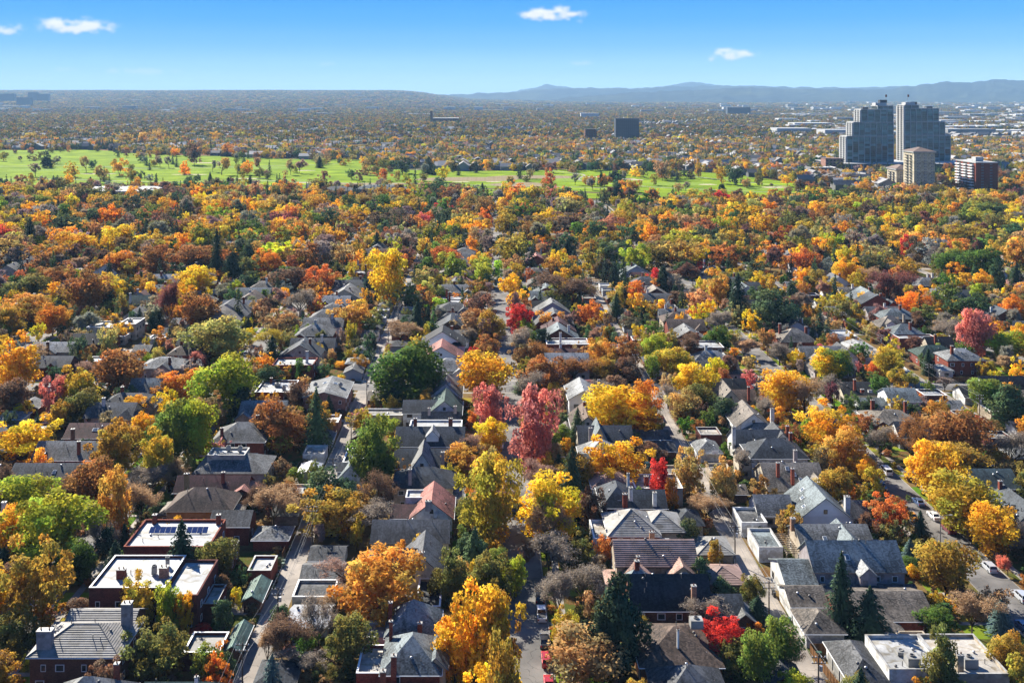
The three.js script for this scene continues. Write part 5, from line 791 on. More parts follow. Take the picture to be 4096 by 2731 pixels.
const TREES = [ // x, distance, height, width (metres), leaf colour, habit
  [-109, 228.3, 11.3, 8.2, 'G', 'r'], [-99.1, 225.7, 15.6, 17.6, 'L', 'r'], [-88.3, 215.7, 8.9, 7.2, 'N', 'r'], [-88.6, 196.3, 17.8, 12.3, 'A', 'r'], [-98.9, 199.2, 11.1, 6.2, 'G', 'r'],  // the green one is the lime crown's shadow side, built as a darker tree
  [-88.5, 186.5, 8.4, 8.3, 'V', 'r'], [-85.3, 224.5, 8, 3.5, 'S', 'c'], [-83.1, 229.9, 6.7, 3.3, 'S', 's'], [-68.4, 197, 11.1, 6.4, 'Y2', 't'], [-61.7, 194.7, 9.8, 4.3, 'L', 't'],
  [-58.6, 194.7, 8.7, 3, 'G', 't'], [-59.1, 178.9, 10.5, 9.6, 'V', 'r'], [-51.5, 195.5, 6.3, 3.7, 'K', 'c'], [-58.8, 212.3, 2.6, 2.8, 'C', 'h'], [-55.5, 195.1, 1.7, 3.9, 'C', 'h'],
  [-50.9, 204.5, 4.6, 2.7, 'G', 't'], [-51.7, 211.3, 5.4, 4.2, 'K', 'r'], [-55.5, 208, 6.3, 4.2, 'D', 'b'], [-82.6, 202.3, 2.9, 5, 'D', 'h'], [-46.7, 181.2, 4, 3, 'K', 'h'],
  [-26.9, 239.9, 7.5, 10.2, 'B', 'b'], [-29.8, 231.1, 7.7, 3.1, 'Y2', 't'], [-18.7, 219.2, 7.8, 3.7, 'O', 't'], [-21.6, 198, 15.2, 16.4, 'O2', 'r'], [-29.8, 199.2, 8.1, 5.8, 'T', 'b'],
  [-31.7, 189.6, 10.4, 6.3, 'B', 'b'], [-7.2, 203.6, 12.5, 6.8, 'V', 'p'], [-2.3, 217.2, 11.2, 5.8, 'K', 's'], [2.1, 228, 4.4, 5.9, 'O', 'r'], [2.7, 216.4, 6.6, 6.8, 'N2', 'r'],
  [1.2, 208.5, 7, 8.8, 'L', 'r'], [-5.5, 179.1, 14.4, 7.6, 'G', 't'], [0.5, 178.9, 17.5, 9.6, 'G', 't'], [2.3, 178.2, 15.6, 6, 'A', 'r'], [-24.7, 181.9, 10.2, 6.9, 'V', 'r'],
  [-37.7, 184.8, 9.1, 8.7, 'D', 'b'], [-40.2, 184.1, 6.9, 4.1, 'T', 'b'], [-33.8, 187.4, 4.6, 4.6, 'N2', 'r'], [-36.9, 172.8, 8.6, 3.7, 'U', 's'], [-32.2, 179.8, 5.4, 6.6, 'B', 'b'],
  [-28.1, 177.8, 4, 5, 'V', 'r'], [-40.2, 195, 5.5, 3.7, 'K', 'c'], [-48.4, 222.9, 2.5, 4, 'V', 'h'], [-7.2, 191.7, 4.6, 3.2, 'K', 'h'], [13.9, 219.2, 9.8, 9.3, 'B', 'b'], [20.7, 221.3, 7.7, 5.4, 'V', 'r'],
  [14.7, 200.5, 9.8, 6.7, 'B', 'b'], [20.1, 204.9, 9.6, 8.7, 'B', 'b'], [24.6, 216.7, 5.3, 5.3, 'B', 'b'], [8.6, 221.3, 6.9, 4.4, 'D', 'b'], [6.5, 209.5, 8.6, 3.7, 'L', 'r'],
  [2.7, 159.7, 19.6, 4.5, 'A', 'r'], [24.2, 181.2, 18, 8.7, 'S', 'p'], [21.4, 181.2, 11.1, 6.1, 'S', 'p'], [15.2, 189.6, 8.5, 4.7, 'Y2', 't'], [17.6, 177.8, 9.9, 11.9, 'OT', 'r'],
  [37.6, 210.2, 3.8, 3.5, 'R', 'h'], [34, 192.1, 2.1, 3, 'P', 'h'], [45.3, 210.5, 7.7, 3.5, 'K', 'c'], [51, 221.6, 6.5, 2.7, 'A', 'c'], [49.7, 208.4, 4.7, 4.2, 'K', 'h'], [55, 206.2, 6.4, 4.6, 'V', 'r'],
  [53.6, 196.5, 6.7, 4.8, 'S', 's'], [43.1, 192.5, 8.7, 6.4, 'B', 'b'], [44.3, 185.5, 8.7, 8.7, 'C', 'r'], [44.4, 181.2, 6.5, 6.7, 'V', 'r'], [48.3, 177, 9.8, 5.9, 'N2', 'r'],
  [52.2, 192.6, 3.5, 3.9, 'O', 'r'], [29.5, 162.2, 3.9, 2, 'L', 't'], [97, 239.9, 9.2, 7.8, 'RC', 'r'], [91.3, 236.3, 6.6, 5.3, 'D', 'b'], [102.9, 236.3, 6.9, 3.7, 'S', 's'],
  [96.6, 227.2, 4.3, 3, 'U', 's'], [96.6, 209.5, 12.4, 9.8, 'A', 'r'], [98.3, 208.1, 3.3, 4.2, 'M', 'h'], [116.3, 229.9, 10.8, 10.3, 'G', 'r'], [114.5, 219, 4.4, 4.4, 'P', 'b'],
  [69.3, 194.4, 16.1, 5.6, 'S', 's'], [73.5, 190.9, 11.2, 7, 'S', 's'], [100.4, 194.3, 7.2, 4.3, 'U', 's'], [94.6, 194.3, 8.7, 7.2, 'T', 'b'], [87.2, 192.4, 6.4, 6, 'N', 'r'],
  [79, 173, 13.2, 5, 'V', 'p'], [75.8, 172.8, 4.6, 4.4, 'G', 'r'], [93.8, 179.1, 9.2, 6, 'A', 'r'], [53.4, 181.2, 10.3, 5.7, 'N2', 'r'], [55.6, 182.4, 7.5, 5.3, 'T', 'b'], [53.6, 172.8, 5.4, 4.8, 'L', 'r'],
  [93.3, 217.7, 2.9, 2.9, 'G', 'h'], [81, 191.2, 1.4, 1.3, 'G', 'h'], [95.2, 223.9, 1.5, 3.7, 'N', 'h'], [95.4, 238.7, 3.5, 5.3, 'D', 'b'], [-166.6, 355.5, 20.8, 13.5, 'G', 't'],
  [-154.5, 325.8, 12.7, 9.5, 'D', 'r'], [-141.7, 328.1, 13.5, 7.3, 'P', 't'], [-135.9, 332.7, 14.9, 12.3, 'Y2', 'r'], [-128.6, 319.2, 11.4, 12.5, 'V', 'r'], [-138.6, 355.9, 11, 7.9, 'PB', 'b'],
  [-129, 351.4, 15.3, 16.5, 'R', 'r'], [-150.4, 324.7, 6.2, 7.6, 'Y', 'r'], [-128.6, 333.9, 8.9, 5.2, 'S', 'p'], [-121.7, 337.5, 7.2, 6.8, 'K', 'r'], [-105.9, 346.2, 9.7, 14.7, 'O', 'r'],
  [-111, 376.7, 8.8, 9.2, 'P', 'b'], [-86.3, 330.4, 19.5, 19.2, 'L', 'r'], [-88.6, 284.6, 18.7, 12.1, 'N2', 'r'], [-83.1, 285.3, 18.8, 10.5, 'L', 'r'], [-113.8, 323.6, 8.3, 8.3, 'G', 'r'],
  [-104.7, 302.7, 9.1, 7.4, 'G', 'r'], [-102.3, 274.5, 15.9, 12.3, 'A', 'r'], [-88.5, 270.2, 14.9, 9, 'Y2', 'r'], [-133.6, 289.5, 11.4, 15.5, 'Y', 'r'], [-132.1, 302.7, 5.4, 4.4, 'V', 'r'],
  [-117, 309.3, 7.7, 6.9, 'T', 'b'], [-88.3, 263.3, 7.8, 11.2, 'B', 'b'], [-88.6, 238.8, 16.3, 6.7, 'O2', 't'], [-88.3, 245.8, 11.2, 6, 'T', 'b'], [-84.8, 245.8, 10.4, 8.2, 'T', 'b'],
  [-81.7, 249.7, 3.6, 4.5, 'K', 'h'], [-115.9, 249.7, 10.6, 12, 'L', 'r'], [-110.3, 260.8, 5.2, 8.7, 'D', 'b'], [-79.1, 324.7, 10.5, 7.2, 'S', 'r'], [-83.7, 289.7, 6.5, 5.8, 'R', 'b'],
  [-73.8, 366.3, 6.9, 8.2, 'O', 'r'], [-68.1, 366.4, 9, 6.1, 'N', 't'], [-59.6, 369.3, 6.2, 5.4, 'K', 't'], [-25.9, 343.7, 20.3, 23, 'N', 'r'], [-0.2, 342.4, 17.6, 16.8, 'G', 'r'],
  [1.5, 306.7, 16.4, 7.9, 'P', 't'], [-61.3, 296.1, 15.2, 14.2, 'R', 'r'], [-60.4, 291.5, 6.5, 8.1, 'A', 'r'], [-50.2, 296.4, 18.1, 7.9, 'K', 's'], [-49.7, 305.8, 10.6, 7.5, 'A', 'r'],
  [-39.9, 317, 6, 6, 'P', 'r'], [-29.9, 269, 19.5, 11.4, 'N2', 'r'], [-28.9, 268.2, 13.8, 7.8, 'N', 't'], [-29.4, 310.7, 5.5, 5.5, 'L', 'r'], [-30.9, 335.1, 7.1, 7.5, 'S', 'p'],
  [-7.2, 275.1, 9, 8, 'O2', 'r'], [-22.4, 269.3, 6.7, 5.4, 'R', 'r'], [-25.7, 282, 4.4, 3.8, 'L', 't'], [-4.9, 319.2, 5, 5.7, 'K', 'r'], [0.9, 235.3, 20.2, 11.6, 'Y2', 't'],
  [-0.5, 289.7, 4.5, 5.8, 'O2', 'r'], [-26, 251, 11.2, 7.8, 'D', 'b'], [-51.7, 243.2, 10.6, 11.4, 'T', 'b'], [-27.5, 244.5, 5.5, 9.8, 'B', 'b'], [-49.6, 252.8, 8.5, 5.6, 'R', 'b'],
  [-50.6, 269, 5.1, 5.7, 'N2', 'r'], [-39.2, 249.7, 11.4, 11.7, 'K', 'r'], [-36.4, 237.1, 11.4, 13.8, 'A', 'r'], [20.7, 351.4, 13.7, 14.9, 'R', 'r'], [32.6, 366.7, 8.9, 12.3, 'R', 'b'],
  [45.2, 369.3, 9.1, 10.3, 'A', 'r'], [52.1, 368, 8.6, 9.9, 'D', 'r'], [13.7, 354, 8.3, 6.3, 'K', 's'], [13.5, 280.1, 23.5, 11.3, 'P', 't'], [61.6, 368.3, 10.6, 6.2, 'N2', 'r'],
  [71.6, 343.7, 12.7, 11.5, 'Y', 'r'], [71.1, 330.4, 10, 8.5, 'V', 'r'], [40.2, 308.7, 16.2, 20.7, 'Y', 'r'], [49.6, 311.6, 16.8, 9, 'O', 'r'], [64, 322.5, 10.1, 8.6, 'YT', 'r'],
  [27.7, 300.1, 11.3, 5, 'K', 's'], [22.1, 297, 7.3, 6, 'N2', 'h'], [45.8, 287.7, 5.9, 9.6, 'D', 'r'], [44.1, 296, 5.7, 5.3, 'K', 'r'], [65.8, 310.7, 4.9, 4.2, 'R', 'r'], [61.5, 307.6, 6.2, 6.2, 'N', 'r'],
  [34.8, 267.2, 13.7, 14.3, 'G', 'r'], [45.8, 276.1, 4.6, 3.7, 'U', 'r'], [44.4, 254, 12.9, 4.8, 'C', 't'], [46.5, 249.7, 9.5, 3.1, 'O', 'c'], [53.5, 262.2, 13.2, 7.3, 'YT', 'r'],
  [61.4, 256.2, 11.8, 6.9, 'YT', 'r'], [54.7, 247.7, 6.1, 8.8, 'T', 'b'], [69.8, 272.2, 9.4, 5.2, 'B', 'b'], [69.4, 289.7, 4.8, 4.8, 'N', 'r'], [21.5, 247.7, 18.2, 6.1, 'S', 's'],
  [19.7, 269, 9, 4.2, 'S', 's'], [16.4, 272.9, 7.9, 4.6, 'G', 't'], [14.8, 260.8, 9.6, 7, 'PB', 'b'], [15.2, 235.9, 14.5, 13.2, 'Y', 't'], [7.8, 251, 8.4, 3.9, 'V', 'r'], [77.2, 319.2, 8.9, 8.2, 'K', 'r'],
  [84.6, 366.7, 8.9, 8.2, 'Y', 'r'], [88.2, 367, 10.1, 8.2, 'D', 'b'], [93.9, 355.5, 7.9, 5.2, 'P', 'r'], [99.6, 330.4, 14, 14.7, 'G', 'r'], [93.7, 319.2, 5.7, 8.9, 'G', 'r'],
  [103.3, 323.6, 14.1, 7.2, 'T', 'b'], [128.9, 366.4, 12.3, 10.6, 'N2', 'r'], [115.5, 330.4, 11.1, 5.9, 'M', 'b'], [119.7, 326.9, 8, 5.5, 'V', 'r'], [100.5, 295.2, 13.8, 14.5, 'G', 'r'],
  [117.2, 308.7, 6.9, 8.3, 'R', 'r'], [99.6, 276.9, 13.3, 10.2, 'O2', 'r'], [114.6, 289.8, 9.7, 8.4, 'B', 'b'], [102.7, 271.3, 7.9, 8.2, 'G', 'r'], [89.3, 254, 10.4, 7.7, 'A', 'r'],
  [121.6, 284.4, 14, 10.5, 'R', 'b'], [134.6, 285, 15.9, 15.3, 'R', 'r'], [128.6, 271.1, 10.4, 12.7, 'A', 'r'], [116, 257.9, 15.5, 12.1, 'G', 'r'], [114.7, 241.1, 13.7, 14, 'Y2', 'r'],
  [144, 370.8, 6.2, 5.4, 'RC', 'r'], [139.3, 355.5, 6.7, 7.9, 'N', 'r'], [145.7, 330.4, 5.9, 5.5, 'B', 'b'], [149.3, 326.9, 4.7, 6.9, 'N', 'h'], [166.8, 332.7, 11.1, 10.4, 'N2', 'r'],
  [165.2, 314.9, 14.1, 10.5, 'K', 'p'], [147.5, 281, 11.3, 10, 'B', 'b'], [155.4, 315.6, 3.7, 4.9, 'C', 'h'], [155.4, 306.7, 5.5, 6.2, 'V', 'r'], [93.7, 310.7, 3.5, 5.2, 'L', 'h'],
  [95.3, 302.7, 4.7, 5.4, 'N', 'h'], [163.4, 355.4, 4.8, 6.3, 'B', 'b'], [198.9, 376.7, 7.1, 10.5, 'T', 'b'], [72.7, 241.6, 4, 3, 'S', 'c'], [123.5, 249.7, 9.5, 5.6, 'Y2', 'r'],
  [-302.9, 637.9, 16.7, 18.1, 'D', 'r'], [-312.6, 685.4, 20.9, 10.4, 'S', 's'], [-289.1, 607.7, 13.9, 7.3, 'S', 's'], [-309.5, 705.5, 10, 13.8, 'Y2', 'r'], [-271.1, 657.1, 15.8, 21.5, 'G', 'r'],
  [-282.9, 666.5, 16, 10.9, 'R', 'r'], [-276.4, 626.8, 13.1, 19.1, 'A', 'r'], [-243.2, 664.1, 19.2, 21.7, 'Y', 't'], [-240.6, 675.8, 10.3, 8.8, 'O', 'r'], [-278.5, 710.6, 16.2, 15.5, 'R', 'r'],
  [-235, 685.4, 14.2, 6.7, 'S', 's'], [-232.4, 695.3, 15.1, 6.1, 'S', 's'], [-212.6, 675.8, 8.1, 10.3, 'K', 's'], [-207.4, 685.4, 11.2, 13.4, 'K', 'r'], [-189.6, 573.9, 19.6, 20.6, 'R', 'r'],
  [-212.9, 582, 14.6, 16.5, 'O', 'r'], [-175.2, 600.6, 15, 20.9, 'R', 'r'], [-155.6, 578.5, 28.3, 7.6, 'S', 's'], [-140.8, 555.1, 18.1, 10.3, 'S', 'p'], [-141.6, 598, 16, 11.7, 'K', 'p'],
  [-155.6, 578.5, 13.2, 9.4, 'S', 's'], [-159.6, 648.5, 14.8, 10.6, 'S', 's'], [-151.8, 522.2, 15.9, 17, 'Y', 'r'], [-141.5, 543.1, 9.4, 5.9, 'Y2', 'r'], [-226.4, 527.9, 16.7, 19, 'R', 'r'],
  [-189.9, 476.6, 21.6, 17.6, 'R', 'r'], [-252.2, 600.1, 11.1, 17, 'PB', 'b'], [-237.5, 592.8, 9.7, 16.1, 'T', 'b'], [-229.6, 502.3, 15.3, 21.9, 'V', 'r'], [-240.5, 502.2, 9.5, 9.8, 'A', 'r'],
  [-212.8, 462.1, 13.1, 20.1, 'O2', 'r'], [-189.9, 438.2, 14, 11.4, 'O', 'r'], [-207.4, 435, 14.7, 12.3, 'A', 'r'], [-206.6, 485.4, 11.1, 13.7, 'Y2', 'r'], [-186.8, 449.2, 11.2, 5.9, 'K', 'r'],
  [-184.2, 490.3, 14.9, 13.3, 'Y', 'r'], [-181.5, 481.8, 14.4, 8.4, 'S', 's'], [-189.8, 535.9, 8.9, 5.2, 'S', 'c'], [-176, 531.9, 9.1, 11.6, 'K', 'h'], [-183.8, 459.9, 6.5, 4, 'S', 's'],
  [-157, 453.5, 8.9, 3.9, 'S', 's'], [-147.8, 445.1, 9.2, 5.3, 'S', 'p'], [-139.1, 440.5, 24.5, 9.6, 'M', 'b'], [-126.3, 441, 18.7, 13.9, 'R', 'r'], [-132.1, 505.7, 10.5, 13.2, 'B', 'b'],
  [-132.5, 533.7, 6.4, 11.6, 'K', 'h'], [-105.1, 392.6, 17.9, 19.7, 'YG', 'r'], [-105.6, 445.1, 6.3, 3.9, 'S', 's'], [-99.6, 421.7, 7.3, 5.5, 'G', 'r'], [-152.6, 405.2, 12.1, 7.9, 'YT', 'r'],
  [-158.5, 389.4, 11.9, 7.6, 'K', 'r'], [-141.5, 718.8, 12.1, 14.1, 'D', 'r'], [-150.6, 685.4, 9.7, 12.7, 'PB', 'r'], [-137.4, 752.2, 7.8, 9.8, 'K', 'r'], [-111, 675.8, 16.9, 12.5, 'Y2', 't'],
  [-103.6, 685.4, 16.4, 8.2, 'S', 's'], [-99.7, 703, 15.7, 17.6, 'D', 'r'], [-86.1, 671.1, 12.4, 6.6, 'YT', 't'], [-78.8, 664.1, 12.7, 6.5, 'YT', 't'], [-71.4, 657.1, 15.8, 7.9, 'S', 's'],
  [-74, 732.2, 12, 4.8, 'S', 's'], [-84.6, 755.5, 9, 12.3, 'G', 'r'], [-54.6, 652.9, 19.2, 17.1, 'B', 'r'], [-121.2, 644, 14.8, 11.9, 'G', 'r'], [-135.4, 648.5, 8.5, 8.5, 'RC', 'r'],
  [-125.5, 576.5, 16.7, 16.3, 'O', 'r'], [-112.8, 582.6, 12.7, 10.1, 'R', 'r'], [-103.9, 533.7, 13.9, 19.2, 'D', 'r'], [-86.7, 527.9, 16.1, 16.1, 'RC', 'r'], [-48.7, 503.1, 27.9, 17.5, 'Y', 't'],
  [-67.5, 580.6, 14.5, 9.5, 'Y', 'r'], [-74.2, 555.1, 13.3, 7.2, 'Y2', 't'], [-33.7, 575.1, 12.5, 14.4, 'N', 'r'], [-17.2, 567, 15.7, 11.7, 'N2', 'r'], [-24.1, 600.1, 15, 16.3, 'RC', 'r'],
  [-9.4, 671.1, 11, 8, 'G', 'r'], [0.1, 671.1, 16.8, 9.5, 'B', 'b'], [9.3, 648.5, 15.5, 14.1, 'K', 'r'], [-3.2, 607.7, 9.9, 15.2, 'M', 'b'], [-1.1, 552.1, 13.2, 12, 'Y2', 'r'],
  [7.6, 571.7, 11.2, 10, 'L', 'r'], [1.9, 545.8, 9.5, 8.9, 'K', 'r'], [-28.4, 513.8, 12.3, 10.1, 'YG', 'r'], [12.9, 522.8, 12.5, 11.4, 'Y', 'r'], [-1, 490.3, 9.1, 12.3, 'B', 'b'],
  [-3.3, 441, 11, 11.5, 'R', 'r'], [2.4, 423.6, 14.3, 10.1, 'A', 'r'], [-5.9, 421.7, 7.8, 8.7, 'PB', 'b'], [-4.7, 394.2, 6.4, 5.6, 'C', 'r'], [-59, 441, 14.9, 14.9, 'O2', 'r'],
  [-55.9, 414.5, 11.7, 4.5, 'L', 't'], [-59.2, 495.4, 9.7, 7, 'G', 'r'], [-74.9, 534, 9.8, 7, 'YG', 'r'], [-47.8, 483, 7.9, 7.9, 'YG', 'r'], [-29.6, 439, 15.8, 8.1, 'S', 's'],
  [-36.1, 425.5, 9.7, 13.9, 'T', 'b'], [-24.3, 441.5, 5.4, 5.3, 'L', 'h'], [-14.8, 506.6, 5.5, 5.5, 'O', 'r'], [-23.5, 492.2, 5.5, 4.8, 'O', 'r'], [-88.3, 474.9, 13.6, 13.4, 'B', 'b'],
  [-88.4, 437.9, 11.2, 14.3, 'OT', 'r'], [-83.4, 423.6, 6, 5.5, 'YT', 'r'], [-80.3, 425.1, 7.9, 4.2, 'L', 't'], [-88.4, 409.9, 10.1, 11.2, 'Y2', 'b'], [-82, 384.7, 12.6, 7.5, 'S', 's'],
  [-82.9, 407.5, 6.2, 4.4, 'R', 'r'], [-48, 380.4, 6.6, 7.5, 'A', 'r'], [-46.3, 394.2, 12.4, 5.6, 'K', 't'], [-55.9, 386.3, 2.5, 5.5, 'G', 'h'], [-57.6, 404.1, 4.4, 5.7, 'D', 'b'],
  [32.4, 737.8, 12, 13.7, 'G', 'r'], [40.7, 700.3, 12.2, 9.9, 'K', 'r'], [55.6, 746.7, 12.6, 24.4, 'D', 'r'], [84.4, 715.9, 11.7, 14.8, 'L', 'r'], [92, 726.7, 11.1, 7.1, 'S', 's'],
  [104.2, 735.7, 11.5, 24, 'G', 'r'], [136.9, 770.2, 5.4, 11.7, 'RC', 'r'], [90.3, 646.3, 15.1, 15.5, 'D', 'r'], [114.9, 666.5, 12.3, 18.9, 'R', 'r'], [87.9, 583.9, 20, 15.3, 'L', 'r'],
  [99.9, 635.7, 7.6, 9, 'Y2', 'r'], [114.5, 613.3, 11.7, 12, 'O', 'r'], [104.1, 631.3, 6.2, 8.9, 'OT', 'r'], [43.5, 631.6, 12.4, 7.6, 'K', 's'], [51.8, 631.6, 13.7, 9.6, 'S', 's'],
  [55.1, 617.2, 11.1, 4.7, 'S', 's'], [48.6, 652.9, 9.9, 4.3, 'K', 's'], [30.9, 655.2, 10.7, 6.4, 'A', 't'], [41, 680.6, 5.9, 4.4, 'C', 'r'], [36.2, 623.4, 6.8, 9.5, 'Y2', 'r'],
  [39.3, 578.5, 11.3, 13.9, 'A', 'r'], [24.4, 555.7, 9.6, 6.7, 'RC', 'r'], [128.8, 671.1, 8.8, 8.8, 'S', 'p'], [127.6, 629, 14.1, 10.3, 'S', 'p'], [138.8, 615.1, 13.5, 10, 'K', 'p'],
  [143, 596.4, 9.7, 6.5, 'K', 's'], [163.2, 692.9, 13.9, 15.1, 'S', 'p'], [152.4, 695.3, 11.4, 10.6, 'B', 'b'], [168.4, 657.4, 10, 9.3, 'Y2', 'r'], [157, 639.9, 7.7, 5.6, 'Y', 'r'],
  [133.5, 600.1, 7.8, 11.8, 'N2', 'r'], [156.7, 582, 9.5, 14.6, 'K', 'r'], [146.1, 527.9, 12.6, 12.6, 'Y', 'r'], [116.9, 462.1, 23.1, 10.1, 'S', 's'], [121, 495.4, 15.1, 5.9, 'S', 's'],
  [115.1, 493.6, 18.6, 9.7, 'O2', 'r'], [117.9, 500.5, 12, 8.2, 'R', 'b'], [114.5, 551.5, 13.8, 13.8, 'D', 'b'], [94.4, 527.9, 14.9, 7.5, 'S', 'p'], [88.1, 543.1, 8.8, 5.3, 'R', 'r'],
  [103.6, 527.9, 5.7, 6.9, 'T', 'b'], [100.5, 490.3, 9.6, 16, 'D', 'b'], [42, 483.7, 18.3, 23.2, 'D', 'b'], [48.7, 578.5, 5.7, 4.4, 'P', 't'], [71.7, 552.1, 14.4, 4.8, 'S', 's'],
  [70.1, 568.3, 6.8, 4.3, 'R', 'r'], [63.2, 470.8, 15.5, 6.7, 'A', 't'], [61.3, 467.6, 12.7, 7.6, 'K', 's'], [71.1, 468.9, 12.8, 10.2, 'G', 'r'], [70.1, 449.2, 8.3, 4.4, 'S', 's'],
  [94.6, 446.6, 11.7, 8.3, 'Y', 'r'], [102.8, 462.1, 11.1, 8, 'Y', 'r'], [85.6, 441, 9.6, 5.3, 'Y', 'r'], [114.5, 456.2, 11.3, 9.4, 'OT', 'r'], [72.4, 431.2, 8, 8, 'N2', 'r'],
  [55.4, 483.7, 4.6, 3.2, 'O', 'r'], [53.2, 455.6, 7.9, 5.5, 'Y', 'r'], [53.4, 436.4, 10.6, 7.1, 'D', 'r'], [38.7, 442.6, 8.7, 8.2, 'B', 'b'], [18.8, 462.1, 10.1, 11.1, 'T', 'b'],
  [23.5, 409.6, 9.7, 5.8, 'S', 'c'], [21.3, 381.9, 11.6, 11.6, 'R', 'b'], [36.7, 386.5, 9.6, 6.7, 'OT', 'r'], [44.4, 383.2, 12.1, 11.3, 'O2', 'r'], [54.4, 383.4, 13.3, 10.8, 'R', 'r'],
  [67.5, 394.2, 11.6, 11.6, 'L', 'r'], [69.3, 371.5, 11.3, 12.9, 'Y2', 'r'], [80.4, 392.3, 11.5, 9.8, 'D', 'b'], [95.1, 407.5, 11.5, 10.2, 'N', 'r'], [104.1, 424, 6.4, 6.9, 'L', 'r'],
  [103.1, 399.1, 8.7, 11.3, 'T', 'b'], [114.4, 405.5, 11, 6.6, 'R', 'r'], [85.1, 366.3, 9.4, 5.6, 'Y', 'r'], [14.5, 439, 13.5, 10.5, 'C', 't'], [13.2, 387.8, 14.8, 8.4, 'B', 'b'],
  [205.3, 688.1, 14.6, 9.7, 'G', 'r'], [191.8, 671.1, 12.4, 5.8, 'S', 's'], [197.1, 661.9, 7.2, 5.8, 'RC', 'r'], [217.1, 683, 10.4, 9.7, 'Y2', 'r'], [225.7, 685.4, 9, 14.9, 'N', 'r'],
  [245.1, 685.4, 13.4, 16.4, 'B', 'b'], [186.5, 581.8, 15.9, 14.6, 'RC', 'r'], [178.2, 596.4, 10.4, 11.7, 'O', 'r'], [205.9, 622.7, 8.9, 7.5, 'O', 'r'], [197.4, 578.5, 13.9, 4.4, 'S', 'c'],
  [200.6, 578.5, 13.2, 3.8, 'S', 'c'], [196.5, 594.8, 10.4, 5.8, 'S', 's'], [224.5, 631.6, 10, 12.4, 'Y', 'r'], [197.1, 543.9, 16.9, 13, 'G', 'r'], [194.4, 521.3, 15.5, 10.8, 'Y2', 'r'],
  [244, 623.4, 12.9, 15.6, 'OT', 'r'], [241.8, 596.4, 11, 13, 'A', 'r'], [264.4, 648.5, 9.2, 5.6, 'S', 's'], [243.7, 619.4, 5.4, 4.7, 'S', 's'], [301.5, 743.5, 11.3, 16.2, 'G', 'r'],
  [306.8, 705.7, 13.8, 15.4, 'G', 'r'], [277.5, 666.5, 10.2, 14.5, 'G', 'r'], [340.1, 737.8, 9.6, 12, 'O', 'r'], [305.8, 666.5, 12.3, 14.5, 'G', 'r'], [279.4, 637.7, 12.2, 12.5, 'D', 'r'],
  [390.7, 737.8, 11.2, 14.5, 'N', 's'], [364.1, 690.3, 7.5, 10.5, 'C', 'r'], [321, 666.5, 7.3, 13.1, 'YT', 'r'], [273.8, 585.6, 14, 17.8, 'N', 'r'], [283.7, 568.4, 18.5, 18.6, 'N', 'r'],
  [270.4, 527.9, 19, 8, 'K', 'p'], [327.3, 619.4, 10.1, 10.8, 'G', 'r'], [283.5, 533.2, 15.8, 8.7, 'S', 's'], [199.8, 495.4, 18.9, 16.2, 'M', 'b'], [205.8, 496.9, 12.1, 10.8, 'D', 'b'],
  [202.6, 527.9, 15.5, 12.6, 'T', 'b'], [254.8, 513.8, 15.7, 10.6, 'G', 'r'], [199.9, 466.6, 13, 12.2, 'O4', 'r'], [220.4, 478.2, 8.3, 13, 'O', 'r'], [242.9, 460.5, 13.4, 11, 'O', 'r'],
  [246, 485.4, 9, 9, 'B', 'b'], [232.6, 489.6, 7.5, 5.9, 'S', 'r'], [195.5, 418.1, 12.7, 11.4, 'B', 'b'], [195.3, 399.1, 20, 10.9, 'P', 'r'], [200.8, 402.4, 13.6, 8.8, 'M', 'b'],
  [205.9, 394.4, 12.4, 13.7, 'L', 'r'], [200.5, 380.2, 10.3, 8.3, 'B', 'b'], [170.4, 485.4, 9.5, 8.5, 'Y2', 'r'], [164, 447.7, 5.7, 5.8, 'L', 'r'], [152.9, 418.7, 7.5, 5, 'A', 'r'],
  [153.9, 500.5, 10.9, 6.5, 'K', 'p'], [144.7, 451.3, 5.4, 6.4, 'K', 'r'], [128.2, 443.4, 18.7, 19.3, 'K', 'r'], [146.6, 511.1, 13.9, 10, 'Y2', 'r'], [167, 429.2, 7.5, 7.9, 'OT', 'r'],
  [165.9, 409.2, 9.8, 10.2, 'D', 'b'], [172, 405.8, 8.4, 9.7, 'D', 'b'], [118.4, 412.7, 8.5, 6.7, 'R', 'r'], [114.7, 389.6, 9.7, 10.2, 'B', 'b'], [125.8, 366.3, 12.2, 11.2, 'Y', 'r'],
  [149.9, 371.5, 11.3, 10.5, 'Y2', 'r'], [-533.1, 1286.5, 21.5, 18.7, 'G', 'r'], [-462.8, 1201.1, 23.5, 15.7, 'OT', 'b'], [-480, 1309.9, 23.8, 26.6, 'G', 'r'], [-428.9, 1211.1, 17.6, 14.1, 'A', 'r'],
  [-401.7, 1334, 20.3, 15.5, 'G', 'r'], [-473.9, 1454.8, 19, 12.7, 'B', 'b'], [-461.3, 1454.8, 18, 12.7, 'B', 'b'], [-375.3, 1372, 17.9, 10, 'B', 'b'], [-349.1, 1321.8, 25, 21.1, 'YT', 'b'],
  [-315.5, 1321.8, 21.1, 17.3, 'G', 'r'], [-309.5, 1372, 21.9, 15.9, 'T', 'b'], [-551.3, 1599.6, 15.1, 13.9, 'B', 'b'], [-442.1, 1515.8, 37.4, 24.2, 'D', 'r'], [-347.7, 1171.9, 11.9, 10.2, 'K', 'r'],
  [-349.7, 1211.1, 10.6, 8.8, 'K', 'r'], [-328.4, 1191.2, 14.7, 6.9, 'S', 's'], [-297, 1153.2, 11.7, 6.7, 'S', 's'], [-280.8, 1191.2, 10.4, 6.9, 'S', 's'], [-463.5, 1171.9, 10.2, 8.5, 'S', 's'],
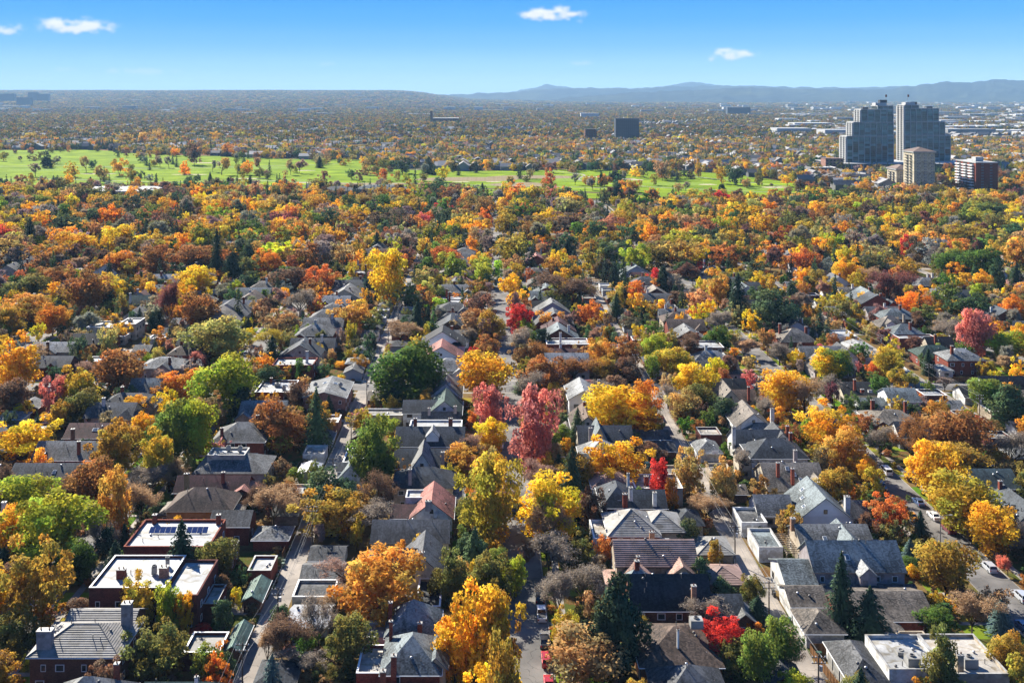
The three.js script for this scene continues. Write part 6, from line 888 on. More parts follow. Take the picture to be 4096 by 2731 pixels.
  [-523.8, 1211.1, 8.8, 5.3, 'S', 's'], [-638.7, 1454.8, 19, 16.9, 'S', 'p'], [-307.2, 1135.1, 8.2, 9.9, 'S', 's'], [-330, 1117.5, 6.5, 8.1, 'S', 'h'], [-257.9, 1321.8, 23, 15.4, 'OT', 'b'],
  [-251, 1346.4, 21.5, 17.6, 'T', 'b'], [-195.9, 1211.1, 14.9, 12.3, 'M', 'r'], [-241.6, 1454.8, 16.9, 10.6, 'S', 's'], [-548.6, 1372, 23.9, 15.9, 'OT', 'b'], [-585, 1298.1, 18.8, 17, 'B', 'b'],
  [-486.4, 1100.5, 16, 11.2, 'D', 'b'], [-476, 1117.5, 14.6, 11.4, 'B', 'b'], [-751.4, 2083.5, 30.3, 33.3, 'O2', 'r'], [-695, 2025.1, 32.3, 35.3, 'O2', 'r'], [-723.5, 2210.9, 33.7, 35.3, 'O2', 'r'],
  [-633.8, 2354.9, 22.2, 30.8, 'G', 'r'], [-449, 1733.8, 25.2, 22.7, 'O2', 'r'], [-1004.4, 2210.9, 24.1, 35.3, 'O2', 'r'], [-579.1, 2354.9, 25.6, 27.4, 'Y2', 'r'], [-157.7, 1321.8, 25, 15.4, 'YT', 't'],
  [-126.4, 1231.8, 16.1, 19.7, 'RC', 'r'], [-108.5, 1231.8, 13.4, 9.8, 'A', 'r'], [-51.3, 1211.1, 21.1, 17.6, 'Y', 'r'], [-52.2, 1153.2, 11.7, 15.1, 'K', 'r'], [69.8, 1109, 28.2, 17.7, 'RC', 't'],
  [24.1, 1117.5, 16.2, 16.2, 'OT', 'b'], [133.7, 1153.2, 18.4, 5, 'S', 'p'], [122.8, 1153.2, 13.4, 10, 'A', 'r'], [157.1, 1211.1, 14.1, 17.6, 'S', 'p'], [169.9, 1221.4, 15.1, 7.1, 'B', 'b'],
  [219.8, 1242.3, 26.2, 19.8, 'OT', 'r'], [230.4, 1231.8, 14.3, 7.2, 'B', 'b'], [140.4, 1153.2, 13.4, 8.4, 'B', 'b'], [-3.5, 1100.5, 9.6, 6.4, 'S', 's'], [71.6, 1052.5, 10.7, 5.3, 'S', 's'],
  [130.1, 981.1, 19.9, 10, 'S', 'p'], [127.8, 1037.4, 10.5, 6, 'S', 's'], [-111.8, 1346.4, 23.5, 33.2, 'K', 'r'], [-142.5, 1398.5, 18.3, 16.2, 'V', 'r'], [-76.6, 1346.4, 23.5, 17.6, 'K', 's'],
  [34.4, 955.2, 13.9, 19.4, 'K', 'r'], [14.1, 896, 14.3, 18.2, 'G', 'r'], [-0.2, 815.2, 16, 14.2, 'O', 'r'], [-45.9, 821.6, 11.1, 10.7, 'RC', 'r'], [70, 896, 12.4, 13, 'Y', 'r'],
  [142.9, 896, 18.2, 19.5, 'N', 'r'], [61.3, 752.9, 17.9, 24.1, 'D', 'r'], [271.6, 1275.2, 25.9, 14.8, 'A', 'r'], [281.4, 1191.2, 22.5, 17.3, 'Y2', 'r'], [293, 1171.9, 23.8, 20.4, 'K', 'r'],
  [320.2, 1171.9, 22.1, 10.2, 'V', 't'], [296, 1144.1, 10.8, 6.6, 'K', 'r'], [348.6, 1153.2, 15.1, 16.7, 'G', 'r'], [339.1, 1068, 17.1, 14, 'D', 'b'], [346.9, 1068, 14, 14, 'R', 'r'],
  [238.9, 1008.5, 16.1, 7.3, 'S', 'c'], [380.6, 1346.4, 7.8, 7.8, 'B', 'b'], [328.4, 1144.1, 5.8, 5, 'B', 'b'], [389.6, 1153.2, 11.7, 10, 'S', 'r'], [406.8, 1117.5, 14.6, 19.5, 'G', 'r'],
  [358.6, 1052.5, 7.6, 9.2, 'B', 'b'], [557.5, 1201.1, 18.3, 15.7, 'G', 'r'], [528.1, 1008.5, 22, 19, 'V', 'r'], [243.6, 955.2, 9.7, 9.7, 'C', 'r'], [182.1, 843.7, 19.6, 15.9, 'O', 'r'],
  [276.9, 955.2, 16.6, 22.2, 'A', 'r'], [14.4, 232, 12, 9, 'T', 'b'], [1.2, 262, 11, 8, 'G', 'r'], [14.5, 335, 12, 9, 'B', 'b'], [1.2, 331, 10, 8, 'PB', 'b'], [14.4, 262, 9, 7.5, 'PB', 'b'],
  [1, 206, 11, 8, 'V', 'r'], [1.2, 352, 9, 8, 'O2', 'r'], [14.4, 384, 11, 9, 'OT', 'r'], [1.2, 392, 12, 9, 'R', 'r'], [14.4, 408, 11, 9, 'T', 'b'], [1, 420, 12, 9, 'D', 'r'],
  [-65.4, 215, 13.6, 6.8, 'S', 's'], [-79.5, 214.5, 9.5, 5.2, 'S', 's'],
];


// street trees along the kerbs and yard trees between the houses, fitted in where the list above leaves room
{
  const R = rng(5150), dull = ['V', 'K', 'A', 'D', 'B', 'T', 'Y2', 'A', 'K', 'V', 'OT', 'D', 'B', 'T', 'K', 'N2', 'PB', 'S', 'S'], kerb = ['T', 'B', 'G', 'OT', 'R', 'D', 'A', 'Y2', 'B', 'PB', 'O2', 'T', 'D', 'Y'];
  const room = (x, d, h, w) => !footprints.some((f) => x > f[0] - 1.2 && x < f[1] + 1.2 && d > f[2] - 1.2 && d < f[3] + 1.2) && !ALLEYS.some((s) => Math.abs(x - s) < 3) && !AVENUES.some((s) => Math.abs(d - s) < 6) && !STREETS.some((s) => Math.abs(x - s) < 5.4)
    && !TREES.some((t) => Math.abs(t[0] - x) < 14 && Math.abs(t[1] - d) < 14 && Math.hypot(t[0] - x, t[1] - d) < (t[3] + w) * .34)
    && !TREES.some((t) => t[1] > d && t[1] < d + 40 && Math.abs(t[0] / t[1] - x / d) < (t[3] + w) * .3 / d && (EYE - h) / d < (EYE - t[2] * .4) / t[1]);
  const grow = (x, d, h, w, c) => { if (!inFrame(x, d, 420) || (x > 96 && x < 116 && d < 300) || !room(x, d, h, w)) return; const k = c === 'S' ? 's' : c === 'B' || c === 'T' || c === 'PB' || (c === 'D' && R() < .4) ? 'b' : R() < .25 ? 't' : 'r'; TREES.push([Math.round(x * 10) / 10, Math.round(d * 10) / 10, h, k === 's' ? w * .6 : w, c, k]); };
  for (const s of STREETS) for (const side of [-1, 1]) for (let d = s > 100 && s < 120 ? 330 : 140; d < 556; d += 8.5 + R() * 5) { const h = 7.5 + R() * 6; grow(s + side * (6.3 + R() * .5), d, h, h * (.6 + R() * .3), kerb[Math.floor(R() * kerb.length)]); }
  for (let i = 0; i < 1900; i++) { const d = 140 + Math.pow(R(), .75) * 382, x = (R() - .5) * 1.32 * d + d * .025, h = 4.5 + R() * 6.5; grow(x, d, h, h * (.62 + R() * .35), dull[Math.floor(R() * dull.length)]); }
}

// the ones that show largest stand as things of their own; the rest join the mass of further trees
const ORD = ['first', 'second', 'third', 'fourth', 'fifth', 'sixth', 'seventh', 'eighth', 'ninth', 'tenth', 'eleventh', 'twelfth', 'thirteenth', 'fourteenth', 'fifteenth', 'sixteenth', 'seventeenth', 'eighteenth', 'nineteenth', 'twentieth'];
const ord = (n) => n < 20 ? ORD[n] : n < 99 ? ['', '', 'twenty', 'thirty', 'forty', 'fifty', 'sixty', 'seventy', 'eighty', 'ninety'][Math.floor((n + 1) / 10)] + ((n + 1) % 10 ? '-' + ORD[(n + 1) % 10 - 1] : '') : String(n + 1);
const leftovers = [];
{
  const R = rng(404), score = (t) => t[2] * t[3] / (t[1] * t[1]), byKind = {};
  for (const t of TREES) (byKind[KINDS[t[5]][1]] ??= []).push(t);
  const chosen = [];
  for (const list of Object.values(byKind)) { list.sort((a, b) => score(b) - score(a)); chosen.push(...list.slice(0, 300)); leftovers.push(...list.slice(300)); }
  const zones = new Map();
  for (const t of chosen) {
    const [u, v] = seenAt(t[0], t[1]), band = v > 2250 ? 'foreground' : v > 1750 ? 'near ground' : v > 1330 ? 'middle ground' : v > 960 ? 'middle distance' : 'far distance', col = u < 1024 ? 'left quarter' : u < 2048 ? 'centre-left quarter' : u < 3072 ? 'centre-right quarter' : 'right quarter';
    const key = [t[4], KINDS[t[5]][2], band, col].join('|'); if (!zones.has(key)) zones.set(key, []); zones.get(key).push([u, t]);
  }
  for (const [key, list] of zones) {
    const [c, what, band, col] = key.split('|'); list.sort((a, b) => a[0] - b[0]);
    list.forEach(([u, t], i) => {
      const [x, d, h, w, colour, kind] = t, set = SHAPES[kind], s = set[Math.floor(hash2(Math.round(x * 10), Math.round(d * 10)) * set.length)], [name, category] = KINDS[kind];
      const which = list.length > 1 ? ord(i) + ' such from the left in' : 'only one such in', label = `${LEAF[colour][3]} ${what}, ${which} the ${band}, ${col}`;
      const g = thing(name, x, d, label, category, category === 'shrub' ? 'garden shrubs' : category === 'conifer' ? 'conifers among the houses' : 'street and garden trees');
      g.rotation.y = R() * 6.28; { const full = kind === 's' ? 1.22 : kind === 'b' ? 1.14 : 1.1; g.scale.set(w / 12 * full, h / 12 * 1.03, w / 12 * full); };
      if (s.trunk) mesh('trunk', s.trunk, M.bark, g);
      mesh('crown', s.crown, leafMat[colour], g);
    });
  }
}

// ---------- the mass of trees: gardens between the houses, and the wooded town beyond ----------
{
  const R = rng(909), put = { r: [], b: [], s: [], h: [], fr: [], fs: [] };
  const pal0 = [['Y', 5], ['G', 12], ['Y2', 11], ['O', 4], ['O2', 8], ['OT', 8], ['R', 8], ['D', 8], ['A', 14], ['V', 16], ['N', 3], ['N2', 3], ['K', 12], ['RC', 1], ['C', .5], ['P', 1], ['YT', 5], ['L', 3], ['M', 1.5], ['B', 5]], order = ['S', 'K', 'N', 'N2', 'V', 'L', 'YG', 'Y2', 'YT', 'Y', 'G', 'O2', 'O', 'OT', 'A', 'R', 'D', 'B', 'M', 'PB', 'P', 'RC', 'C'], pal = pal0.sort((a, b) => order.indexOf(a[0]) - order.indexOf(b[0])), tot = pal.reduce((s, p) => s + p[1], 0);
  const pick = (x, d) => { let k = x === undefined ? R() * tot : mod(R() * .62 + (fbm(x / 34 + 4, d / 34, 3) - .5) * 2.2 + 1.2, 1) * tot; for (const [c, w] of pal) if ((k -= w) < 0) return c; return 'A'; };
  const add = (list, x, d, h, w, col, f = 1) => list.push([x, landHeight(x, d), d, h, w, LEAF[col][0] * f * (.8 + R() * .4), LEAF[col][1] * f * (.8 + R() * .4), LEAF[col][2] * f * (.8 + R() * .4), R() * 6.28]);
  const trunkSpots = TREES.map((t) => [t[0], t[1], t[3] / 2]);
  const built = (x, d, m) => footprints.some((f) => x > f[0] - m && x < f[1] + m && d > f[2] - m && d < f[3] + m);
  const onRoad = (x, d) => STREETS.some((s) => Math.abs(x - s) < 5.4) || ALLEYS.some((s) => Math.abs(x - s) < 3.2) || AVENUES.some((s) => Math.abs(d - s) < 5.4);
  // leftovers of the mapped trees
  for (const [x, d, h, w, c, k] of leftovers) add(put[k === 'b' ? 'b' : k === 's' || k === 'c' ? 's' : k === 'h' ? 'h' : 'r'], x, d, h, w, c);
  // shrubs and small garden trees near by
  for (let i = 0; i < 9500; i++) {
    const d = 140 + Math.pow(R(), .8) * 445, x = (R() - .5) * 1.34 * d + d * .026;
    if (onRoad(x, d) || built(x, d, .5)) continue;
    const k = R();
    if (k < .72) { const w = 1.1 + R() * 2.0; add(put.h, x, d, w * (.6 + R() * .5), w, ['K', 'K', 'V', 'N', 'A', 'D', 'D', 'V', 'R', 'OT'][Math.floor(R() * 10)]); }
    else if (d > 300 || k < .86) { if (trunkSpots.some((t) => Math.hypot(t[0] - x, t[1] - d) < t[2] * .8 + 1.5)) continue; const h = (d < 300 ? 3 : 4.5) + R() * 5; add(k < .9 ? put.r : k < .95 ? put.b : put.s, x, d, h, k < .95 ? h * (.6 + R() * .35) : h * .45, k < .95 ? pick() : 'S'); }
  }
  // streets farther out: a closed canopy broken by roofs
  for (let d = 365; d < 1085;) {
    const step = 8.6 + (d - 365) * .003; 
    for (let x = -.64 * d - 20; x < .68 * d + 20; x += step) {
      const px = x + (R() - .5) * step, pd = d + (R() - .5) * step;
      if (onRoad(px, pd) || built(px, pd, -1.2) || inside(px, pd, GOLF) || R() < (d < 460 ? .58 : d < 570 ? .2 : .13)) continue;
      if (trunkSpots.some((t) => Math.abs(t[0] - px) < 12 && Math.abs(t[1] - pd) < 12 && Math.hypot(t[0] - px, t[1] - pd) < t[2] * .75 + 1.5)) continue;
      if (d < 420 && TREES.some((t) => t[1] > pd && t[1] < pd + 60 && Math.abs(t[0] / t[1] - px / pd) < (t[3] * .4 + 4) / pd)) continue;
      const street = STREETS.some((s) => Math.abs(px - s) < 9), h = ((street ? 9.5 : 6) + Math.pow(R(), 1.4) * 11) * (d < 570 ? .85 : 1.08), k = R() + (fbm(px / 60, pd / 60, 2) - .5) * .35;
      if (k < .58) add(put.r, px, pd, h, h * (.72 + R() * .65), pick(px, pd)); else if (k < .72) add(put.b, px, pd, h, h * (.7 + R() * .3), R() < .5 ? 'B' : 'D'); else { const hh = 8 + R() * 9; add(put.s, px, pd, hh, hh * (.38 + R() * .18), R() < .75 ? 'S' : 'K'); }
    }
    d += step;
  }
  // around and beyond the golf course
  const far = [['R', 4], ['D', 8], ['A', 17], ['V', 24], ['Y2', 9], ['OT', 12], ['O2', 4], ['G', 7], ['K', 16], ['YT', 9], ['Y', 3], ['B', 12]], ft = far.reduce((s, p) => s + p[1], 0), pickFar = () => { let k = R() * ft; for (const [c, w] of far) if ((k -= w) < 0) return c; return 'A'; };
  const clear = (x, d) => (x > 385 && x < 720 && d < 1520 && d > 1040 && R() < .62) || (x > 480 && x < 700 && d > 1392 && d < 1520);
  for (let d = 1085; d < 17000;) {
    const step = d < 2300 ? 13 : d < 5000 ? 19 : d < 9000 ? 27 : 46;
    for (let x = -.60 * d - 60; x < .65 * d + 60; x += step) {
      const px = x + (R() - .5) * step * .95, pd = d + (R() - .5) * step * .95;
      const nz = fbm(px / 45, pd / 45, 2) - .5, g = inside(px + nz * 60, pd + nz * 110, GOLF); if ((g && (R() > (fbm(px / 45 + 7, pd / 70, 2) > .58 ? .16 : .008) || inside(px, pd, GOLF) === false)) || clear(px, pd)) continue;
      const green = d < 2400 ? fbm(px / 130 + 3, pd / 130, 3) : fbm(px / 420, pd / 420, 3), open = fbm(px / 600 + 50, pd / 600, 4);
      if (d < 4200 && d > 1300 && mod(px - 1.8, 101.5) < 11 && R() < .85) continue;
      if (d > 2300 && open > .62 + R() * .1) continue;
      if (px / pd > .30 && d > 2400 && R() < .35 * smooth(.3, .5, px / pd)) continue;
      const h = (d < 2300 ? 9 : 10) + R() * 7 + (d > 9000 ? 6 : 0), wide = d > 9000 ? 2.4 : d > 5000 ? 1.35 : 1, con = green > .60 ? .55 : .10, k = R();
      if (d < 2300) { if (k < con) { const hh = 12 + R() * 9; add(put.s, px, pd, hh, hh * .42, R() < .7 ? 'S' : 'K'); } else if (k > .92) add(put.b, px, pd, h, h * .9, 'B'); else add(put.r, px, pd, h, h * (.75 + R() * .4), pickFar()); }
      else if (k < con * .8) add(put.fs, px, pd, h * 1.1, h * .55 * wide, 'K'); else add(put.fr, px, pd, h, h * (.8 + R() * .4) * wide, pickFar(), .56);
    }
    d += step;
  }
  const mass = new THREE.Group(); mass.name = 'background_trees'; tag(mass, 'closely set autumn trees filling gardens and the town beyond', 'trees', null, 'stuff'); scene.add(mass);
  const mat = new THREE.Matrix4(), q = new THREE.Quaternion(), up = V3(0, 1, 0), col = new THREE.Color();
  const spread = (name, list, sets, key) => sets.forEach((s, i) => {
    const mine = list.filter((_, k) => k % sets.length === i); if (!mine.length) return;
    for (const [part, geo, m] of [['crown', s.crown, tintMat], ...(s.trunk && key ? [['trunk', s.trunk, M.bark]] : [])]) {
      const im = new THREE.InstancedMesh(geo, m, mine.length); im.name = name + '_' + part; im.castShadow = im.receiveShadow = true; im.userData.kind = 'stuff';
      mine.forEach(([x, y, d, h, w, r, g, b, a], k) => { im.setMatrixAt(k, mat.compose(V3(x, y, -d), q.setFromAxisAngle(up, a), V3(w / 12, h / 12, w / 12))); if (part === 'crown') im.setColorAt(k, col.setRGB(r, g, b)); });
      mass.add(im);
    }
  });
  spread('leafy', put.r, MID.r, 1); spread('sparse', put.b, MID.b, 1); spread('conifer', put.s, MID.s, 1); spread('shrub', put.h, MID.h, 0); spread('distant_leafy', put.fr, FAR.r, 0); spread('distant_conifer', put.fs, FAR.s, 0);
  console.log('instances', Object.entries(put).map(([k, v]) => k + ':' + v.length).join(' '));

  // roofs that show between the far trees, and the pale commercial strips near the horizon
  const hg = (() => { const w = boxFaces(-.5, .5, 0, .6, -.5, .5, 'D'), r = [[V3(-.55, .58, .55), V3(.55, .58, .55), V3(.55, 1, 0), V3(-.55, 1, 0)], [V3(.55, .58, -.55), V3(-.55, .58, -.55), V3(-.55, 1, 0), V3(.55, 1, 0)], [V3(-.5, .6, -.5), V3(-.5, .6, .5), V3(-.5, .98, 0)], [V3(.5, .6, .5), V3(.5, .6, -.5), V3(.5, .98, 0)]]; return faces([...w, ...r]); })();
  const roofs = [], boxes = [];
  for (let i = 0; i < 6500; i++) { const d = 1090 + Math.pow(R(), 1.3) * 4600, x = (R() - .48) * 1.16 * d; if (inside(x, d, GOLF) || (x > 470 && x < 700 && d < 1540 && d > 1040)) continue; const v = .06 + R() * .2; roofs.push([x, landHeight(x, d), d, 8 + R() * 6, 13 + R() * 16, 11 + R() * 10, v, v * .97, v * .95, R() < .5 ? 0 : 1.57]); }
  for (let i = 0; i < 420; i++) {
    const k = R(), d = k < .4 ? 2500 + R() * 3500 : 5000 + R() * 9000, a = k < .55 ? .30 + R() * .26 : (R() - .5) * 1.1, x = a * d, v = .16 + R() * .32, big = R() < .25;
    boxes.push([x, landHeight(x, d), d, (big ? 12 : 7) + R() * 10 + (d > 6000 ? 8 : 0), (big ? 60 : 25) + R() * 70, 25 + R() * 50, v, v, v * .97, 0]);
  }
  const town = new THREE.Group(); town.name = 'distant_buildings'; tag(town, 'small roofs and pale halls scattered among the far trees', 'buildings', null, 'stuff'); scene.add(town);
  const unit = UNIT.clone(); unit.translate(0, .5, 0);
  for (const [name, list, geo, m] of [['distant_house', roofs, hg, std({ name: 'far house', color: rgb(1, 1, 1), roughness: .85 })], ['distant_hall', boxes, unit, std({ name: 'far hall', color: rgb(1, 1, 1), roughness: .7 })]]) {
    const im = new THREE.InstancedMesh(geo, m, list.length); im.name = name; im.userData.kind = 'stuff'; im.castShadow = im.receiveShadow = true;
    list.forEach(([x, y, d, h, w, l, r, g, b, a], k) => { im.setMatrixAt(k, mat.compose(V3(x, y - .5, -d), q.setFromAxisAngle(up, a), V3(w, h, l))); im.setColorAt(k, col.setRGB(r, g, b)); });
    town.add(im);
  }
}

// ---------- parked cars ----------
const paint = (name, r, g, b) => new THREE.MeshPhysicalMaterial({ name: 'car paint ' + name, color: rgb(r, g, b), roughness: .35, metalness: .3, clearcoat: 1, clearcoatRoughness: .06 });
const PAINT = { white: paint('white', .72, .72, .73), silver: paint('silver', .50, .52, .55), black: paint('black', .012, .012, .014), red: paint('red', .42, .02, .02), maroon: paint('maroon', .16, .02, .03), blue: paint('blue', .05, .09, .19), grey: paint('grey', .14, .15, .16), amber: paint('amber', .55, .24, .03) };
M.tyre = std({ name: 'tyre', color: rgb(.015, .015, .016), roughness: .9 }); M.rim = std({ name: 'wheel rim', color: rgb(.45, .46, .47), roughness: .3, metalness: .8 });
M.lens = std({ name: 'headlight lens', color: rgb(.75, .75, .72), roughness: .15 }); M.tail = std({ name: 'tail light', color: rgb(.35, .01, .01), roughness: .25 });
M.autoglass = std({ name: 'car glass', color: rgb(.012, .014, .018), roughness: .04 });
const wheelGeo = new THREE.CylinderGeometry(.34, .34, .24, 16).rotateZ(Math.PI / 2), rimGeo = new THREE.CylinderGeometry(.21, .21, .25, 12).rotateZ(Math.PI / 2);
function extrudeSide(pts, width, bevel) { // profile [z, y] drawn in the side view, extruded across the car
  const s = new THREE.Shape(pts.map(([z, y]) => new THREE.Vector2(z, y))), g = new THREE.ExtrudeGeometry(s, { depth: width - 2 * bevel, bevelEnabled: true, bevelSize: bevel, bevelThickness: bevel, bevelSegments: 2, steps: 1 });
  g.translate(0, 0, -(width - 2 * bevel) / 2); g.rotateY(-Math.PI / 2); return g;
}
function cabinGeo(z0, z1, t0, t1, y0, y1, w0, w1) {
  const a = (z, w, y, s) => V3(s * w / 2, y, z), f = [], P = V3;
  const B = [P(-w0 / 2, y0, z0), P(w0 / 2, y0, z0), P(w0 / 2, y0, z1), P(-w0 / 2, y0, z1)], T = [P(-w1 / 2, y1, t0), P(w1 / 2, y1, t0), P(w1 / 2, y1, t1), P(-w1 / 2, y1, t1)];
  for (let i = 0; i < 4; i++) { const j = (i + 1) % 4; f.push([B[j], B[i], T[i], T[j]]); } f.push([T[3], T[2], T[1], T[0]]);
  return faces(f);
}
const CARS = { // body profile (front at -z), cabin, roof
  suv: { len: 4.7, body: [[-2.3, .35], [2.25, .35], [2.3, .75], [2.22, 1.08], [-.95, 1.08], [-2.1, .96], [-2.32, .7]], cab: [-1.15, 2.18, -.35, 1.95, 1.06, 1.66, 1.74, 1.42], roof: [-.42, 2.0] },
  sedan: { len: 4.6, body: [[-2.25, .32], [2.25, .32], [2.28, .7], [2.15, .95], [-1.0, .95], [-2.1, .82], [-2.28, .6]], cab: [-1.2, 1.75, -.35, .95, .93, 1.42, 1.66, 1.3], roof: [-.42, 1.0] },
  van: { len: 4.9, body: [[-2.4, .35], [2.4, .35], [2.42, .8], [2.36, 1.15], [-1.7, 1.15], [-2.3, .98], [-2.42, .7]], cab: [-1.85, 2.34, -1.2, 2.2, 1.13, 1.9, 1.82, 1.62], roof: [-1.28, 2.25] },
  pickup: { len: 5.8, body: [[-2.85, .45], [2.85, .45], [2.88, .9], [2.85, 1.12], [-1.2, 1.12], [-2.6, 1.05], [-2.88, .75]], cab: [-1.35, .95, -.7, .7, 1.1, 1.82, 1.86, 1.5], roof: [-.78, .76] },
};
const carGeo = {};
for (const [k, c] of Object.entries(CARS)) carGeo[k] = { body: extrudeSide(c.body, 1.84, .07), cab: cabinGeo(...c.cab), roof: boxGeo(-c.cab[7] / 2 - .04, c.cab[7] / 2 + .04, c.cab[5] - .02, c.cab[5] + .06, c.roof[0], c.roof[1]) };
function car(kind, colour, x, d, turn, label) {
  const g = thing('parked_car', x, d, label, 'car', 'parked cars'), c = CARS[kind], q = carGeo[kind], e = c.len / 2; g.rotation.y = turn;
  mesh('body', q.body, PAINT[colour], g); mesh('cabin_glass', q.cab, M.autoglass, g); mesh('roof', q.roof, PAINT[colour], g);
  for (const s of [-1, 1]) for (const z of [-e * .62, e * .6]) { const w = mesh('wheel', wheelGeo, M.tyre, g); w.position.set(s * .84, .34, z); mesh('rim', rimGeo, M.rim, w).scale.set(1.02, 1, 1); }
  for (const s of [-1, 1]) { ubox('headlight', .4, .16, .1, s * .62, .78, -e - .0, M.lens, g); ubox('tail_light', .2, .3, .08, s * .76, .85, e + .03, M.tail, g); }
  const cb = c.cab; for (const s of [-1, 1]) for (const [z, t] of [[cb[0], cb[2]], [(cb[0] + cb[1]) / 2, (cb[2] + cb[3]) / 2], [cb[1], cb[3]]]) bar('pillar', V3(s * (cb[6] / 2 + .01), cb[4], z), V3(s * (cb[7] / 2 + .01), cb[5], t), .07, .09, PAINT[colour], g);
  if (kind === 'pickup') ubox('truck_bed', 1.55, .05, 1.75, 0, 1.2, 1.92, M.black, g);
  return g;
}
car('suv', 'silver', 111.6, 221.5, 0, 'silver estate car parked right-hand kerb, the farther of two silver ones');
car('suv', 'silver', 111.8, 208.6, 0, 'silver estate car parked right-hand kerb, the nearer of two silver ones');
car('suv', 'maroon', 111.7, 241, 0, 'maroon car beneath the yellow-green tree on right-hand street');
car('sedan', 'white', 111.6, 248.6, 0, 'white car just ahead of the maroon car on right-hand street');
car('sedan', 'blue', 111.4, 257, 0, 'dark blue car ahead of the white one on right-hand street');
car('van', 'white', 111.5, 278, 0, 'white van parked farthest up the right-hand street kerb');
car('suv', 'black', 105.8, 267, Math.PI, 'black car in tree shade on left kerb of right-hand street');
car('sedan', 'amber', 106, 248, Math.PI, 'amber car behind the red-orange tree on right-hand street');
car('sedan', 'blue', 106, 196.4, Math.PI, 'blue car at the right edge of the picture beside the pavement');
car('suv', 'black', 11.3, 208.2, 0, 'black off-roader under bare trees ahead of the white pickup');
car('pickup', 'white', 11.3, 201.6, 0, 'white pickup truck on the central street kerb');
car('sedan', 'black', 11.3, 191.4, 0, 'black saloon behind the white pickup on central street');
car('suv', 'red', 11.3, 185.2, 0, 'dark red car second from the bottom edge on central street');
car('sedan', 'red', 11.3, 177.8, 0, 'bright red car at the bottom edge on central street');
car('sedan', 'amber', 11.2, 240, 0, 'orange car beside the tall yellow tree on central street');
car('sedan', 'grey', 11.3, 284, 0, 'grey car below the pinkish red tree on central street');
car('suv', 'white', 4.4, 299, Math.PI, 'white car on the left kerb of central street');
car('sedan', 'white', 11.3, 306, 0, 'white car half hidden by the pinkish red tree');
car('van', 'white', 20.4, 325.5, Math.PI / 2, 'white van on the driveway by the white colonial house');
car('suv', 'white', 106, 395, 0, 'white car on right-hand street beyond the avenue');
car('sedan', 'black', -66, 359.4, Math.PI / 2, 'black car on the avenue behind the tan warehouse');
car('sedan', 'blue', -72, 362.8, Math.PI / 2, 'dark blue car on the avenue behind the white-roofed building');
car('suv', 'white', -97, 255.4, 0, 'white car beside the amber tree, left-hand street');
car('sedan', 'grey', -97, 263, 0, 'grey car ahead of the white one on left-hand street');
car('suv', 'white', -90.3, 243.6, Math.PI, 'white car parked by the tan bare trees, left-hand street');
car('sedan', 'amber', -97, 241.2, 0, 'orange car under the lime green tree, left-hand street');
car('sedan', 'white', -90.3, 237, Math.PI, 'white car before the dark columnar tree, left-hand street');
car('suv', 'grey', -90.3, 229, Math.PI, 'dark grey car by the left-hand street kerb under the green tree');
car('sedan', 'silver', -97, 209, 0, 'silver car under the bronze tree at far left');
car('suv', 'white', -96.8, 405, 0, 'white car far up the left-hand street by the lime tree');

// ---------- utility poles and wires ----------
const poleGeo = new THREE.CylinderGeometry(.11, .17, 1, 8).translate(0, .5, 0), insGeo = new THREE.CylinderGeometry(.06, .08, .2, 6), drumGeo = new THREE.CylinderGeometry(.28, .28, .9, 10);
function sag(a, b, drop, r) { const pts = []; for (let i = 0; i <= 10; i++) { const t = i / 10; pts.push(V3().lerpVectors(a, b, t).add(V3(0, -drop * 4 * t * (1 - t), 0))); } return new THREE.TubeGeometry(new THREE.CatmullRomCurve3(pts), 14, r, 4); }
function poleLine(list, where) {
  list.forEach(([x, d, h], i) => {
    const g = thing('utility_pole', x, d, `weathered utility pole, ${ordinal(i)} from the camera along the ${where}`, 'utility pole', 'utility poles');
    const p = mesh('post', poleGeo, M.pole, g); p.scale.y = h;
    for (const y of [h - .35, h - 1.35]) { ubox('crossarm', 2.4, .12, .12, 0, y, .14, M.pole, g); for (const s of [-1, -.45, .45, 1]) { const n = mesh('insulator', insGeo, M.trim, g); n.position.set(s * 1.1, y + .16, .14); } }
    if (i % 2 === 0) { const t = mesh('transformer', drumGeo, M.metal, g); t.position.set(.42, h - 2.3, 0); }
  });
  for (let i = 0; i + 1 < list.length; i++) for (const [o, y, n] of [[-1.1, .2, 'left upper'], [.5, .2, 'right upper'], [1.1, -.8, 'middle'], [0, -2.6, 'lowest']]) {
    const a = list[i], b = list[i + 1], w = mesh('power_line', sag(V3(a[0] + o, a[2] + y - .3, -a[1] + .14), V3(b[0] + o, b[2] + y - .3, -b[1] + .14), (b[1] - a[1]) * .012, n === 'lowest' ? .035 : .022), M.wire);
    tag(w, `${n} overhead wire between ${ordinal(i)} and ${ordinal(i + 1)} poles of ${where}`, 'wire', 'overhead wires');
  }
}
poleLine([[-42.1, 150, 10.4], [-42.1, 173, 10.4], [-40.0, 192.5, 10.4], [-40.1, 231, 10.4], [-40.0, 262, 10.2], [-39.8, 296, 10.4], [-39.8, 335, 10.2], [-39.9, 377, 10.4], [-39.8, 409, 10.2], [-39.8, 456, 10.4], [-39.8, 508, 10.2]], 'left alley');
poleLine([[57.0, 171, 9.4], [56.2, 198, 9], [56.1, 224.6, 8.6], [55.9, 268, 9], [55.9, 320, 9], [55.9, 372, 9]], 'right alley');
poleLine([[157.3, 318, 10], [157.3, 354.4, 10], [157.2, 398, 10], [157.2, 440, 10]], 'second alley to the right');
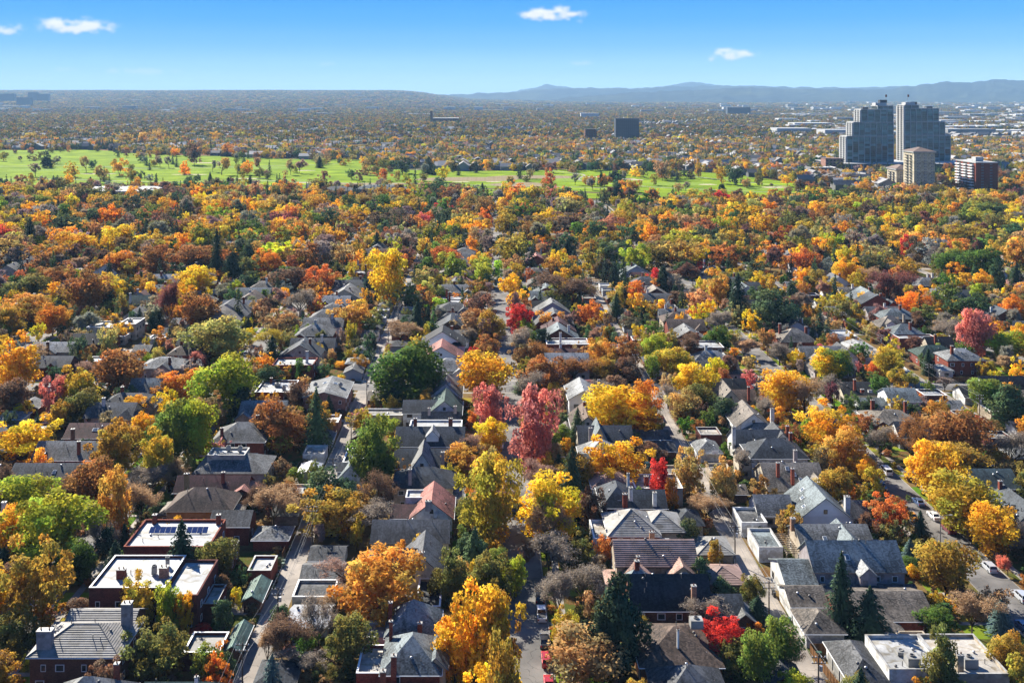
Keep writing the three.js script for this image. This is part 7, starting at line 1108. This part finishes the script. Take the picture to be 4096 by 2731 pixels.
for (const [x, d, l] of [[97.2, 354, 'black street lamp at the avenue corner beyond the brown gable'], [105.2, 231, 'slim street lamp beside the right-hand street'], [-100.6, 300, 'slim street lamp beside the left-hand street']]) {
  const g = thing('street_lamp', x, d, l, 'street lamp', 'street lamps'); const p = mesh('post', poleGeo, M.copper, g); p.scale.set(.7, 8, .7); bar('arm', V3(0, 7.9, 0), V3(2.2, 8.2, 0), .1, .1, M.copper, g); ubox('lamp_head', .7, .16, .3, 2.4, 8.18, 0, M.dull, g);
}

// ---------- fences, bins, pergola, hoop ----------
const pickGeo = new THREE.BoxGeometry(1, 1, 1);
function fence(x0, d0, x1, d1, h, mat, label) {
  const L = Math.hypot(x1 - x0, d1 - d0), n = Math.max(1, Math.round(L / 2.4)), g = thing('fence', x0, d0, label, 'fence', 'garden fences'); g.rotation.y = Math.atan2(d1 - d0, x1 - x0);
  for (let i = 0; i < n; i++) { ubox('panel', L / n - .1, h - .1, .05, (i + .5) * L / n, h / 2 + .03, 0, mat, g); ubox('rail', L / n - .1, .09, .04, (i + .5) * L / n, h * .8, .05, mat, g); }
  for (let i = 0; i <= n; i++) ubox('post', .11, h + .12, .11, i * L / n, h / 2, 0, mat, g);
}
fence(61.2, 188.2, 86, 188.9, 1.9, M.wood, 'brown board fence between the white flat roofs and the brown-grey house');
fence(61.1, 187.8, 62.4, 173, 1.9, M.wood, 'brown board fence running toward the camera beside the long dark garage');
fence(61.5, 249.4, 74, 249.6, 1.9, M.wood, 'brown board fence in front of the patio by white gable house');
fence(61.4, 256.2, 61.4, 250, 1.9, M.wood, 'short brown fence along the alley beside the patio');
fence(-55.5, 252.8, -45.8, 252.6, 2.0, M.wood, 'dark board fence behind the flat white garage, left alley');
fence(-46, 240, -46, 226, 1.8, M.wood, 'board fence along the left side of the left alley');
fence(-40.3, 236, -40.3, 262, 1.8, M.wood, 'board fence along the right side of the left alley, near');
fence(-40.3, 289, -40.3, 315, 1.8, M.wood, 'board fence along the right side of left alley, far');
fence(-46, 294, -46, 309, 1.8, M.palewood, 'pale board fence by the left alley near the tan garage');
fence(55.6, 234, 55.6, 222.8, 1.7, M.trim, 'white fence beside the tiled garages at the right alley');
fence(55.7, 250, 55.7, 286, 1.8, M.palewood, 'long pale fence on the left side of the right alley');
fence(61.2, 310, 61.2, 333, 1.8, M.wood, 'board fence right of the right alley, far stretch');
fence(45.5, 206.6, 55, 206.6, 1.6, M.trim, 'white picket fence in front of the pink-tiled garage');
fence(119.6, 366.8, 156, 366.8, 1.5, M.wood, 'low brown fence along the avenue at right');
fence(162.8, 367, 190, 367, 1.8, M.wood, 'brown fence in front of the square red-brick house');
const binBody = new THREE.CylinderGeometry(.36, .28, 1, 4, 1).rotateY(Math.PI / 4).translate(0, .5, 0);
function bin(x, d, mat, label) { const g = thing('wheeled_bin', x, d, label, 'bin', 'wheeled bins'); mesh('body', binBody, mat, g); ubox('lid', .62, .08, .66, 0, 1.04, 0, mat, g); ubox('handle', .5, .05, .06, 0, .98, -.36, M.black, g); for (const s of [-1, 1]) ubox('wheel', .06, .2, .2, s * .26, .1, -.26, M.tyre, g); }
[[-45.2, 213, 1], [-45.2, 214.2, 0], [-45.1, 215.5, 0], [-45.2, 217.4, 1], [-45.2, 218.8, 0], [-45.1, 222.6, 1], [-45.2, 224, 1], [-45.2, 231, 1]].forEach(([x, d, k], i) => bin(x, d, k ? M.binGreen : M.black, `${k ? 'green' : 'black'} wheeled bin, ${ordinal(i)} from the camera along the left alley`));
[[62.6, 187, 1], [62.0, 187, 1], [60.6, 199.2, 1], [60.6, 209.4, 0], [60.6, 210.4, 0]].forEach(([x, d, k], i) => bin(x, d, k ? M.binGreen : M.black, `${k ? 'green' : 'black'} wheeled bin, ${ordinal(i)} from the camera along the right alley`));
{
  const g = thing('pergola', 69.0, 228, 'open timber pergola between the flat garage and the grey-roofed house', 'pergola');
  for (const x of [-1.6, 1.2]) for (const z of [-4.5, 0, 4.5]) ubox('post', .16, 2.7, .16, x, 1.35, z, M.palewood, g);
  for (const x of [-1.6, 1.2]) ubox('beam', .14, .2, 10.2, x, 2.8, 0, M.palewood, g);
  for (let i = 0; i < 11; i++) ubox('rafter', 3.6, .16, .1, -.2, 3.0, -4.8 + i * .96, M.palewood, g);
  const h = thing('basketball_hoop', 65.6, 285.6, 'basketball hoop standing before the white hip-roofed garage', 'basketball hoop');
  const p = mesh('post', poleGeo, M.copper, h); p.scale.set(.6, 3, .6); ubox('backboard', 1.8, 1.1, .05, 0, 3.2, .3, M.trim, h); const r = mesh('rim', new THREE.TorusGeometry(.23, .03, 6, 16), PAINT.amber, h); r.rotation.x = Math.PI / 2; r.position.set(0, 2.95, .6);
}

renderer.render(scene, camera);
